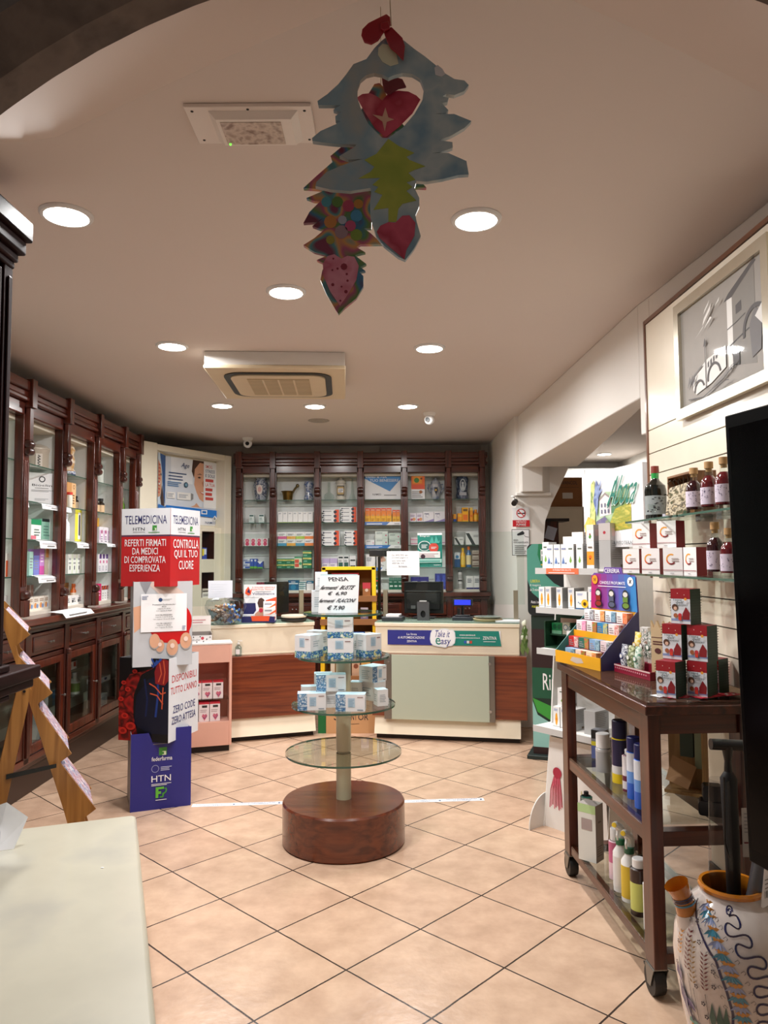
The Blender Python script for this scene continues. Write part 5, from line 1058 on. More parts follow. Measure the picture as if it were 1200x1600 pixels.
ybook('yb_h', .145, .47, .08, .16, 'e0b060', [('d', .5, .6, .25, 'c98a30')], 'right amber pack on the lowest yellow shelf')
ybook('yb_i', -.10, .47, .12, .16, 'e0d4c0', [('r', .3, .2, .7, .8, '8a6a40')], 'cream pack at the left of the lowest yellow shelf')
# ---------------------------------------------------------------- telemedicine totem
a, b = gz(203, 1270, 0), gz(298, 1258, 0); d = b - a; TA = math.atan2(d.y, d.x); TW = d.length
t = E('cardboard_totem', 'four tier cardboard telemedicine totem with blue base and red top', 'totem', a, TA)
IND, REDD, WHT, GRC = mat('25267c', .45), mat('c0151c', .45), mat('dfe1e6', .5), mat('c2c4c8', .5)
GRN_ = mat('3f8f3a', .5)
def feder(f, x, y, s, tc):
    f.rect(x, y, x + s, y + s * f.W / f.H, GRN_); q = s * f.W / f.H; f.rect(x + s * .42, y + q * .0, x + s * .9, y + q * .5, mat('dfeecf', .5)); f.rect(x + s * .4, y + q * .1, x + s * .62, y + q * .42, GRN_)
def htn(f, x0, y0, x1, y1, m): f.text('HTN', x0, y0, x1, y1, m)
m = M(); hb = .455
m.prism([(0, 0), (TW, 0), (TW, hb + .02), (TW * .74, hb + .02), (TW * .69, hb - .055), (TW * .35, hb - .055), (TW * .29, hb + .0), (0, hb)], 0, .004, IND).bx(0, .004, .004, TW, 0, hb, mat('8f8f94', .5)).bx(TW - .004, TW, .004, TW, 0, hb, IND).bx(.004, TW - .004, TW - .004, TW, 0, hb, IND)
f = m.face((0, 0, 0), (1, 0, 0), (0, 0, 1), TW, hb)
f.lines(.36, .845, .66, .86, 1, GREY, .5); feder(f, .46, .70, .13, PAPER); f.text('federfarma', .34, .63, .68, .685, PAPER)
f.ring(.40, .53, .022, .003, mat('9fa4d0', .5)).lines(.49, .50, .68, .56, 3, mat('b4b8dc', .5), .5); htn(f, .34, .36, .66, .44, PAPER); f.lines(.34, .31, .68, .345, 2, PAPER, .4)
LG = mat('5fb83a', .5); f.poly([(.41, .15), (.455, .15), (.455, .20), (.50, .20), (.50, .235), (.455, .235), (.455, .26), (.55, .26), (.55, .29), (.41, .29)], LG).poly([(.48, .17), (.52, .17), (.52, .21), (.56, .22), (.575, .245), (.56, .265), (.58, .285), (.60, .25), (.59, .215), (.55, .19), (.54, .15), (.48, .15)], GRN_).lines(.41, .12, .6, .135, 1, PAPER, .5)
m.ob('blue_base', t, sm=0)
ctr = V((TW / 2, TW * .5))
def tier(name, w, z0, z1, ang, drawl, drawr, notch=0.0, cen=None):
    """square sleeve turned by ang about the totem axis; left and right printed faces meet at the front edge"""
    m = M(); c = cen or ctr; R = Matrix.Rotation(ang, 4, 'Z'); hw = w / 2; T = Matrix.Translation((c.x, c.y, 0)) @ R; m.T = T
    for x0, x1, yy0, yy1, mm in ((-hw, hw, -hw, -hw + .004, drawl[0]), (-hw, -hw + .004, -hw + .004, hw, drawr[0]), (hw - .004, hw, -hw + .004, hw, drawr[0]), (-hw + .004, hw - .004, hw - .004, hw, WHT)): m.bx(x0, x1, yy0, yy1, z0, z1, mm)
    drawl[1](m.face((-hw, -hw, z0), (1, 0, 0), (0, 0, 1), w, z1 - z0)); drawr[1](m.face((hw, -hw, z0), (0, 1, 0), (0, 0, 1), w, z1 - z0))
    return m.ob(name, t, sm=0, norm=False)
camdir = math.atan2(a.x + .1, a.y)
TB = math.radians(-16) - TA
HE = mix(['5a0d0d', 'a81c18', '3f0808', 'c43024'], 14, .45, detail=1)
def heart(f):
    f.rect(0, 0, 1, 1, mat('07070d', .45)); f.poly([(0, 0), (.42, 0), (.30, .30), (.30, .55), (.45, .80), (.80, .92), (.60, .86), (.22, .80), (0, .60)], HE)
    BLU = mat('12204e', .45); f.poly([(.32, .2), (.6, .1), (1, .1), (1, .85), (.6, .75), (.36, .55)], mat('0a1028', .45)).line([(.52, .75), (.58, .5), (.55, .3)], .012, BLU).line([(.76, .9), (.8, .6), (.75, .3)], .014, mat('1c3a86', .45))
    f.poly([(.74, .70), (.92, .68), (1, .74), (1, .98), (.9, 1), (.78, .95), (.72, .84)], mat('8a1a20', .45))
    for q in ([(.80, .72), (.86, .82), (.82, .95)], [(.9, .7), (.93, .84), (.9, .98)], [(.62, .70), (.74, .66), (.86, .58), (.95, .6)], [(.64, .58), (.78, .56), (.9, .46)], [(.9, .66), (.88, .4)]): f.line(q, .008, mat('d05a3a', .45))
    for q in ([(.6, .96), (.7, .9), (.78, .98)], [(.66, 1), (.74, .92), (.86, 1)]): f.line(q, .014, mat('2a4a9c', .45))
    for x, y, r in ((.1, .12, .03), (.26, .18, .035), (.14, .3, .025), (.06, .5, .02), (.2, .62, .02), (.34, .84, .018), (.12, .7, .018)): f.disc(x, y, r, mat('c22a20', .4), 14, r * .7).disc(x, y, r * .5, mat('8f1512', .4), 12, r * .35)
def disp(f):
    f.rect(0, 0, 1, 1, mat('dfe3ea', .5)); DRD, DNV = mat('c0202a', .5), mat('2c2e6e', .5)
    f.text('DISPONIBILI', .10, .70, .92, .79, DRD).text("TUTTO L'ANNO", .06, .56, .94, .65, DRD).text('ZERO CODE', .14, .33, .88, .42, DNV).text('ZERO ATTESA', .10, .20, .90, .29, DNV)
tier('heart_tier', .345, .40, .90, TB, (mat('07070d', .45), heart), (WHT, disp))
def hand(f):
    f.rect(0, 0, 1, 1, GRC); f.poly([(.0, .7), (.12, .72), (.2, .5), (.02, .4)], SK).poly([(.2, 1), (.5, .8), (.7, .75), (.85, .86), (.6, 1)], mat('d8bfb4', .5)).poly([(.1, 1), (.2, .85), (.3, 1)], mat('8f9096', .5))
    RD = mat('d01a1c', .3, coat=.4); f.disc(.62, .52, .13, RD, 24).poly([(.86, .62), (.97, .56), (.97, .46), (.9, .34), (.8, .34)], RD)
    f.poly([(.30, .40), (.5, .30), (.75, .24), (.95, .34), (.95, .4), (.6, .3)], RD)
    for x, y, r in ((.45, .24, .026), (.66, .215, .034), (.89, .29, .034), (.36, .30, .03)): f.disc(x + .004, y - .012, r * 1.06, mat('a8a4a4', .5), 16, r * 1.5).disc(x, y, r, SK, 16, r * 1.45)
    [f.disc(x, y, r * .6, mat('f0d4c6', .5), 12, r * .7) for x, y, r in ((.45, .255, .018), (.66, .235, .022), (.89, .31, .022))]
tier('hand_tier', TW * .99, .852, 1.365, 0.0, (GRC, hand), (mat('8f8f94', .5), lambda f: f.rect(0, 0, 1, 1, mat('9a9aa0', .5))))
def red1(lines_, wd):
    def g(f):
        f.rect(0, 0, 1, .64, REDD).rect(0, .64, 1, .655, mat('3a3a5a', .5)).rect(0, .66, 1, 1, WHT); NVT = mat('2b2d66', .5)
        f.text('TELEMEDICINA', .07, .80, .93, .91, NVT); htn(f, .24, .715, .48, .755, INK); f.lines(.24, .69, .5, .705, 1, GREY, .5); feder(f, .64, .715, .09, INK); f.lines(.56, .685, .8, .7, 1, GRN_, .6)
        n = len(lines_); st, hh_ = (.108, .088) if n > 3 else (.138, .115)
        for k, s in enumerate(lines_): f.text(s, .5 - wd[k] / 2, .515 - (hh_ - .088) - k * st, .5 + wd[k] / 2, .515 + .088 - k * st, PAPER)
    return g
tier('red_top_tier', .345, 1.335, 1.815, TB, (REDD, red1(('REFERTI FIRMATI', 'DA MEDICI', 'DI COMPROVATA', 'ESPERIENZA'), (.84, .52, .84, .62))), (REDD, red1(('CONTROLLA', 'QUI IL TUO', 'CUORE'), (.86, .80, .5))))
# white notice taped to the hand tier
m = M().bx(.045, .315, -.0062, -.0056, 1.06, 1.29, PAPER); f = m.face((.045, -.0062, 1.06), (1, 0, 0), (0, 0, 1), .27, .23)
f.disc(.42, .84, .012, NV); f.lines(.46, .82, .68, .88, 2, GREY, .3)
for k, (s, wd) in enumerate((('Prestazioni Cardiovascolari', .5), ('ECG', .09), ('urgente € 50,00', .28), ('non urgente € 30,00', .34), ('', 0), ('HOLTER PRESSORIO', .36), ('urgente 1 ora € 60,00', .38), ('non urgente 10 ore € 50,00', .46), ('', 0), ('HOLTER CARDIACO', .34), ('urgente € 80,00', .3), ('non urgente € 70,00', .38))):
    if s: f.text(s, .5 - wd / 2, .70 - k * .055, .5 + wd / 2, .735 - k * .055, INK)
for q in (0, 1): f.lines((.02, .90)[q], (.86, .04)[q], (.16, .98)[q], (.97, .16)[q], 3, NV, .4)
tag(m.ob('taped_notice', None, a, TA, sm=0), 'white price list sheet on the hand picture of the totem', 'notice')
# white floor tape with printed lines
for x0, x1, lab in ((300, 442, 'white printed tape strip on the floor left of the drum'), (628, 756, 'white printed tape strip on the floor right of the drum')):
    p, q = gz(x0, 1259 if x0 < 500 else 1252.5, 0), gz(x1, 1254.5 if x0 < 500 else 1249, 0); d = q - p; W = d.length; n = 2
    m = M().bx(0, W, -.025, .025, .0006, .0012, PAPER); f = m.face((0, -.025, .0012), (1, 0, 0), (0, 1, 0), W, .05)
    for k in range(n): f.text('RISPETTA LA DISTANZA DI CORTESIA', .04 + k * .5, .55, .42 + k * .5, .85, NV).text('DI SICUREZZA', .12 + k * .5, .15, .34 + k * .5, .42, NV).disc(.46 + k * .5, .4, .008, NV, 8)
    tag(m.ob('floor_tape', None, (p.x, p.y, 0), math.atan2(d.y, d.x), sm=0), lab, 'floor tape')
# ================================================================ RIGHT WALL
SA = math.atan2(-1, .0248); S0 = V((1.249, 3.458, 0))
t = E('slat_panel', 'cream slatted wall panel with brown edge trim on the right wall', 'wall panel', S0, SA)
SL = mat('ece2cf', .22, coat=.4)
zs = [1.025, 1.13, 1.235, 1.34, 1.445, 1.55, 1.66, 1.77, 1.88, 1.98, 2.09, 2.60]
m = M().bx(.018, 1.25, .012, .055, 1.022, 2.60, mat('2a2018', .6))
for a, b in zip(zs[:-1], zs[1:]): m.bx(.018, 1.25, 0, .012, a + .0025, b - .0025, SL)
m.ob('boards', t, sm=0)
bbox('edge_trim', t, 0, .018, -.006, .056, 1.40, 2.62, wood('5a3420', '7a4a2c', 'z', .35, .3), .002); bbox('top_trim', t, .018, 1.25, -.006, .056, 2.60, 2.62, wood('5a3420', '7a4a2c', 'x', .35, .3), .002)
# framed drawing
t = E('framed_picture', 'grey drawing of a bridge and tower in a silver frame', 'picture', S0, SA)
X0, X1, Z0, Z1 = .403, 1.13, 2.065, 2.55; SIL = mat('cfc9b8', .25, .85); fw = .042
m = M()
for pts in ([(X0, Z0), (X1, Z0), (X1 - fw, Z0 + fw), (X0 + fw, Z0 + fw)], [(X1, Z0), (X1, Z1), (X1 - fw, Z1 - fw), (X1 - fw, Z0 + fw)], [(X1, Z1), (X0, Z1), (X0 + fw, Z1 - fw), (X1 - fw, Z1 - fw)], [(X0, Z1), (X0, Z0), (X0 + fw, Z0 + fw), (X0 + fw, Z1 - fw)]): m.prism(pts, -.032, -.007, SIL)
m.ob('frame', t, sm=0)
m = M(); AW, AH = X1 - X0 - 2 * fw, Z1 - Z0 - 2 * fw; PG = mat('8f8a84', .55, var=.08, sc=14, coat=1.0)
m.bx(X0 + fw, X1 - fw, -.018, -.008, Z0 + fw, Z1 - fw, PG); f = m.face((X0 + fw, -.018, Z0 + fw), (1, 0, 0), (0, 0, 1), AW, AH); f.e = .0003
DG, MG, LGY, WH = [mat(h, .55, coat=1.0) for h in ('3a3a3e', '5f5e60', '77746f', 'd8d6d2')]
f.poly([(.60, .80), (.66, .83), (.66, .18), (.60, .22)], WH).poly([(.66, .83), (.90, 1.0), (.90, .1), (.66, .18)], LGY).poly([(.57, .80), (.62, .85), (.90, 1), (.92, .97), (.66, .80)], DG).poly([(.70, .62), (.76, .63), (.76, .72), (.70, .70)], DG).line([(.60, .53), (.70, .55), (.80, .58)], .003, DG).line([(.60, .36), (.72, .40), (.86, .44)], .004, DG)
f.ring(.90, .40, .085, .016, DG, 20, 190).poly([(.86, .16), (.95, .2), (.97, .5), (.90, .58), (.84, .45)], MG).poly([(.9, .5), (.97, .58), (.97, .4)], WH).poly([(.66, .18), (.66, .28), (.69, .34), (.73, .28), (.73, .16)], DG).poly([(.61, .16), (.61, .26), (.64, .32), (.66, .26), (.66, .16)], WH)
f.poly([(.16, .14), (.16, .27), (.36, .37), (.58, .40), (.58, .20), (.40, .12), (.2, .08)], WH)
for k in range(6): f.poly([(.36 + .035 * k, .28 + .014 * k), (.38 + .035 * k, .29 + .014 * k), (.38 + .035 * k, .345 + .012 * k), (.36 + .035 * k, .33 + .012 * k)], DG)
f.ring(.44, .17, .055, .010, DG, 10, 190).ring(.25, .10, .045, .009, DG, 20, 180).line([(.34, .08), (.34, .55)], .005, DG).poly([(.32, .5), (.36, .52), (.34, .58)], DG).line([(.10, .06), (.3, .02), (.55, .10), (.72, .2)], .004, DG).line([(.12, .22), (.2, .28), (.3, .33)], .006, MG)
for k in range(9): f.line([(.10 + .012 * k, .18 + .02 * (k % 3)), (.13 + .012 * k, .28 - .02 * (k % 4))], .006, MG).line([(.40 + .03 * k, .04 + .012 * k), (.46 + .03 * k, .10 + .012 * k)], .003, MG)
for pts in ([(.24, .62), (.34, .68), (.36, .70), (.30, .66)], [(.34, .70), (.44, .80), (.46, .86), (.40, .80), (.36, .76)], [(.36, .66), (.46, .72), (.44, .74)], [(.50, .80), (.56, .86), (.55, .83)], [(.36, .80), (.42, .86), (.44, .9), (.38, .84)]): f.poly(pts, WH)
f.line([(.50, .04), (.60, .07), (.64, .06)], .003, DG)
m.ob('drawing', t, sm=0)
for q in (PG, DG, MG, LGY, WH): q.node_tree.nodes['Principled BSDF'].inputs['Coat Roughness'].default_value = .03
# glass wall shelves
def swx(y): return 1.249 + (3.458 - y) * .0248
SHU, SHL = 1.656, 1.427
def wshelf(label, y0, y1, xf, z):
    L = y0 - y1; t = E('wall_shelf', label, 'shelf', (swx(y0), y0, z), SA); d = swx(y0) - xf
    m = M().bx(0, L, -d, -.001, -.008, 0, GLS).bx(0, L, -d - .0005, -d, -.008, 0, GEDGE).bx(L, L + .0005, -d, -.001, -.008, 0, GEDGE).bx(-.0005, 0, -d, -.001, -.008, 0, GEDGE)
    m.ob('glass_plate', t, sm=0)
    for x in (.08, L - .08): bbox('bracket', t, x - .02, x + .02, -.05, -.001, -.022, -.0085, CHROME)
wshelf('upper far glass wall shelf carrying the dark green bottle', 3.31, 2.765, 1.085, SHU); wshelf('upper near glass wall shelf carrying the red liqueur bottles', 2.755, 2.2, 1.10, SHU)
wshelf('lower far glass wall shelf carrying the white and red cartons', 3.30, 2.765, 1.085, SHL); wshelf('lower near glass wall shelf carrying two liqueur bottles', 2.755, 2.2, 1.095, SHL)
def R3(px, y, z): p = at(px, 900, y); return V((p.x, y, z + .0005))
WINE, WINED = mat('5a0d16', .1, coat=.6), mat('2c0710', .1, coat=.6)
def liqueur(label, px, y, z, r, h, col, rz=-.7, lab='cfc4d4'):
    t = E('liqueur_bottle', label, 'bottle', R3(px, y, z), rz)
    M().lathe([(.001, 0), (r, .001), (r, h * .1)], CLEAR, 22).lathe([(r, h * .1), (r, h * .56), (r * .85, h * .64), (r * .45, h * .72)], col, 22).lathe([(r * .45, h * .72), (r * .42, h * .86), (r * .5, h * .865)], CLEAR, 22).ob('glass_body', t)
    M().lathe([(.001, h * .8), (r * .36, h * .8), (r * .36, h * .866), (r * .52, h * .867), (r * .52, h), (.001, h)], mat('b08a5a', .7), 16).ob('cork', t)
    m = M(); n = 14; vs = []
    for k in range(n + 1):
        a = math.radians(-90 - 75 + 150 * k / n); vs += [((r + .0007) * math.cos(a), (r + .0007) * math.sin(a), h * .14), ((r + .0007) * math.cos(a), (r + .0007) * math.sin(a), h * .48)]
    m.add(vs, [(2 * k, 2 * k + 2, 2 * k + 3, 2 * k + 1) for k in range(n)], mat(lab, .6)); rr_ = random.Random(int(px)); IK = mat('54486a', .6)
    for k in range(26):
        a = math.radians(-90 + rr_.uniform(-50, 60)); z_ = h * rr_.uniform(.2, .44); q = r + .0012; s = .004
        m.add([(q * math.cos(a), q * math.sin(a), z_), (q * math.cos(a + .12), q * math.sin(a + .12), z_ + s * rr_.uniform(-1, 1)), (q * math.cos(a + .06), q * math.sin(a + .06), z_ + s)], [(0, 1, 2)], IK)
    m.ob('paper_label', t, norm=False)
t = E('wine_bottle', 'tall dark green bottle with grey label on the upper shelf', 'bottle', R3(1028, 3.13, SHU), -.5)
r = .043; M().lathe([(.001, 0), (r, .001), (r * 1.05, .12), (r * .95, .145), (r * .45, .165), (r * .36, .175)], mat('0a0f0b', .08, coat=.8), 24).lathe([(r * .36, .175), (r * .38, .20)], mat('2f9a4a', .1, coat=.6), 20).ob('glass_body', t)
M().lathe([(r * .4, .198), (r * .38, .228), (.001, .228)], mat('7a2c20', .4), 16).ob('capsule', t)
m = M(); vs = []
for k in range(13): a = math.radians(-90 - 60 + 120 * k / 12); vs += [(r * 1.055 * math.cos(a), r * 1.055 * math.sin(a), .02), (r * 1.075 * math.cos(a), r * 1.075 * math.sin(a), .10)]
m.add(vs, [(2 * k, 2 * k + 2, 2 * k + 3, 2 * k + 1) for k in range(12)], mat('8f9696', .5)); rr_ = random.Random(2)
for k in range(20): a = math.radians(-90 + rr_.uniform(-45, 45)); z_ = rr_.uniform(.03, .09); q = r * 1.085; m.add([(q * math.cos(a), q * math.sin(a), z_), (q * math.cos(a + .2), q * math.sin(a + .2), z_), (q * math.cos(a + .2), q * math.sin(a + .2), z_ + .003), (q * math.cos(a), q * math.sin(a), z_ + .003)], [(0, 1, 2, 3)], INK)
m.ob('paper_label', t, norm=False)
tag(M().lathe([(.016, .0005), (.014, .002), (.002, .004), (.002, .018), (.014, .03), (.018, .045), (.0175, .06)], CLEAR, 16).ob('cordial_glass', None, R3(1023, 3.04, SHU), norm=False), 'tiny stemmed clear glass in front of the dark green bottle', 'glass')
tag(bbox('shelf_card', None, -.02, .02, 0, .001, 0, .014, mat('d8d4e2', .6), 0, R3(1046, 2.95, SHU), -.6), 'small blank lilac card on the upper shelf edge', 'card')
t = E('wooden_crate', 'small open brown wooden crate behind the liqueur bottles', 'crate', V((1.205, 2.86, SHU + .0005)), SA)
m = M(); CW = wood('5a3a20', '8a5f38', 'x', .6, .0)
for b in ((-.12, .12, .028, .036, 0, .165), (-.12, -.112, -.05, .028, 0, .165), (.112, .12, -.05, .028, 0, .165), (-.112, .112, -.05, .028, 0, .008), (-.112, .112, -.05, .028, .157, .165)): m.bx(*b, CW)
m.ob('box', t, sm=0)
FP = mix(['d9c6a0', '3a3020', 'e4d6b8', '6a5a38', '2a4a2a'], 40, .6, detail=2)
t = E('gift_bag', 'cream floral gift bag leaning before the wooden crate', 'bag', R3(1062, 2.80, SHU), -.75)
m = M().add([(-.04, -.02, 0), (.04, -.02, 0), (.05, .0, .125), (-.03, .0, .105), (-.04, .015, 0), (.04, .015, 0), (.05, .012, .125), (-.03, .012, .105)], [(0, 1, 2, 3), (4, 7, 6, 5), (0, 3, 7, 4), (1, 5, 6, 2), (2, 6, 7, 3), (0, 4, 5, 1)], FP); m.ob('pouch', t, sm=0)
m = M()
for k in range(5): m.tube([(-.025 + .016 * k, .006, .105 + .004 * k), (-.035 + .02 * k, .0, .125 + .004 * k), (-.02 + .016 * k, -.01, .133 + .004 * k), (-.012 + .014 * k, .004, .12 + .004 * k)], .0022, mat('4a3a2a', .6), 5)
m.ob('string_tie', t)
liqueur('dark liqueur bottle on the upper shelf right of the floral bag', 1089, 2.70, SHU, .029, .168, WINED); liqueur('red liqueur bottle on the upper shelf beside the dark one', 1113, 2.58, SHU, .029, .175, WINE); liqueur('red liqueur bottle at the far right of the upper shelf', 1137, 2.48, SHU, .030, .178, WINE)
liqueur('dark liqueur bottle with clear foot on the lower shelf', 1119, 2.55, SHL, .028, .19, WINED); liqueur('red liqueur bottle beside the dark screen on the lower shelf', 1141, 2.44, SHL, .028, .165, WINE)
CB = [('c', .42, .58, .26, .07, 60, 190, 'e8a03a'), ('c', .42, .58, .26, .07, 190, 250, 'd8602a'), ('c', .42, .58, .26, .07, 250, 320, '7a1c24'), ('l', .45, .5, .85, .66, 2, 'b4a8a4'), ('r', 0, .17, 1, .19, '8e1620'), ('l', .38, .06, .62, .1, 1, '6a6a6a'), ('sr', 0, 0, 1, 1, '8a1520')]
for px, y, z, lab in ((993, 3.26, 0, 'first from the left in the lower row'), (1024, 3.07, 0, 'second from the left in the lower row'), (1059, 2.875, 0, 'third from the left in the lower row'), (1091, 2.735, 0, 'rightmost in the lower row'), (1010, 3.155, 1, 'left of two in the upper row'), (1050, 2.925, 1, 'right of two in the upper row')):
    pack('ccart', .082, .064, .106, 'efedec', CB, R3(px, y, SHL + z * .107), math.radians(-52) if px != 1091 else math.radians(-80), 'white carton with orange ring and red sides, %s' % lab, 'supplement box', None, 'supplement_box')
# ---------------------------------------------------------------- trolley
T0, T1 = V((.838, 3.63, 0)), V((.890, 2.555, 0)); d = T1 - T0; TL = d.length; TRZ = math.atan2(d.y, d.x)
t = E('shelf_trolley', 'brown wooden trolley with glass shelves on castor wheels', 'trolley', T0, TRZ); DW = .40
TW_ = lambda a: wood('2a0e08', '552413', a, .3, .3)
m = M().bx(0, TL, 0, DW, .955, .988, TW_('x')); m.ob('top_frame', t, bev=.004); bbox('glass_top', t, .01, TL - .01, .01, DW - .01, .9885, .999, glass('dfe2e6', 1.5, .03, .3, '6a4a3c'))
lg = [(.02, .015), (TL - .10, .015), (.02, DW - .06), (TL - .10, DW - .06)]
for x, y in lg: bbox('leg', t, x, x + .08, y, y + .045, .105, .9545, TW_('z'), .003)
for z0, z1 in ((.885, .9545), (.505, .555), (.115, .15)):
    for y in (.02, DW - .05): bbox('long_rail', t, .1005, TL - .1005, y, y + .03, z0, z1, TW_('x'), .002)
    for x in (.035, TL - .085): bbox('short_rail', t, x, x + .05, .0605, DW - .0605, z0, z1, TW_('y'), .002)
for z in (.5555, .1505): bbox('glass_shelf', t, .101, TL - .101, .021, DW - .021, z, z + .007, GLS)
for x, y in lg:
    m = M().lathe([(.001, .03), (.048, .03), (.05, .02), (.05, -.0), (.048, -.01), (.001, -.01)], mat('141414', .5), 24, (x + .03, y + .012, .0502), 'y')
    c = m.ob('castor', t); m = M().bx(x + .005, x + .075, y + .0, y + .045, .100, .1045, STEEL)
    for yy in (y - .003, y + .047): m.prism([(x + .005, .10), (x + .075, .10), (x + .045, .035), (x + .018, .035)], yy, yy + .003, STEEL)
    m.bx(x - .03, x + .01, y + .005, y + .035, .072, .08, mat('2a2a2a', .4)); m.ob('fork', t, sm=0)
def tp(lx, ly_, z): c, s = math.cos(TRZ), math.sin(TRZ); return V((T0.x + lx * c - ly_ * s, T0.y + lx * s + ly_ * c, z))
ZM, ZB, ZT = .5630, .1580, .9995
def can(label, px, py, z, r, h, bands, cap, caph=.22, cat='spray can', name='spray_can', off=0.0, capr=.92):
    p = gz(px, py, z); p.z = z; p.x += off
    t = E(name, label, cat, p); pr = [(.001, 0), (r, .001)] + [(r, h * (1 - caph) * b[0], mat(b[1], .3, coat=.4)) for b in bands] + [(r * .8, h * (1 - caph) + .004)]
    M().lathe(pr, mat(bands[0][1], .3, coat=.4), 20).ob('body', t); M().lathe([(.001, h * (1 - caph) + .005), (r * capr, h * (1 - caph) + .005), (r * capr, h * .985), (r * capr * .9, h), (.001, h)], mat(cap, .35), 20).ob('cap', t)
pack('trb', .06, .055, .13, '8a8e96', [('r', 0, 0, .5, .45, '6a78b8'), ('r', 0, .45, 1, .6, 'e8dc3a'), ('r', 0, .7, 1, 1, '14161a'), ('sr', 0, 0, 1, 1, '9a9a9c'), ('sl', .1, .2, .9, .9, 8, '77777a')], gz(938, 1184, ZM) + V((0, 0, .0005)), -.7, 'blue and yellow carton at the far end of the trolley middle shelf')
can('short grey spray can with white cap on the middle shelf', 943, 1205, ZM, .032, .165, [(.9, 'a8a8aa'), (1, 'c9c9ca')], 'ececec', .4)
can('tall navy and yellow spray can on the trolley middle shelf', 970, 1222, ZM, .034, .255, [(.22, 'e8c822'), (.4, 'd8d8d8'), (1, '1a1a48')], '14143c', .30)
can('white and plum bottle behind the blue cans on the trolley', 982, 1236, ZM, .022, .165, [(.08, '6a1f3a'), (.3, 'e2dcdc'), (.45, '6a1f3a'), (1, 'e8e4e6')], 'dfdfe2', .15, 'bottle', 'bottle', .0, .5)
can('farther of two tall blue deodorant cans on the trolley', 992, 1247, ZM, .028, .235, [(.35, '2a62c8'), (.6, '6a9ce0'), (1, 'd8dde6')], '17205c', .25)
can('nearer of two tall blue deodorant cans on the trolley', 1004, 1262, ZM, .028, .235, [(.35, '2a62c8'), (.6, '6a9ce0'), (1, 'd8dde6')], '17205c', .25)
can('dark green bottle behind the beige carton on the bottom shelf', 911, 1318, ZB, .028, .24, [(.35, '1a6a5a'), (1, '93a8a2')], '15151a', .10, 'bottle', 'bottle', .02, .4)
pack('tall', .085, .07, .245, 'a8a09a', [('r', 0, 0, 1, 1, 'dfe2dc'), ('r', 0, .85, 1, 1, 'b8d89a'), ('r', .2, .55, .8, .75, 'a89a98'), ('sr', 0, 0, 1, 1, 'b0a59d'), ('sl', .15, .1, .85, .3, 5, '857a74'), ('sl', .3, .68, .7, .75, 1, '857a74')], gz(924, 1342, ZB) + V((.0, 0, .0005)), -.75, 'tall beige and white carton on the bottom trolley shelf')
def trigger(label, px, py, r, h, body, lab, labf, head, neck, off=0.0):
    p = gz(px, py, ZB); p.z = ZB + .0004; p.x += off; t = E('spray_bottle', label, 'spray bottle', p, -2.2)
    M().lathe([(.001, 0), (r, .001), (r, h * .55), (r * .5, h * .64), (r * .42, h * .68)], mat(body, .3, coat=.3), 20).lathe([(r + .0006, h * .06), (r + .0006, h * .5)], mat(lab, .5), 20).ob('body', t)
    m = M().lathe([(r * .55, h * .655), (r * .6, h * .66), (r * .6, h * .74), (.001, h * .74)], mat(neck, .4), 16); m.ob('collar', t)
    m = M().tube([(-.014, 0, h * .74), (-.012, 0, h * .82), (.004, 0, h * .90), (.045, 0, h * .985), (.062, 0, h * 1.0)], [.017, .018, .018, .013, .011], mat(head, .35), 10).tube([(.02, 0, h * .9), (.035, 0, h * .82), (.03, 0, h * .75)], [.006, .005, .004], mat(head, .35), 6); m.ob('trigger_head', t)
    M().tube([(.0625, 0, h * 1.0), (.07, 0, h * 1.003)], .009, mat('e8c83a', .4), 10).ob('nozzle', t)
    m = M()
    for k in range(7):
        z_ = h * (.1 + .055 * k); a = -2.2 + 1.2
        for j in range(3): q = math.radians(100 + 25 * j); m.add([((r + .0014) * math.cos(q), (r + .0014) * math.sin(q), z_), ((r + .0014) * math.cos(q + .3), (r + .0014) * math.sin(q + .3), z_), ((r + .0014) * math.cos(q + .3), (r + .0014) * math.sin(q + .3), z_ + .005), ((r + .0014) * math.cos(q), (r + .0014) * math.sin(q), z_ + .005)], [(0, 1, 2, 3)], mat(labf, .6))
    m.ob('label_print', t, norm=False)
can('pink cleanser bottle with white cap on the bottom trolley shelf', 962, 1372, ZB, .026, .205, [(.45, 'e6c6d0'), (1, 'c8628c')], 'e8e8e8', .26, 'bottle', 'bottle', .0, .7)
trigger('white trigger spray bottle with green collar, the farther of two', 971, 1391, .030, .275, 'e4e4e2', 'dcdcdc', '4a4a52', 'e9e9e7', '1f6a44')
trigger('white trigger spray bottle with yellow label, the nearer of two', 985, 1407, .032, .275, 'e6e6e4', 'd8b83a', '6a5a2a', 'e9e9e7', '1f5a40')
can('brown bottle with white cap and lime label on the bottom shelf', 1000, 1428, ZB, .033, .205, [(.12, '2a120a'), (.72, 'c9d06a'), (1, '2a120a')], 'ececec', .18, 'bottle', 'bottle', 0.0, .72)
can('slim white bottle beside the near trolley leg', 1016, 1452, ZB, .022, .20, [(1, 'e8e8e6')], 'f0f0ee', .2, 'bottle', 'bottle', .0, .5)
t = E('wooden_crate', 'kraft display crate on the middle trolley shelf near the wall', 'crate', tp(.66, .325, ZM + .0005), math.radians(-35))
m = M()
for b in ((-.075, .075, .04, .046, 0, .26), (.069, .075, -.04, .04, 0, .26), (-.075, .069, -.04, .04, 0, .012)): m.bx(*b, wood('9a7446', 'c09a66', 'z', .6, 0))
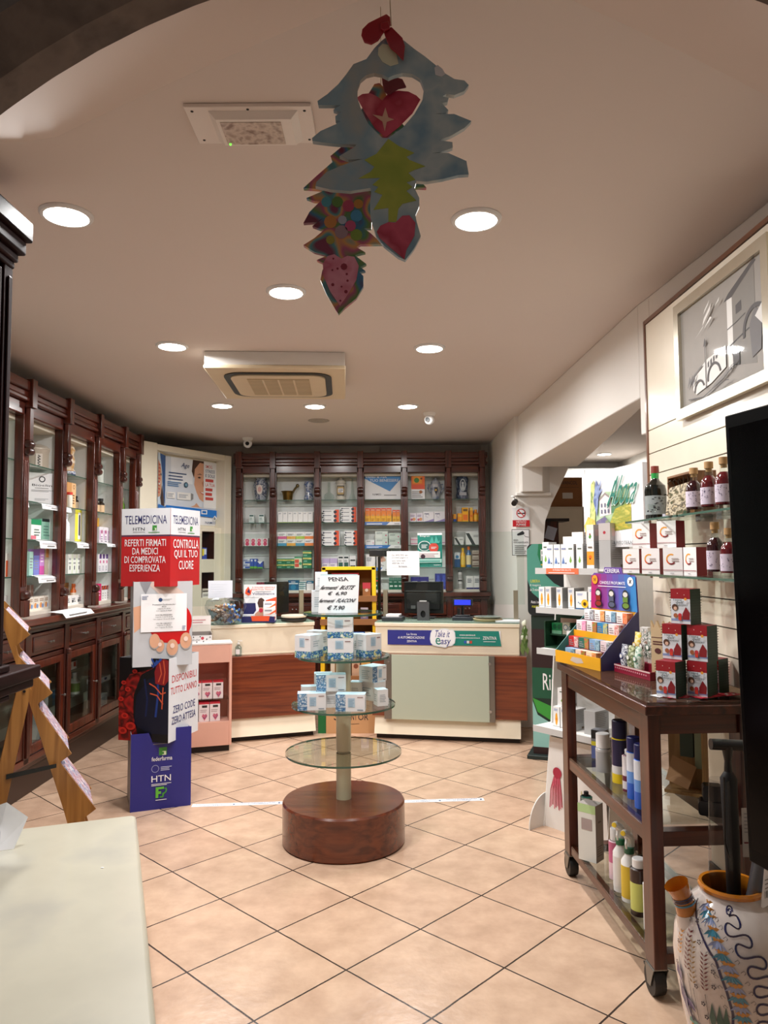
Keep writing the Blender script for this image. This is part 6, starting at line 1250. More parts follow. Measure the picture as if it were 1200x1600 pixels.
m.ob('box', t, sm=0); m = M().add([(-.07, -.035, .05), (.02, -.06, .03), (.045, -.02, .11), (-.05, .0, .14)], [(0, 1, 2, 3)], KR).bx(-.02, .03, .0, .02, .14, .25, mat('3a4a3a', .5)).bx(.035, .06, .0, .02, .10, .25, mat('9aa88a', .5)); m.ob('leaflets', t, sm=0)
tag(M().prism(rr(-.045, .045, 0, .05, .012), -.03, .03, BLACK, 'y').ob('eyewear_case', None, tp(.905, .305, ZM + .0005), -.4), 'lower black glasses case on the middle trolley shelf', 'case'); tag(M().prism(rr(-.03, .035, 0, .055, .01), -.025, .025, mat('101012', .3), 'y').ob('eyewear_case', None, tp(.905, .305, ZM + .051), -.3), 'upper black glasses case stacked on the other', 'case')
# ---------------------------------------------------------------- goods on the trolley top
P0, P1 = gz(868, 1033, ZT), gz(938, 1049, ZT); d = P1 - P0; DA = math.atan2(d.y, d.x); DWD = d.length
t = E('candle_display', 'stepped cardboard candle display with purple and blue header', 'display stand', (P0.x, P0.y, ZT), DA)
YD, PB, TLI = mat('e8a818', .45), mat('3a3560', .45), mat('3f7f78', .5); dep = .215
m = M().bx(0, DWD, 0, .004, 0, .055, YD); f = m.face((0, 0, 0), (1, 0, 0), (0, 0, 1), DWD, .055); f.poly([(.35, .35), (.4, .7), (.6, .7), (.65, .35), (.5, .2)], mat('c9b8a8', .5)); m.ob('front_lip', t, sm=0)
for x in (0, DWD - .004): m = M(); m.prism([(.0045, 0), (dep, 0), (dep, .25), (dep - .012, .25), (.0045, .058)], x, x + .004, PB if x else TLI, 'x'); m.ob('side_wall', t, sm=0)
for k in range(4):
    y, z = .024 + .046 * k, .012 + .050 * k + (.025 if k > 1 else 0)
    M().bx(.0045, DWD - .0045, y - .010, y + .034, z - .006, z, mat('5a2030', .5)).bx(.0045, DWD - .0045, y - .012, y - .0105, z - .03 if k else 0, z + .012, YD if k == 2 else mat('6a2838', .5)).ob('step', t, sm=0)
M().bx(.0045, DWD - .0045, dep - .006, dep - .002, .0, .25, YD).ob('rear_wall', t)
m = M(); hz = .25; HW = DWD + .0; HH = .20
hp = [(0, 0), (HW, 0), (HW - .01, HH * .78), (HW - .03, HH * .86), (HW * .70, HH * .86), (HW * .68, HH), (HW * .32, HH), (HW * .30, HH * .86), (.03, HH * .86), (.01, HH * .78)]
m.prism([(a, hz + b) for a, b in hp], dep - .004, dep, mat('6a4a9c', .45)); f = m.face((0, dep - .004, hz), (1, 0, 0), (0, 0, 1), HW, HH)
for k, c in enumerate(('b01a6a', 'a02878', '8a3a8c', '7a48a0', '6656aa', '5464b0', '4474bc', '3a86c8')): f.poly([(k / 8 + .0, 0), ((k + 1) / 8, 0), ((k + 1) / 8 - (.025 if k == 7 else 0), .84 if k not in (0, 7) else .80), (k / 8 + (.025 if k == 0 else 0), .84 if k not in (0, 7) else .80)], mat(c, .45))
f.text('CERERIA', .34, .87, .66, .97, PAPER).disc(.12, .70, .022, mat('f0a028', .4)).text('5€', .09, .66, .15, .74, INK).disc(.88, .68, .021, PAPER).line([(.86, .64), (.9, .72)], .005, INK).line([(.86, .72), (.9, .64)], .004, INK); f.text('CANDELE PROFUMATE', .24, .60, .78, .67, PAPER).lines(.2, .54, .82, .57, 1, PAPER, .5)
for k, (x, c) in enumerate(((.2, '8f2a20'), (.5, '555a70'), (.8, '6a8a3a'))): f.disc(x, .36, .022, INK, 14, .026).disc(x, .38, .017, mat('d8d4cc', .4), 12, .012).rect(x - .05, .2, x + .05, .32, mat(c, .3)).disc(x + .01, .12, .028, mat('1e1a1c', .4), 14, .018).disc(x + .01, .13, .022, mat(c, .35), 14, .012)
m.ob('header', t, sm=0)
ca, sa = math.cos(DA), math.sin(DA)
PT = [mix([a, b], 90, .5) for a, b in (('1c1c24', 'dfe0e6'), ('d8702a', 'f0c080'), ('3a6a8a', 'a8c4d0'), ('e05a2a', 'f0a070'), ('e07ab0', 'f4c8dc'), ('5a9a3a', 'e04a4a'), ('e8d43a', '3a86b8'), ('c8302a', 'efe4dc'))]
CN = ['black floral', 'orange', 'blue floral', 'red orange', 'pink striped', 'green and red', 'yellow and blue', 'red and white']
rows = [(0, [('8fb4d4', 2), ('ecd4c4', 5), ('f0d8b8', 1)]), (1, [('c8282a', 7), ('2a6a58', 5), ('7fa4cc', 2), ('e0ccd4', 0)]), (2, [('efe6ea', 4), ('efeaec', 5), ('2f86b8', 6), ('f0e4e4', 7)]), (3, [('f0eef0', 0), ('f0ecea', 1), ('e9eef0', 2), ('efe8e4', 3)])]
for k, its in rows:
    y, z = .024 + .046 * k, .012 + .050 * k + (.025 if k > 1 else 0); n = len(its); wd = (DWD - .02) / 4
    for j, (c, q) in enumerate(its):
        lx = .012 + wd * (j + .5 + (0 if k else .45)); p = V((P0.x + lx * ca - (y + .014) * sa, P0.y + lx * sa + (y + .014) * ca, ZT + z + .0004))
        pack('cnd%d%s%d' % (k, c, q), wd * .9, .034, .058, c, [('m', .58, 0, 1, 1, PT[q]), ('l', .08, .3, .5, .8, 3, '9a8a8a'), ('sr', 0, 0, 1, 1, PT[q])], p, DA, '%s candle carton, %s on the %s candle step' % (CN[q], nth(j, n).replace(' of %s ' % NUM[n], '').strip(), ('lowest', 'second', 'third', 'top')[k]), 'candle box', None, 'candle_box')
# cream tubes in a red tray
q0 = gz(960, 1049, ZT); q1 = gz(1016, 1064, ZT); d = q1 - q0; CA = math.atan2(d.y, d.x); CWD = d.length
t = E('tube_tray', 'crimson patterned tray holding cream tubes on the trolley', 'tray', (q0.x, q0.y, ZT), CA)
CRI = mat('8a1230', .45); m = M().bx(0, CWD, 0, .004, 0, .034, CRI).bx(0, .004, .004, .13, 0, .034, CRI).bx(CWD - .004, CWD, .004, .13, 0, .034, CRI).bx(.004, CWD - .004, .004, .13, 0, .004, CRI).bx(.004, CWD - .004, .075, .13, .004, .05, CRI)
f = m.face((0, 0, 0), (1, 0, 0), (0, 0, 1), CWD, .034); f.rect(0, .82, 1, 1, mat('d8b8b4', .5)); [f.disc(.04 + .06 * k, .58, .004, mat('c98a94', .5), 8) for k in range(16)]; m.ob('tray', t, sm=0)
ca2, sa2 = math.cos(CA), math.sin(CA)
def ctube(label, lx, ly_, z, c1, c2, h=.115, rz=0):
    p = V((q0.x + lx * ca2 - ly_ * sa2, q0.y + lx * sa2 + ly_ * ca2, z)); t = E('cream_tube', label, 'tube', p, CA + rz)
    M().lathe([(.001, 0), (.019, 0), (.019, .018), (.001, .018)], mat('e4e0dc', .4), 16).ob('cap', t)
    vs = []; n = 16; prof = ((.020, 1, .0185), (.0215, 1, .05), (.022, .6, .085), (.023, .12, h))
    for r, fl, zz in prof: vs += [(r * math.cos(2 * PI * k / n), r * fl * math.sin(2 * PI * k / n), zz) for k in range(n)]
    m = M(); m.add(vs, [(j * n + k, j * n + (k + 1) % n, (j + 1) * n + (k + 1) % n, (j + 1) * n + k) for j in range(3) for k in range(n)], c1)
    f = m.face((-.013, -.0222, .035), (1, 0, 0), (0, 0, 1), .026, .05); f.disc(.5, .6, .013, mat(c2, .5)).disc(.5, .6, .009, mat('efeae4', .5)); m.ob('body', t)
tm = [mix(a, 70, .45, detail=1) for a in (['efeef0', '2a3050', 'e8e8ee', '3a3f5a'], ['c9cda0', '5a6a3a', 'dfe0c8'], ['9ab8a0', 'dfe4da', '4f8a70'], ['f0d83a', 'efe6c0', 'e8c020'], ['e8e4e0', '3a4a3a', 'e0d8d4', '8a6a5a'], ['efeae6', '5a6a5a', 'e8dcd8'])]
ctube('white cream tube with dark blue oval, left in the crimson tray', .026, .04, ZT + .0045, tm[0], '2a3a7a'); ctube('olive green cream tube, middle of the crimson tray', .078, .04, ZT + .0045, tm[1], '5a6a3a'); ctube('mint leafy cream tube, right in the crimson tray', .128, .04, ZT + .0045, tm[2], '3f7f64')
ctube('yellow cream tube at the back of the crimson tray', .032, .102, ZT + .0505, tm[3], 'c8a020', .12); ctube('white tube with dark florals at the back middle', .082, .102, ZT + .0505, tm[4], '5a3a3a', .135); ctube('white leafy cream tube at the back right of the crimson tray', .130, .102, ZT + .0505, tm[5], '3a5a4a', .13)
t = E('tester_cup', 'farther small clear plastic cup on the trolley top', 'cup', gz(1000, 1083, ZT) + V((0, 0, .0003)), 0, 'tester cups on the trolley'); M().lathe([(.001, .0003), (.016, .0005), (.02, .035)], CLEAR, 16).ob('cup', t, norm=False)
dup(t, gz(1010, 1088, ZT) + V((0, 0, .0003)), 0, 'nearer small clear plastic cup on the trolley top')
# advent tea cartons
RDX, GRX = '9a1420', '1f3a2c'
AV = [('r', 0, .02, 1, .72, 'dfe3ea'), ('r', 0, .1, 1, .16, '8a9cc8'), ('p', [(.6, .14), (.95, .14), (.98, .34), (.78, .5), (.6, .3)], '8a1a22'), ('d', .22, .48, .16, '5a3a2a'), ('d', .24, .45, .09, 'e0b8a0'), ('d', .25, .25, .11, 'a8603a'), ('d', .48, .26, .1, 'c8303a'), ('r', .4, .12, .56, .22, 'd8402a'), ('t', .12, .66, .6, .73, '16383a', 'Tisane'), ('t', .3, .59, .7, .66, '16383a', "dell'"), ('t', .3, .52, .9, .59, '16383a', 'Avvento'), ('d', .8, .72, .07, 'e8a03a'), ('d', .4, .88, .02, 'efe6e0'), ('d', .75, .84, .02, 'efe6e0'), ('sr', 0, 0, 1, 1, GRX)] + [('sr', 0, .07 + .075 * k, 1, .085 + .075 * k, '12261c') for k in range(12)] + [('top', '8a1220')]
for px, y, tier_, lab in ((1044, 2.67, 0, 'left in the bottom row'), (1092, 2.655, 0, 'middle of the bottom row'), (1110, 2.73, 0, 'right end of the bottom row, mostly hidden'), (1055, 2.71, 1, 'left in the middle row'), (1094, 2.655, 1, 'right in the middle row'), (1070, 2.695, 2, 'alone at the top of the pile')):
    pack('adv', .073, .075, .127, RDX, AV, R3(px, y, ZT + tier_ * .1275), math.radians(-50), 'red and green Christmas tea carton, %s' % lab, 'tea box', None, 'tea_box')
rnd = random.Random(4)
for k in range(6):
    p = gz((1035, 1058, 1080, 1100, 1122, 1140)[k], (1087, 1090, 1089, 1092, 1090, 1090)[k], ZT); W, H = .075, .045
    m = M().bx(-W / 2, W / 2, -H / 2, H / 2, 0, .0012, mat('c01a34', .5) if k else PAPER); f = m.face((-W / 2, -H / 2, .0012), (1, 0, 0), (0, 1, 0), W, H); f.e = .0002
    for j in range(12): f.disc(rnd.uniform(.08, .92), rnd.uniform(.1, .9), rnd.uniform(.002, .006), mat(('efe6e0', 'd8b0a8', '3a5a4a')[j % 3], .5), 7)
    tag(m.ob('greeting_card', None, (p.x, p.y, ZT + .0006 + .0022 * k), TRZ + rnd.uniform(-.5, .5) + PI / 2, sm=0), ('white printed leaflet under the pile of red cards', 'first red printed card from the left before the tea cartons', 'second red printed card from the left before the tea cartons', 'third red printed card from the left before the tea cartons', 'fourth red printed card from the left before the tea cartons', 'rightmost red printed card before the tea cartons')[k], 'card')
# ================================================================ WHITE FLOOR STAND AND NASAL SPRAY STAND
G0, G1 = V((.865, 4.21, 0)), V((1.125, 3.88, 0)); d = G1 - G0; GL = d.length; GA = math.atan2(d.y, d.x)
cg, sg_ = math.cos(GA), math.sin(GA)
def gp(x, y, z): return V((G0.x + x * cg - y * sg_, G0.y + x * sg_ + y * cg, z))
def ginv(p): q = p - G0; return V((q.x * cg + q.y * sg_, -q.x * sg_ + q.y * cg, p.z))
t = E('floor_stand', 'white cardboard floor stand with shelves and big countryside header sign', 'display stand', G0, GA)
WC = mat('eceae6', .5)
GS = (.555, .985, 1.215, 1.435)
m = M().bx(-.01, GL + .01, .26, .27, .0, 1.62, WC); 
m.prism([(.02, 0), (.26, 0), (.26, 1.2), (.16, 1.2), (.10, .55)], GL - .008, GL, WC, 'x'); m.prism([(.02, 0), (.26, 0), (.26, 1.2), (.16, 1.2), (.10, .55)], 0, .008, WC, 'x')
m.ob('body', t, sm=0)
# kick panel with flower print and quarter round foot
m = M(); m.prism([(.0, .0), (GL, .0), (GL - .02, .50), (.05, .50)], .03, .036, WC)
f = m.face((0, .03, 0), (1, 0, 0), (0, 0, 1), GL, .5); RF, RF2 = mat('b03048', .5), mat('d86a80', .5)
for k in range(9): f.line([(.18 + .012 * k, .62 - .012 * abs(k - 4)), (.12 + .022 * k, .42), (.10 + .026 * k, .22 + .02 * (k % 3))], .006, (RF, RF2)[k % 2])
f.disc(.24, .62, .03, RF, 14).line([(.6, .1), (.62, .5)], .004, mat('b8b050', .5))
m.ob('kick_panel', t, sm=0)
m = M(); pts = [(.06, 0)] + [(.06 - .155 * math.cos(math.radians(a)), .155 * math.sin(math.radians(a)) * 1.15) for a in range(0, 91, 9)]
m.prism(pts, -.006, .0, mat('dcdad6', .5), 'x'); m.ob('foot', t, sm=0)
for k, z in enumerate(GS):
    ov = (.02, 0, 0, 0)[k]
    xe = GL + (.10 if k == 3 else 0)
    bbox('shelf', t, -ov, xe, -.0 - ov, .2595, z - .012, z, WC); bbox('price_rail', t, -ov, GL, -.008 - ov, -.0005 - ov, z - .03, z + .004, mat('c9c8c6', .45))
m = M().bx(.08, .30, -.0095, -.0085, GS[3] - .029, GS[3] + .003, mat('e8744a', .5)); f = m.face((.08, -.0095, GS[3] - .029), (1, 0, 0), (0, 0, 1), .22, .032); f.text('INTEGRATORI SALUTE', .22, .55, .78, .85, PAPER).lines(.08, .15, .92, .4, 1, PAPER, .5); m.ob('orange_label', t, sm=0)
# countryside header
h0, h1 = ginv(V((1.135, 4.17, 0))), ginv(V((1.272, 3.60, 0))); dd = h1 - h0; hl = dd.length; du = dd.normalized(); dn = V((du.y, -du.x, 0))
def hq(x, y, z): return V((h0.x, h0.y, 0)) + du * x - dn * y + V((0, 0, z))
m = M(); zb, zt = 1.55, 1.965
m.add([hq(0, 0, zb), hq(hl, 0, zb), hq(hl, 0, zt), hq(0, 0, zt), hq(0, .035, zb), hq(hl, .035, zb), hq(hl, .035, zt), hq(0, .035, zt)], [(0, 1, 2, 3), (4, 7, 6, 5), (0, 3, 7, 4), (1, 5, 6, 2), (2, 6, 7, 3), (0, 4, 5, 1)], PAPER)
f = m.face(hq(0, 0, zb), du, (0, 0, 1), hl, zt - zb)
mm = lambda h: mat(h, .55)
f.poly([(.25, .62), (.4, .72), (.58, .70), (.8, .78), (.8, .25), (.2, .25)], mix(['8fb088', 'b8cca8', '6f9a78'], 12, .6)).poly([(.3, .55), (.5, .64), (.8, .60), (.8, .45), (.3, .42)], mix(['4f7f5a', '7fa06a', '3f6a4a'], 14, .6)).poly([(.46, .28), (.56, .48), (.82, .55), (.82, .22), (.5, .2)], mix(['c9b03a', '8f9a3a', 'd8c860'], 16, .6, scale=(1, 1, 3)))
f.poly([(.30, .40), (.50, .42), (.50, .62), (.40, .70), (.30, .62)], mm('dcd6d8')).poly([(.28, .62), (.40, .71), (.52, .62), (.50, .61), (.40, .68), (.30, .61)], mm('9a8a8a'))
for x in (.34, .40, .46): f.rect(x - .012, .52, x + .012, .57, mm('6a6a80')).rect(x - .012, .44, x + .012, .49, mm('6a6a80'))
f.poly([(.16, .85), (.22, .9), (.24, .62), (.22, .3), (.12, .3)], mix(['9fb45a', 'd8d890', '6f8a4a'], 25, .6)).poly([(.26, .9), (.30, .80), (.36, .9), (.31, .74), (.38, .78), (.30, .66), (.26, .4), (.2, .62)], mix(['5a6a9c', '8fa0c8', '4a5a8a'], 20, .6)).poly([(.06, .14), (.02, .3), (.1, .42), (.22, .36), (.26, .2), (.2, .12)], mix(['e0a030', 'f0c860', 'c97a20'], 22, .6)).poly([(.24, .34), (.4, .40), (.52, .28), (.4, .18), (.26, .2)], mix(['5a7a4a', '6a5a8a', '8fa05a'], 22, .6))
f.text('Aboca', .50, .52, .95, .90, mm('dff0e4'), .35).text('Aboca', .512, .53, .94, .89, mm('1f7a6a'), .35).line([(.46, .5), (.52, .66), (.60, .84)], .008, mm('1f7a6a')).text("L'EVOLUZIONE DELLA FITOTERAPIA", .04, .03, .92, .075, mm('5a6060'))
m.ob('header_sign', t, sm=0, norm=False)
m = M(); m.bx(GL * .4, GL * .6, .262, .268, 1.55, 1.7, WC); m.ob('sign_bracket', t)
def gb(key, x, z, w, d, h, body, items, label, y=.045, rz=0): pack(key, w, d, h, body, items, gp(x, y + d / 2, z + .0005), GA + rz, label, 'supplement box', None, 'supplement_box')
GY = [('sr', 0, 0, 1, 1, 'a8a7a6'), ('sl', .1, .35, .9, .95, 8, '8a8988'), ('sr', .6, .06, .9, .16, '6a5a4a')]
LEAF = [('p', [(.3, .3), (.5, .22), (.7, .32), (.5, .52)], '7fb04a'), ('l', .2, .78, .8, .9, 1, '5a6a5a'), ('r', 0, 0, 1, .14, 'f4f4f2')] + GY
BLUEP = [('p', [(.1, .2), (.6, .2), (.35, .5)], '5f7fb8'), ('d', .75, .22, .1, '2a3a6a'), ('l', .1, .78, .9, .92, 1, '8a94b8'), ('r', 0, 0, 1, .13, 'f4f4f4')] + GY
ORB = [('r', 0, .14, 1, .62, 'f0a030'), ('d', .5, .42, .22, 'e8701a'), ('d', .45, .36, .1, '6a3a10'), ('l', .2, .74, .8, .86, 1, '7a6a5a'), ('r', 0, 0, 1, .12, 'f4f4f2')] + GY
SUN = [('p', [(.38, .18), (.5, .1), (.62, .18), (.72, .42), (.62, .66), (.5, .72), (.36, .6), (.3, .4)], 'f0a828'), ('d', .5, .4, .1, 'e07a20'), ('l', .15, .8, .85, .93, 2, '8a9cc8'), ('r', 0, .06, 1, .08, '8a8a90')] + GY
SFL = [('d', .8, .35, .32, 'f0c020'), ('d', .8, .33, .14, '4a3010'), ('l', .15, .8, .75, .92, 2, '8a9cd0'), ('r', 0, 0, 1, .1, '1f5a8a'), ('d', .25, .4, .05, '6a8ab8'), ('d', .4, .35, .05, '4a8a4a')] + GY
z = GS[3]
gb('gw1', .03, z, .045, .07, .15, W_, LEAF, 'white box with small leaf at the left end of the top stand shelf', .05)
for k in range(3): gb('gblu', .085 + .05 * k, z, .045, .08, .135, W_, BLUEP, 'white and blue box on the top stand shelf, %s of three' % ('left', 'middle', 'right')[k], .02)
gb('gleaf', .235, z, .042, .08, .135, W_, LEAF, 'left green leaf box on the top stand shelf', .01); gb('gleaf', .295, z, .042, .08, .135, W_, LEAF, 'right green leaf box on the top stand shelf', .01)
gb('gor', .365, z, .045, .14, .15, W_, ORB, 'orange flower box with grey side on the top stand shelf', .01)
gb('gwt', .17, z, .075, .08, .205, W_, [('p', [(.05, .45), (.2, .6), (.1, .3)], '2a2a30'), ('l', .4, .3, .9, .6, 4, 'b0b4c8')] + GY, 'tall white box at the back of the top stand shelf', .16)
gb('gpk', .365, z + .1506, .045, .14, .085, W_, [('p', [(.3, .2), (.5, .1), (.7, .25), (.5, .5)], '5a9a3a'), ('r', 0, .7, 1, 1, 'e4eadc'), ('sr', 0, 0, 1, 1, 'b4acaa'), ('sr', .1, .3, .9, .7, 'd0b0ac'), ('d', .5, .4, .1, 'b03040')], 'green leaf and pink sided box stacked on the orange one', .01)
gb('ggr', .455, z, .07, .14, .15, 'b4b3b2', GY, 'large grey backed box at the right end of the top stand shelf', .01); gb('ggp', .455, z + .1506, .07, .14, .09, 'c4bcba', [('sr', 0, 0, 1, 1, 'b9b2b0'), ('sr', .1, .25, .9, .7, 'd0b0ac'), ('d', .5, .45, .12, 'b03040')], 'grey and pink box stacked on the large grey one', .01)
z = GS[2]
for k, x in enumerate((.021, .067, .145, .225)): gb('gsun', x, z, .040, .09, .115, W_, SUN, 'white box with yellow sunburst, %s on the second stand shelf' % ('first from the left', 'second from the left', 'third from the left', 'fourth from the left')[k], .02)
gb('gsfl', .30, z, .072, .06, .098, W_, SFL, 'white sunflower box with blue foot on the second stand shelf', .01); gb('gsfl2', .378, z, .068, .06, .125, W_, SFL, 'taller sunflower box at the right of the second stand shelf', .01)
z = GS[1]
t = E('counter_display', 'dark green stepped cardboard display on the middle stand shelf', 'display stand', gp(.085, .075, z + .0005), GA)
DGN = mat('123a24', .5); m = M().bx(-.075, .10, .08, .16, 0, .20, DGN).bx(-.08, -.072, -.02, .08, 0, .15, DGN).bx(.10, .108, -.02, .08, 0, .15, DGN).bx(-.072, .10, -.02, .08, .0, .008, DGN).bx(-.072, .10, .02, .08, .07, .078, DGN).bx(-.04, .07, .0785, .0795, .13, .165, mat('d8b0a0', .5)); m.ob('tray', t, sm=0)
def onst(key, x, y, zz, w, d, h, body, items, label): pack(key, w, d, h, body, items, gp(.085 + x, .075 + y, z + zz), GA, label, 'supplement box', None, 'supplement_box')
onst('dg1', -.03, .05, .079, .07, .04, .06, '1f8a50', [('d', .3, .65, .2, '12603a'), ('d', .75, .65, .2, '12603a'), ('r', 0, 0, 1, .3, '7fc4a0')], 'bright green pack in the dark green display')
onst('dg2', .05, .05, .079, .08, .04, .065, 'd8dccb', [('d', .28, .6, .2, '4a7a9a'), ('d', .28, .6, .15, 'eef0ea'), ('d', .74, .55, .2, '4a7a9a'), ('d', .74, .55, .15, 'eef0ea')], 'pale pack with two blue rings in the dark green display')
gb('ccart2', .240, z, .085, .055, .11, 'efedec', CB, 'white carton with orange ring alone on the middle stand shelf', .01)
gb('small', .305, z, .035, .03, .13, 'b02030', [('r', 0, .6, 1, 1, 'd8d4d0')], 'narrow red and pale box beside the ringed carton', .06)
m = M().bx(0, .16, 0, .004, 0, .19, mix(['6a5a2a', 'a89a4a', '3a4a2a', 'c9b070'], 12, .5)); f = m.face((0, 0, 0), (1, 0, 0), (0, 0, 1), .16, .19)
f.poly([(.1, .1), (.05, .5), (.15, .9), (.45, 1), (.6, .7), (.55, .1)], mat('3a2418', .5)).disc(.38, .72, .02, SK, 14, .03).disc(.42, .32, .02, SK, 14, .028).poly([(.3, .2), (.7, .3), (.75, .0), (.25, 0)], mat('4a3a34', .5)); f.rect(.75, .35, .98, .5, TG).rect(0, 0, 1, .12, PAPER)
tag(m.ob('photo_card', None, gp(.265, .13, z + .0006), GA, sm=0), 'photo card of two dark haired people on the stand shelf', 'card')
z = GS[0]
for k in range(3): gb('gsun3', .10 + .05 * k, z, .045, .10, .115, W_, SUN, 'white sunburst box on the lowest stand shelf, %s of three' % ('left', 'middle', 'right')[k], .03)
gb('ggrey', .32, z, .07, .12, .125, 'a8a7a6', GY, 'grey backed box at the right of the lowest stand shelf', .03)
gb('gwtop', .13, z + .1157, .07, .08, .10, W_, LEAF + [], 'white leaf box stacked on the lowest stand shelf', .05)
# nasal spray floor stand
p = V((1.275, 5.55, 0)); t = E('floor_display', 'green and black nasal spray floor display behind the white stand', 'display stand', p, -.35)
m = M(); HWd = .40; pts = rr(-.2, .2, 1.06, 1.60, .04); m.prism(pts, 0, .012, mat('12181a', .45)); f = m.face((-.2, 0, 1.06), (1, 0, 0), (0, 0, 1), .4, .54)
G1_, G2_ = mat('0c7a48', .45), mat('4f9a88', .45)
f.poly([(.0, .92), (.1, 1), (.35, 1), (.26, .8), (.3, .6), (.5, .45), (.75, .35), (.95, .4), (.95, .2), (.6, .12), (.3, .18), (.08, .32), (.0, .5)], G2_).poly([(.22, 1), (.42, 1), (.36, .85), (.40, .7), (.55, .6), (.4, .58), (.26, .7), (.2, .85)], G1_)
f.text('Rinazina', .26, .76, .80, .92, PAPER).lines(.26, .70, .7, .73, 1, mat('d8b83a', .5), .6).text('LIBERA', .06, .46, .24, .50, mat('d8d83a', .5)).text('il respiro', .05, .40, .25, .44, PAPER).text('in 3 minuti', .05, .34, .25, .38, PAPER).text('Aiuta i seni', .06, .17, .24, .21, PAPER).text('nasali', .08, .11, .22, .15, mat('d8d83a', .5)); f.disc(.78, .2, .055, mat('ead81e', .45)).text('5,9', .68, .16, .86, .25, INK)
m.ob('header', t, sm=0)
m = M(); m.prism([(-.18, .03), (.18, .03), (.18, 1.059), (-.18, 1.059)], .02, .26, mat('0f2a20', .5)); f = m.face((-.18, .02, .03), (1, 0, 0), (0, 0, 1), .36, 1.03)
f.rect(0, .40, 1, .62, mat('14533a', .5)).rect(0, .62, 1, .9, mat('2a1214', .5)).text('Rinazina', .22, .46, .95, .58, PAPER).poly([(0, .40), (.1, .3), (.5, .22), (1, .2), (1, .30), (.5, .33)], mat('3a9a3a', .5)).poly([(0, .38), (.1, .28), (.5, .2), (1, .18), (1, .04), (0, .04)], mat('8ec4be', .5)).rect(0, 0, 1, .05, mat('2a1214', .5))
m.ob('body', t, sm=0); bbox('base', t, -.22, .2, -.04, .28, 0, .0295, mat('1c2a28', .5), .004)
p = R3(1033, 2.98, ZT); m = M(); W, H = .105, .24
m.prism([(-W / 2, 0), (W / 2, 0), (W / 2, H)] + [(W / 2 - W * (k + 1) / 8, H - (.03 if k % 2 == 0 else 0)) for k in range(8)], 0, .012, mat('cbb08a', .6)); f = m.face((-W / 2, 0, 0), (1, 0, 0), (0, 0, 1), W, H)
BRN = mat('5a2a2a', .6); f.line([(.02, .72), (.98, .72)], .003, BRN).lines(.08, .60, .7, .68, 2, BRN, .5).disc(.28, .50, .014, BRN, 14, .011).disc(.72, .52, .019, BRN, 16).disc(.72, .52, .014, mat('d8c0a8', .6), 16).poly([(.2, .05), (.3, .3), (.42, .05)], BRN).poly([(.62, .05), (.7, .34), (.8, .05)], BRN)
tag(m.ob('kraft_card', None, p, math.radians(-50), sm=0), 'kraft card with zigzag top and brown ovals behind the tea cartons', 'card')
pack('wnar', .035, .035, .19, 'dcd8d6', [('r', .1, .78, .9, .86, 'b03a48'), ('l', .15, .3, .85, .7, 5, 'a09a98'), ('r', .2, .1, .8, .16, '2a4a3a')], R3(1006, 3.26, ZT), math.radians(-40), 'narrow white carton between the candle header and the kraft card', 'supplement box', None, 'supplement_box')
# ---------------------------------------------------------------- signs and fittings on the pier
def pier(name, label, cat, x0, y0, x1, y1, draw, y=6.618):
    a, b = at(x0, y1, y), at(x1, y0, y); W, H = b.x - a.x, b.z - a.z; m = M().bx(0, W, -.003, 0, 0, H, PAPER); draw(m.face((0, -.003, 0), (1, 0, 0), (0, 0, 1), W, H)); return tag(m.ob(name, None, (a.x, y - .001, a.z), 0, sm=0), label, cat)
def ns(f):
    RR = mat('c8202a', .5); f.rect(.3, .66, .72, .72, INK).line([(.68, .72), (.76, .8)], .004, GREY).ring(.5, .70, .042, .008, RR).line([(.34, .84), (.66, .56)], .008, RR).rect(0, 0, 1, .34, RR).text('VIETATO', .2, .19, .8, .31, PAPER).text('FUMARE', .22, .04, .78, .16, PAPER)
pier('no_smoking_sign', 'red and white no smoking sign on the white pier', 'sign', 801, 793, 827, 823, ns)
def vs_(f):
    f.rect(0, 0, 1, 1, INK).rect(.03, .02, .97, .98, PAPER).poly([(.35, .84), (.62, .94), (.72, .86), (.68, .80), (.42, .76)], INK).line([(.7, .78), (.76, .72), (.95, .70)], .004, INK).disc(.36, .80, .01, INK).text('AREA', .08, .56, .36, .62, INK).text('VIDEOSORVEGLIATA', .08, .47, .92, .53, INK).lines(.15, .08, .85, .43, 5, GREY, .4)
pier('surveillance_sign', 'white surveillance notice with camera pictogram below the no smoking sign', 'sign', 800, 827, 827, 868, vs_)
p = at(804, 777, 6.52); t = E('security_camera', 'small black bullet camera under the stepped corbel', 'security camera', (p.x, 6.56, 2.0495), .0)
M().lathe([(.001, -.0), (.025, -.0), (.025, -.012), (.001, -.012)], WHITE, 14).tube([(0, 0, -.012), (0, -.01, -.04)], .008, WHITE).ob('mount', t); M().tube([(.015, .0, -.05), (-.01, -.06, -.075)], .024, BLACK, 14).ob('body', t); M().tube([(.02, .01, -.055), (.075, .02, -.075)], .018, WHITE, 12).ob('cable_tube', t)
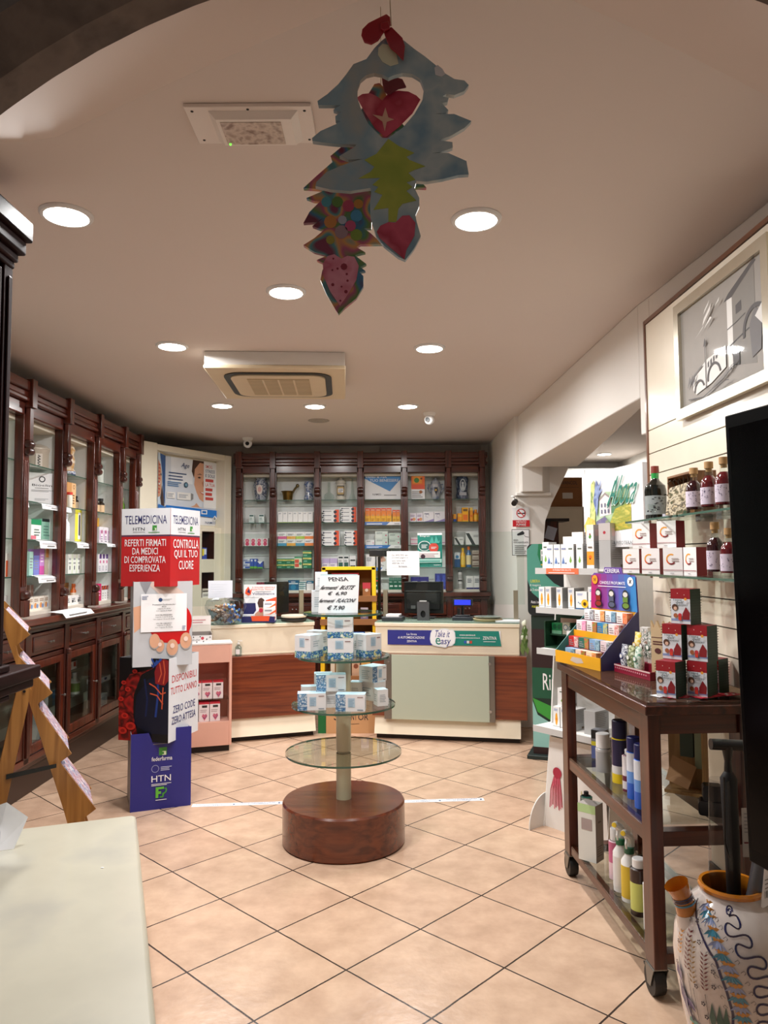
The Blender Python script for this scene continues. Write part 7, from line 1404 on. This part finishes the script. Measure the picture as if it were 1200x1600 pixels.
# ---------------------------------------------------------------- side room seen through the arch
t = E('tall_cabinet', 'cream cabinet in the side room behind the arch', 'cabinet', (1.72, 8.2, 0)); bbox('body', t, 0, 1.0, 0, .4, 0, 2.06, mat('d8cfbc', .5), .004); 
for x in (.0, .5): bbox('door', t, x + .01, x + .49, -.018, -.0005, .06, 2.03, mat('e0d7c4', .5), .003)
a, b = at(856, 786, 8.25), at(909, 746, 8.25); m = M().bx(0, b.x - a.x, 0, .3, 0, b.z - 2.061, KR2); f = m.face((0, 0, 0), (1, 0, 0), (0, 0, 1), b.x - a.x, b.z - 2.061); f.text('AVANCOL', .36, .76, .86, .88, INK).rect(.42, .28, .72, .48, mat('c9c4bc', .5)).line([(.2, .66), (.9, .66)], .004, mat('5a3a20'))
tag(m.ob('shipping_carton', None, (a.x, 8.24, 2.061), 0, sm=0), 'brown shipping carton on top of the cream cabinet', 'carton')
a, b = at(850, 815, 7.4), at(888, 808, 7.4); t = E('wall_desk', 'dark wooden shelf unit behind the white pier in the side room', 'shelf', (a.x - .12, 7.36, 0)); bbox('top', t, 0, b.x - a.x + .12, 0, .3, a.z, a.z + .03, mat('1c1614', .4), .003); bbox('panel', t, 0, .26, .02, .28, 0, a.z - .0005, MAHD())
p = at(861, 833, 7.36); m = M().bx(-.05, .05, -.002, 0, -.065, .065, mat('b4bcd0', .6)); o = m.ob('taped_sheet', None, (p.x, 7.376, p.z), 0, sm=0); o.rotation_euler = (0, .3, 0); tag(o, 'pale blue paper sheet taped to the dark wooden panel', 'notice')
t = E('wall_unit', 'white wall units high at the back of the side room', 'cabinet', (1.6, 9.62, 1.9)); bbox('body', t, 0, 1.55, 0, .37, 0, .76, mat('d5d4d0', .5)); m = M()
for k in range(3): bbox('door', t, .01 + .515 * k, .505 + .515 * k, -.018, -.0005, .02, .74, mat('dcdbd7', .5), .003)
# ================================================================ FOREGROUND RIGHT: SCREEN, JUG, UMBRELLAS
a, b, c0, c1 = V((.889, 1.9, 1.864)), V((.911, 1.9, .7356)), V((.889 + .113, 1.9 - .466, 1.864)), V((.911 + .113, 1.9 - .466, .7356))
nn = V((.97, .235, 0)); m = M()
t = E('screen', 'tall glossy black screen at the right picture edge', 'screen', ((b.x + c1.x) / 2, (b.y + c1.y) / 2, 0)); o_ = t.location.copy()
def hexa(m, P, off0, off1, mt): Q = [p + nn * off0 - o_ for p in P] + [p + nn * off1 - o_ for p in P]; m.add(Q, [(0, 1, 2, 3), (4, 7, 6, 5), (0, 3, 7, 4), (1, 5, 6, 2), (2, 6, 7, 3), (0, 4, 5, 1)], mt)
m = M(); hexa(m, [b, c1, c0, a], 0, .045, mat('060607', .3)); m.ob('casing', t, bev=.003)
ins = lambda p, q, k: p + (q - p) * k
m = M(); P = [ins(ins(b, c0, .03), a, .0), ins(c1, a, .03), ins(c0, b, .03), ins(a, c1, .03)]; hexa(m, P, -.0012, -.0002, mat('040405', .15)); m.ob('glass', t, sm=0)
for q in (mat('060607', .3), mat('040405', .15)): q.node_tree.nodes['Principled BSDF'].inputs['Specular IOR Level'].default_value = .06
m = M().bx(.02, .30, .02, .09, 1.2, 1.34, BLACK); m.ob('wall_arm', t)
J = V((1.0, 2.2, 0)); t = E('majolica_jug', 'big painted majolica jug with orange spout standing on the floor', 'jug', J)
PRO = [(.001, 0), (.092, 0), (.10, .008), (.118, .08), (.142, .19), (.159, .30), (.163, .36), (.157, .42), (.135, .475), (.105, .51), (.088, .525)]
GLAZ = mix(['d5cbc4', 'cabfba', 'ded5ce'], 5, .12, coat=.8); OCH = mat('b9701c', .15, coat=.7)
m = M().lathe(PRO + [(.083, .535)], GLAZ, 48); m.ob('body', t)
M().lathe([(.083, .5352), (.088, .538), (.090, .547), (.086, .554), (.078, .552), (.074, .535), (.076, .50), (.10, .46)], OCH, 48).ob('rim', t)
def rad(z):
    for (r0, z0), (r1, z1) in zip(PRO[1:-1], PRO[2:]):
        if z0 <= z <= z1: return r0 + (r1 - r0) * (z - z0) / (z1 - z0)
    return .09
BA = math.degrees(math.atan2(-2.2, -1.0))
class Surf:
    def __init__(s): s.m = M(); s.e = .0012
    def p(s, ph, z): a_ = math.radians(BA + ph); r_ = rad(z) + s.e; return V((r_ * math.cos(a_), r_ * math.sin(a_), z))
    def line(s, pts, w, mt):
        vs = []; n = len(pts)
        for i, (ph, z) in enumerate(pts):
            p = s.p(ph, z); q0_ = s.p(*pts[max(i - 1, 0)]); q1_ = s.p(*pts[min(i + 1, n - 1)]); d = (q1_ - q0_).normalized(); nr = V((p.x, p.y, 0)).normalized(); sd = d.cross(nr).normalized() * w / 2; vs += [p + sd, p - sd]
        s.m.add(vs, [(2 * i, 2 * i + 2, 2 * i + 3, 2 * i + 1) for i in range(n - 1)], mt); s.e += .00002
    def leaf(s, ph, z, dph, dz, wd, mt):
        """pointed leaf from (ph,z) along (dph,dz), width wd metres"""
        p0, p1 = s.p(ph, z), s.p(ph + dph, z + dz); d = (p1 - p0); nr = V((p0.x, p0.y, 0)).normalized(); sd = d.normalized().cross(nr).normalized() * wd / 2
        mid = s.p(ph + dph * .45, z + dz * .45); s.m.add([p0, mid + sd, p1, mid - sd], [(0, 1, 2, 3)], mt); s.e += .00001
    def dot(s, ph, z, r_, mt):
        c_ = s.p(ph, z); nr = V((c_.x, c_.y, 0)).normalized(); u_ = V((0, 0, 1)).cross(nr).normalized(); s.m.add([c_ + u_ * (r_ * math.cos(k * PI / 4)) + V((0, 0, r_ * math.sin(k * PI / 4))) for k in range(8)], [tuple(range(8))], mt); s.e += .00001
S_ = Surf(); gz_ = lambda h: mat(h, .15, coat=.7)
BLU, TEA, OR_, DRK, GRD, PUR = gz_('20224e'), gz_('3f86a0'), gz_('c98a3a'), gz_('28263a'), gz_('2f5a50'), gz_('5a4a7a')
def interp(pts, n):
    out_ = []; 
    for i in range(n):
        t_ = i / (n - 1) * (len(pts) - 1); k = min(int(t_), len(pts) - 2); u_ = t_ - k; out_.append((pts[k][0] * (1 - u_) + pts[k + 1][0] * u_, pts[k][1] * (1 - u_) + pts[k + 1][1] * u_))
    return out_
S_.line(interp([(-62, .515), (-40, .47), (-16, .40), (-7, .33), (-2, .27), (-3, .21), (-12, .165), (-30, .15), (-48, .17)], 60), .007, BLU)
ser = []; base = interp([(-4, .505), (8, .46), (22, .40), (28, .34), (31, .28), (31, .22), (30, .14)], 170)
for i, (ph, z) in enumerate(base): t_ = i / 169 * 7.5 * 2 * PI; ser.append((ph + 11 * math.sin(t_), z + .008 * math.sin(2 * t_)))
S_.line(ser, .0055, BLU)
spi = [(-4 + 5 * (1 - k / 24) * math.cos(k * .5), .515 + .012 * (1 - k / 24) * math.sin(k * .5)) for k in range(20)]; S_.line(spi, .004, BLU)
for i, (ph, z) in enumerate(interp([(-38, .50), (-26, .475), (-15, .43), (-5, .38), (1, .33), (5, .28), (8, .23), (10, .17), (10, .12)], 17)):
    cf = TEA if i % 2 else gz_('8f9ac0')
    for a_ in (-10, -5, 0, 5, 10): S_.leaf(ph, z + .018, a_, -.028 + abs(a_) * .0008, .009, cf)
    for a_ in (-7, 7): S_.leaf(ph, z + .018, a_, .004, .012, OR_)
    S_.dot(ph, z + .018, .006, OR_)
    for sg2 in (-1, 1):
        S_.line([(ph + sg2 * 11, z + .004), (ph + sg2 * 14, z + .01), (ph + sg2 * 15.5, z + .004), (ph + sg2 * 14, z)], .0012, DRK)
for (ph, z0, z1, c_) in ((-58, .46, .36, OR_), (-46, .44, .33, gz_('6a2a34')), (-40, .42, .30, gz_('8a6a3a')), (-27, .40, .30, gz_('6a2a34'))):
    n = 9; S_.line([(ph, z1), (ph + 2, z1 - .09)], .0015, DRK)
    for k in range(n):
        z = z0 + (z1 - z0) * k / n; 
        for sg2 in (-1, 1): S_.leaf(ph, z, sg2 * 4.2, .010, .005, c_)
for ph in (-22, -15, -9): S_.leaf(ph, .20, 1, .085, .018, GRD); S_.line([(ph, .20), (ph, .165)], .002, OR_)
for ph, z in ((-50, .47), (-40, .475), (-60, .40), (-33, .43), (-18, .37), (-18, .33), (-36, .31), (-30, .27), (-28, .235), (-62, .34)):
    for k in range(5): S_.dot(ph + 1.6 * math.cos(k * 1.257), z + .0045 * math.sin(k * 1.257), .0024, DRK)
S_.leaf(-62, .34, 6, -.05, .03, PUR); S_.leaf(-60, .30, 8, -.10, .03, PUR); S_.leaf(-52, .26, 12, -.03, .02, PUR); S_.line([(-56, .28), (-46, .2)], .008, BLU)
S_.line(interp([(-52, .20), (-40, .195), (-28, .17), (-14, .175)], 12), .012, gz_('6a9a8a')); S_.line(interp([(-50, .185), (-36, .18), (-24, .16)], 12), .012, gz_('c98a2a')); S_.line(interp([(-48, .17), (-34, .165), (-22, .155)], 12), .010, gz_('8a3a2a'))
S_.m.ob('painted_decoration', t, sm=0, norm=False)
sd = V((-1.0, -.02, 0)).normalized(); m = M(); P = [sd * .115 + V((0, 0, .44)), sd * .128 + V((0, 0, .475)), sd * .138 + V((0, 0, .505)), sd * .148 + V((0, 0, .53)), sd * .160 + V((0, 0, .553))]
m.tube(P, [.04, .033, .029, .029, .036], OCH, 20, False); m.tube([sd * .095 + V((0, 0, .40)), sd * .112 + V((0, 0, .44)), sd * .128 + V((0, 0, .478))], [.062, .047, .0345], GLAZ, 20, False); 
for k, zz in ((.46, TEA), (.56, BLU), (.62, BLU)): i = k * 4; a_ = P[int(i)].lerp(P[int(i) + 1], i % 1); b_ = a_ + (P[int(i) + 1] - P[int(i)]).normalized() * .005; r_ = .0315 if k < .6 else .0305; m.tube([a_, b_], [r_, r_ - .0005], zz, 20, False)
m.ob('spout', t, norm=False)
hd = V((.94, -.34, 0)); m = M().tube([hd * .10 + V((0, 0, .515)), hd * .125 + V((0, 0, .55)), hd * .165 + V((0, 0, .54)), hd * .178 + V((0, 0, .48)), hd * .155 + V((0, 0, .40))], [.016, .018, .018, .016, .014], mat('1f4a42', .15, coat=.7), 12); m.ob('handle', t)
# umbrellas in the jug
t = E('umbrella', 'black folded umbrella with T handle in the painted jug', 'umbrella', J + V((.02, .035, .06)))
M().tube([(-.05, 0, .88), (.06, .0, .875)], .0165, mat('08080a', .35), 14).tube([(.0, 0, .875), (.0, 0, .83), (0, 0, .80)], [.018, .010, .012], mat('0d0d0f', .3), 12).ob('handle', t)
M().tube([(0, 0, .80), (0, .0, .78), (.004, 0, .55), (.004, 0, .2), (0, 0, .02)], [.012, .024, .021, .016, .008], mat('09090b', .6), 12).ob('canopy', t); M().tube([(-.022, -.02, .79), (-.026, -.02, .60), (-.012, -.02, .55)], .003, BLACK, 6).ob('wrist_strap', t)
M().tube([(-.03, -.005, .78), (-.035, -.005, .50), (-.02, 0, .40)], [.03, .034, .03], glass('eeeef0', 1.35, .15), 10, False).ob('clear_sleeve', t, norm=False)
m = M().bx(.025, .065, -.022, -.02, .56, .70, mat('b9b6b2', .6)); f = m.face((.025, -.022, .56), (1, 0, 0), (0, 0, 1), .04, .14); f.lines(.15, .5, .85, .95, 6, GREY, .3).rect(.1, .28, .9, .31, mat('7a2030')); m.ob('hang_tag', t, sm=0)
t = E('umbrella', 'grey umbrella in clear wrapping leaning in the painted jug', 'umbrella', J + V((-.005, -.035, .30)))
M().tube([(.0, 0, .04), (.05, -.01, .24), (.095, -.015, .44)], [.012, .020, .024], mat('4a4a4e', .3, coat=.4), 12).ob('canopy', t)
m = M().add([(.05, -.045, .215), (.10, -.05, .245), (.105, -.05, .32), (.065, -.045, .335), (.05, -.044, .215), (.10, -.049, .245), (.105, -.049, .32), (.065, -.044, .335)], [(0, 1, 2, 3), (7, 6, 5, 4)], PAPER)
f = m.face((.056, -.0462, .235), (.045, -.004, .02), (0, .0, 1), .042, .075); [f.rect(.15 + .1 * k, .1, .15 + .1 * k + (.06 if k % 2 else .03), .35, INK) for k in range(7)]; f.lines(.15, .45, .8, .9, 3, GREY, .3); m.ob('barcode_tag', t, sm=0, norm=False)
# ================================================================ FOREGROUND LEFT: BENCH, LEAFLET STAND
B0 = V((-1.032, 3.114, 0)); bd = V((.473, -1.281, 0)).normalized(); BA_ = math.atan2(bd.y, bd.x)
t = E('bench', 'low bench with cream vinyl cushion in the left foreground', 'bench', B0, BA_); BWd, BL_ = .50, 1.75
VIN = mix(['b3af9f', 'bdb9a8', 'a9a79d'], 2.2, .33, detail=4, coat=.2)
def rrect(x0, x1, y0, y1, r): return rr(x0, x1, y0, y1, r)
m = M().prism(rr(0, BL_, -BWd, 0, .025), .375, .45, VIN, 'z'); m.ob('cushion', t, bev=.014)
m = M(); pth = [V((a_, b_, .382)) for a_, b_ in rr(-.002, BL_ + .002, -BWd - .002, .002, .025)]; m.tube(pth + [pth[0]], .005, mat('9c937e', .5), 6, False); m.ob('piping', t)
bbox('box_base', t, .03, BL_ - .03, -BWd + .03, -.03, .06, .3745, mat('a89e88', .55), .004)
for x in (.06, BL_ - .11):
    for y in (-BWd + .06, -.11): bbox('leg', t, x, x + .05, y, y + .05, 0, .0595, MAHD())
p = gz(0, 1330, .451); m = M()
m.add([(0, 0, 0), (.06, .02, .0), (.09, .06, .10), (.02, .04, .16), (-.05, .02, .14), (-.06, -.02, 0)], [(0, 1, 2, 3), (0, 3, 4, 5)], PAPER).add([(0, 0, 0), (.055, -.075, 0), (.03, -.02, .075), (-.01, .03, .09)], [(0, 1, 2, 3)], mat('dfe0ea', .6))
tag(m.ob('folded_leaflet', None, (p.x - .02, p.y, .4508), 0, sm=0), 'white folded leaflet standing on the cream bench', 'leaflet')
p = gz(160, 1356, .4505); tag(M().ball((0, 0, .0012), (.006, .003, .0012), PAPER, 8, 4).ob('paper_scrap', None, (p.x, p.y, .4503)), 'tiny white paper scrap on the cream bench', 'scrap')
LD, LR_ = 3.28, math.radians(25)
LO = V((at(90, 1150, LD).x, LD, 0)); LU = V((math.cos(LR_), math.sin(LR_), 0)); LN = V((-LU.y, LU.x, 0))
def lp(x, y, off=0.0):
    """pixel to (along, z) on the upright plane of the near cheek"""
    r = ray(x, y); o = LO + LN * off; k = (o.dot(LN)) / (V((r.x, r.y, 0)).dot(LN)); q = V((0, 0, HC)) + r * k
    return ((q - LO).dot(LU), max(q.z, .002))
prof = [(2, 945), (47, 992), (25, 1009), (29, 1025), (82, 1083), (59, 1100), (62, 1108), (112, 1178), (94, 1191), (97, 1196), (150, 1264), (132, 1278), (168, 1398), (136, 1398), (100, 1268), (40, 1080), (12, 1000), (-4, 950)]
loc = lambda P: P
t = E('leaflet_stand', 'wooden A frame leaflet stand with stepped pockets beside the left cabinet', 'leaflet stand', LO, LR_)
OK_ = wood('80501f', 'b07a3c', 'z', .45, .2)
for y in (0, .32): m = M(); m.prism([lp(*q) for q in prof], y, y + .02, OK_); m.ob('side_cheek', t, sm=0)
for k, ((a0_, a1_), (b0_, b1_)) in enumerate((((8, 955), (44, 990)), ((33, 1030), (79, 1081)), ((66, 1114), (109, 1176)), ((101, 1202), (147, 1262)))):
    p0, p1 = lp(a0_, a1_), lp(b0_, b1_); dx, dz = p1[0] - p0[0], p1[1] - p0[1]; L_ = math.hypot(dx, dz); nx, nz = -dz / L_, dx / L_
    m = M(); q = [(p0[0] - nx * .02, p0[1] - nz * .02), (p1[0] - nx * .02, p1[1] - nz * .02), (p1[0] - nx * .028, p1[1] - nz * .028), (p0[0] - nx * .028, p0[1] - nz * .028)]; m.prism(q, .0205, .3195, OK_); m.ob('pocket_board', t, sm=0)
    for j in range(3):
        m = M(); y0_ = .024 + .098 * j; q = [(p0[0] + nx * .003, p0[1] + nz * .003), (p1[0] - dx * .04 + nx * .003, p1[1] - dz * .04 + nz * .003), (p1[0] - dx * .04 - nx * .012, p1[1] - dz * .04 - nz * .012), (p0[0] - nx * .012, p0[1] - nz * .012)]
        m.prism(q, y0_, y0_ + .094, mix(['d8d4d8', '9a5a6a', 'c9b8c0', '4a5a8a', 'e4e0e0'], 22, .5, detail=2))
        tag(m.ob('leaflet_bundle', None, LO, LR_, sm=0), '%s leaflet bundle in the %s pocket of the wooden stand' % (('near', 'middle', 'far')[j], ('top', 'second', 'third', 'lowest')[k]), 'leaflets')
leg = [lp(*q, -.02) for q in ((36, 1076), (44, 1070), (49, 1078), (-22, 1400), (-48, 1400), (26, 1080))]
for y in (-.021, .341): m = M(); m.prism(leg, y, y + .0205, OK_); m.ob('rear_leg', t, sm=0)
c_ = lp(38, 1079); M().lathe([(.001, -.004), (.006, -.004), (.006, 0)], BLACK, 10, (c_[0], -.0212, c_[1]), 'y').ob('pivot_bolt', t)
a_, b_ = lp(10, 1210), lp(88, 1194); M().prism([(a_[0], a_[1] - .014), (b_[0], b_[1] - .008), (b_[0], b_[1] + .008), (a_[0], a_[1] + .006)], -.028, -.0225, BLACK).ob('strap', t)
# ================================================================ HANGING PAINTED TREES
def hang(name, label, D_, outline, hole, decal, mt, thick=.012, rib=None):
    z0 = lambda q: at(460 + q[0] / 3.2, q[1] / 3.2, D_); top = z0(outline[0]); t = E(name, label, 'ornament', top)
    L2 = lambda q: (z0(q).x - top.x, z0(q).z - top.z)
    m = M(); m.prism([L2(q) for q in outline], 0, thick, mt, 'y', [[L2(q) for q in h] for h in hole]); m.ob('wooden_tree', t, sm=0)
    for nm, pts, mm_, k in decal:
        m = M(); P_ = [L2(q) for q in pts]; tri = tessellate_polygon([[V((a, b, 0)) for a, b in P_]])
        m.prism(P_, -.0008 * k, -.0008 * k + .0006, mm_) if nm != 'x' else None; m.ob(nm, t, sm=0)
    return t, L2
SKY = mix(['93a4a8', '76909e', 'b0b4b0', '869aa2', 'a39f97'], 5, .45, detail=4, coat=.2)
o1 = [(490, 165), (545, 200), (600, 245), (650, 280), (700, 320), (750, 365), (800, 395), (850, 402), (872, 425), (850, 455), (800, 475), (760, 470), (740, 482), (772, 488), (765, 510), (735, 515), (770, 550), (760, 562), (700, 570), (800, 570), (885, 605), (850, 640), (780, 680), (720, 700), (790, 710), (792, 738), (730, 760), (690, 765), (770, 765), (860, 805), (872, 872), (820, 875), (740, 895), (660, 908), (610, 905), (600, 940), (625, 990), (625, 1030), (605, 1075), (612, 1110), (632, 1180), (600, 1240), (555, 1300), (520, 1285), (450, 1230), (410, 1180), (395, 1130), (380, 1080), (378, 1010), (385, 955), (380, 940), (280, 955), (180, 948), (105, 930), (110, 910), (160, 860), (230, 830), (300, 805), (340, 795), (270, 798), (225, 780), (300, 735), (310, 722), (220, 720), (140, 712), (90, 705), (88, 690), (130, 655), (210, 620), (230, 605), (205, 600), (205, 580), (235, 560), (195, 550), (205, 540), (230, 525), (120, 525), (115, 505), (165, 470), (220, 420), (260, 370), (295, 320), (360, 295), (400, 240), (440, 200)]
hh = [(470, 388), (440, 372), (400, 365), (360, 375), (330, 400), (315, 440), (315, 490), (335, 550), (370, 620), (440, 690), (468, 690), (540, 640), (600, 570), (640, 500), (648, 440), (630, 395), (590, 370), (540, 365), (500, 375)]
gt = [(470, 695), (520, 730), (600, 765), (560, 785), (575, 800), (655, 832), (600, 850), (570, 865), (605, 900), (560, 912), (590, 935), (560, 955), (610, 1003), (540, 1020), (520, 1045), (510, 1110), (470, 1110), (470, 1040), (395, 1050), (420, 1010), (440, 975), (400, 960), (420, 935), (390, 925), (430, 890), (320, 893), (380, 860), (400, 835), (350, 800), (410, 770)]
ht = [(505, 1115), (540, 1080), (575, 1078), (605, 1115), (600, 1180), (560, 1250), (550, 1298), (480, 1240), (425, 1190), (412, 1160), (430, 1130), (470, 1112)]
GRT = mix(['8f9a2c', 'a8a83a', '7a8a2c'], 8, .45); HRT = mix(['b02c48', 'c84a60', 'a82840', 'd06a78'], 9, .45)
t1, L2 = hang('hanging_tree', 'blue painted wooden fir tree with heart cutout hanging from the arch', 1.5, o1, [hh], [('green_tree', gt, GRT, 1), ('painted_heart', ht, HRT, 2), ('moon', [(420, 240), (440, 220), (470, 225), (510, 270), (520, 320), (480, 332), (440, 310), (418, 275)], mat('d8cfae', .5), 1), ('cloud', [(700, 340), (715, 325), (740, 345), (755, 372), (735, 385), (705, 375)], mat('d4cbc8', .5), 1)], SKY)
def bow(t, L2, scale, pts, mt): 
    for k, (P_, y0_) in enumerate(pts): m = M(); q = [L2(p_) for p_ in P_]; m.prism(q, y0_, y0_ + .006, mt); m.ob('ribbon_bow', t, sm=0, bev=.002)
RB_ = mat('9c1420', .35, coat=.3)
bow(t1, L2, 1, [([(335, 200), (340, 170), (370, 140), (420, 115), (460, 95), (478, 110), (482, 150), (450, 180), (420, 225), (385, 245), (350, 235)], -.016), ([(445, 175), (485, 155), (540, 210), (552, 250), (545, 322), (510, 285), (480, 260), (462, 225)], -.014), ([(430, 150), (470, 140), (478, 175), (450, 190), (430, 178)], -.022)], RB_)
M().tube([(L2((484, 120))[0], .006, L2((484, 120))[1]), (L2((478, 0))[0], .006, L2((478, 0))[1]), (L2((477, -40))[0], .006, 2.762 - t1.location.z)], .0012, mat('b9a890', .7), 5).ob('hanging_string', t1)
o2 = [(425, 415), (450, 440), (470, 520), (520, 600), (560, 640), (500, 660), (560, 740), (610, 800), (560, 810), (600, 870), (660, 938), (590, 935), (520, 960), (390, 1000), (385, 1140), (345, 1140), (380, 1165), (440, 1220), (330, 1222), (310, 1235), (355, 1262), (300, 1275), (320, 1290), (360, 1320), (330, 1335), (355, 1355), (325, 1360), (345, 1380), (345, 1430), (310, 1490), (250, 1540), (220, 1570), (200, 1540), (160, 1470), (130, 1400), (140, 1350), (170, 1320), (145, 1315), (112, 1300), (180, 1270), (160, 1275), (100, 1260), (45, 1225), (100, 1190), (150, 1148), (130, 1145), (90, 1130), (145, 1090), (110, 1110), (45, 1115), (75, 1060), (130, 1005), (100, 1005), (60, 990), (150, 952), (120, 945), (45, 940), (110, 880), (190, 810), (180, 780), (240, 730), (280, 640), (330, 560), (370, 470), (400, 420)]
h2 = [(440, 505), (470, 468), (520, 455), (570, 460), (610, 480), (630, 500), (590, 570), (520, 640), (455, 690), (400, 640), (350, 560), (312, 490), (340, 472), (380, 468), (415, 485)]
h3 = [(235, 1295), (200, 1272), (165, 1282), (142, 1320), (145, 1380), (180, 1460), (228, 1530), (270, 1470), (310, 1400), (322, 1330), (300, 1285), (265, 1280)]
PAT = mix(['6a1f34', '3a6a8a', '5a7a3a', 'a84a6a', 'c98a4a', '4a8a8a', '7a2a44'], 14, .45, detail=1)
star = [(455, 540), (470, 590), (498, 600), (462, 612), (452, 660), (440, 610), (390, 575), (440, 585)]
dots = [('painted_dot', [(x + r * math.cos(k * PI / 5), y + r * math.sin(k * PI / 5)) for k in range(10)], mat(c, .45), 1) for x, y, r, c in ((215, 1010, 28, '5a7a34'), (310, 1080, 30, '4a86a8'), (180, 1110, 32, 'c07a3a'), (235, 1160, 34, '9a7a80'), (310, 1175, 30, '7a8a34'), (270, 1030, 30, 'b0405a'), (160, 1010, 26, '4f8f9a'), (180, 1200, 22, '9a8a30'), (240, 1100, 22, 'a8a4b0'), (320, 1020, 24, 'b87a34'), (280, 1130, 28, 'b8486a'))]
sp = [('heart_spot', [(x + r * math.cos(k * PI / 4), y + r * math.sin(k * PI / 4)) for k in range(8)], mat('8a1c30', .45), 3) for x, y, r in ((248, 1335, 17), (192, 1425, 8), (258, 1460, 9), (262, 1372, 6), (216, 1345, 6), (266, 1405, 6), (195, 1295, 5), (236, 1435, 5), (190, 1352, 5), (230, 1505, 5))]
t2, L3 = hang('hanging_tree', 'dark multicoloured wooden fir tree hanging behind the blue one', 1.63, o2, [], dots + [('painted_heart', h2, HRT, 2), ('painted_heart', h3, mix(['b8485c', 'd88a98', 'c05a70', 'e0a0a8'], 9, .45), 2), ('star_flower', star, mat('d8a890', .5), 3)] + sp, PAT)
bow(t2, L3, 1, [([(435, 385), (470, 390), (540, 410), (560, 450), (520, 458), (470, 490), (450, 470), (440, 430)], -.012)], mat('6a1224', .4, coat=.3))
M().tube([(L3((432, 430))[0], .006, L3((432, 430))[1]), (L3((432, 200))[0], .006, L3((432, 200))[1]), (L3((430, 0))[0], .006, L3((430, 0))[1]), (L3((430, 0))[0], .006, 2.776 - t2.location.z)], .0009, mat('b9a890', .7), 5).ob('hanging_string', t2)
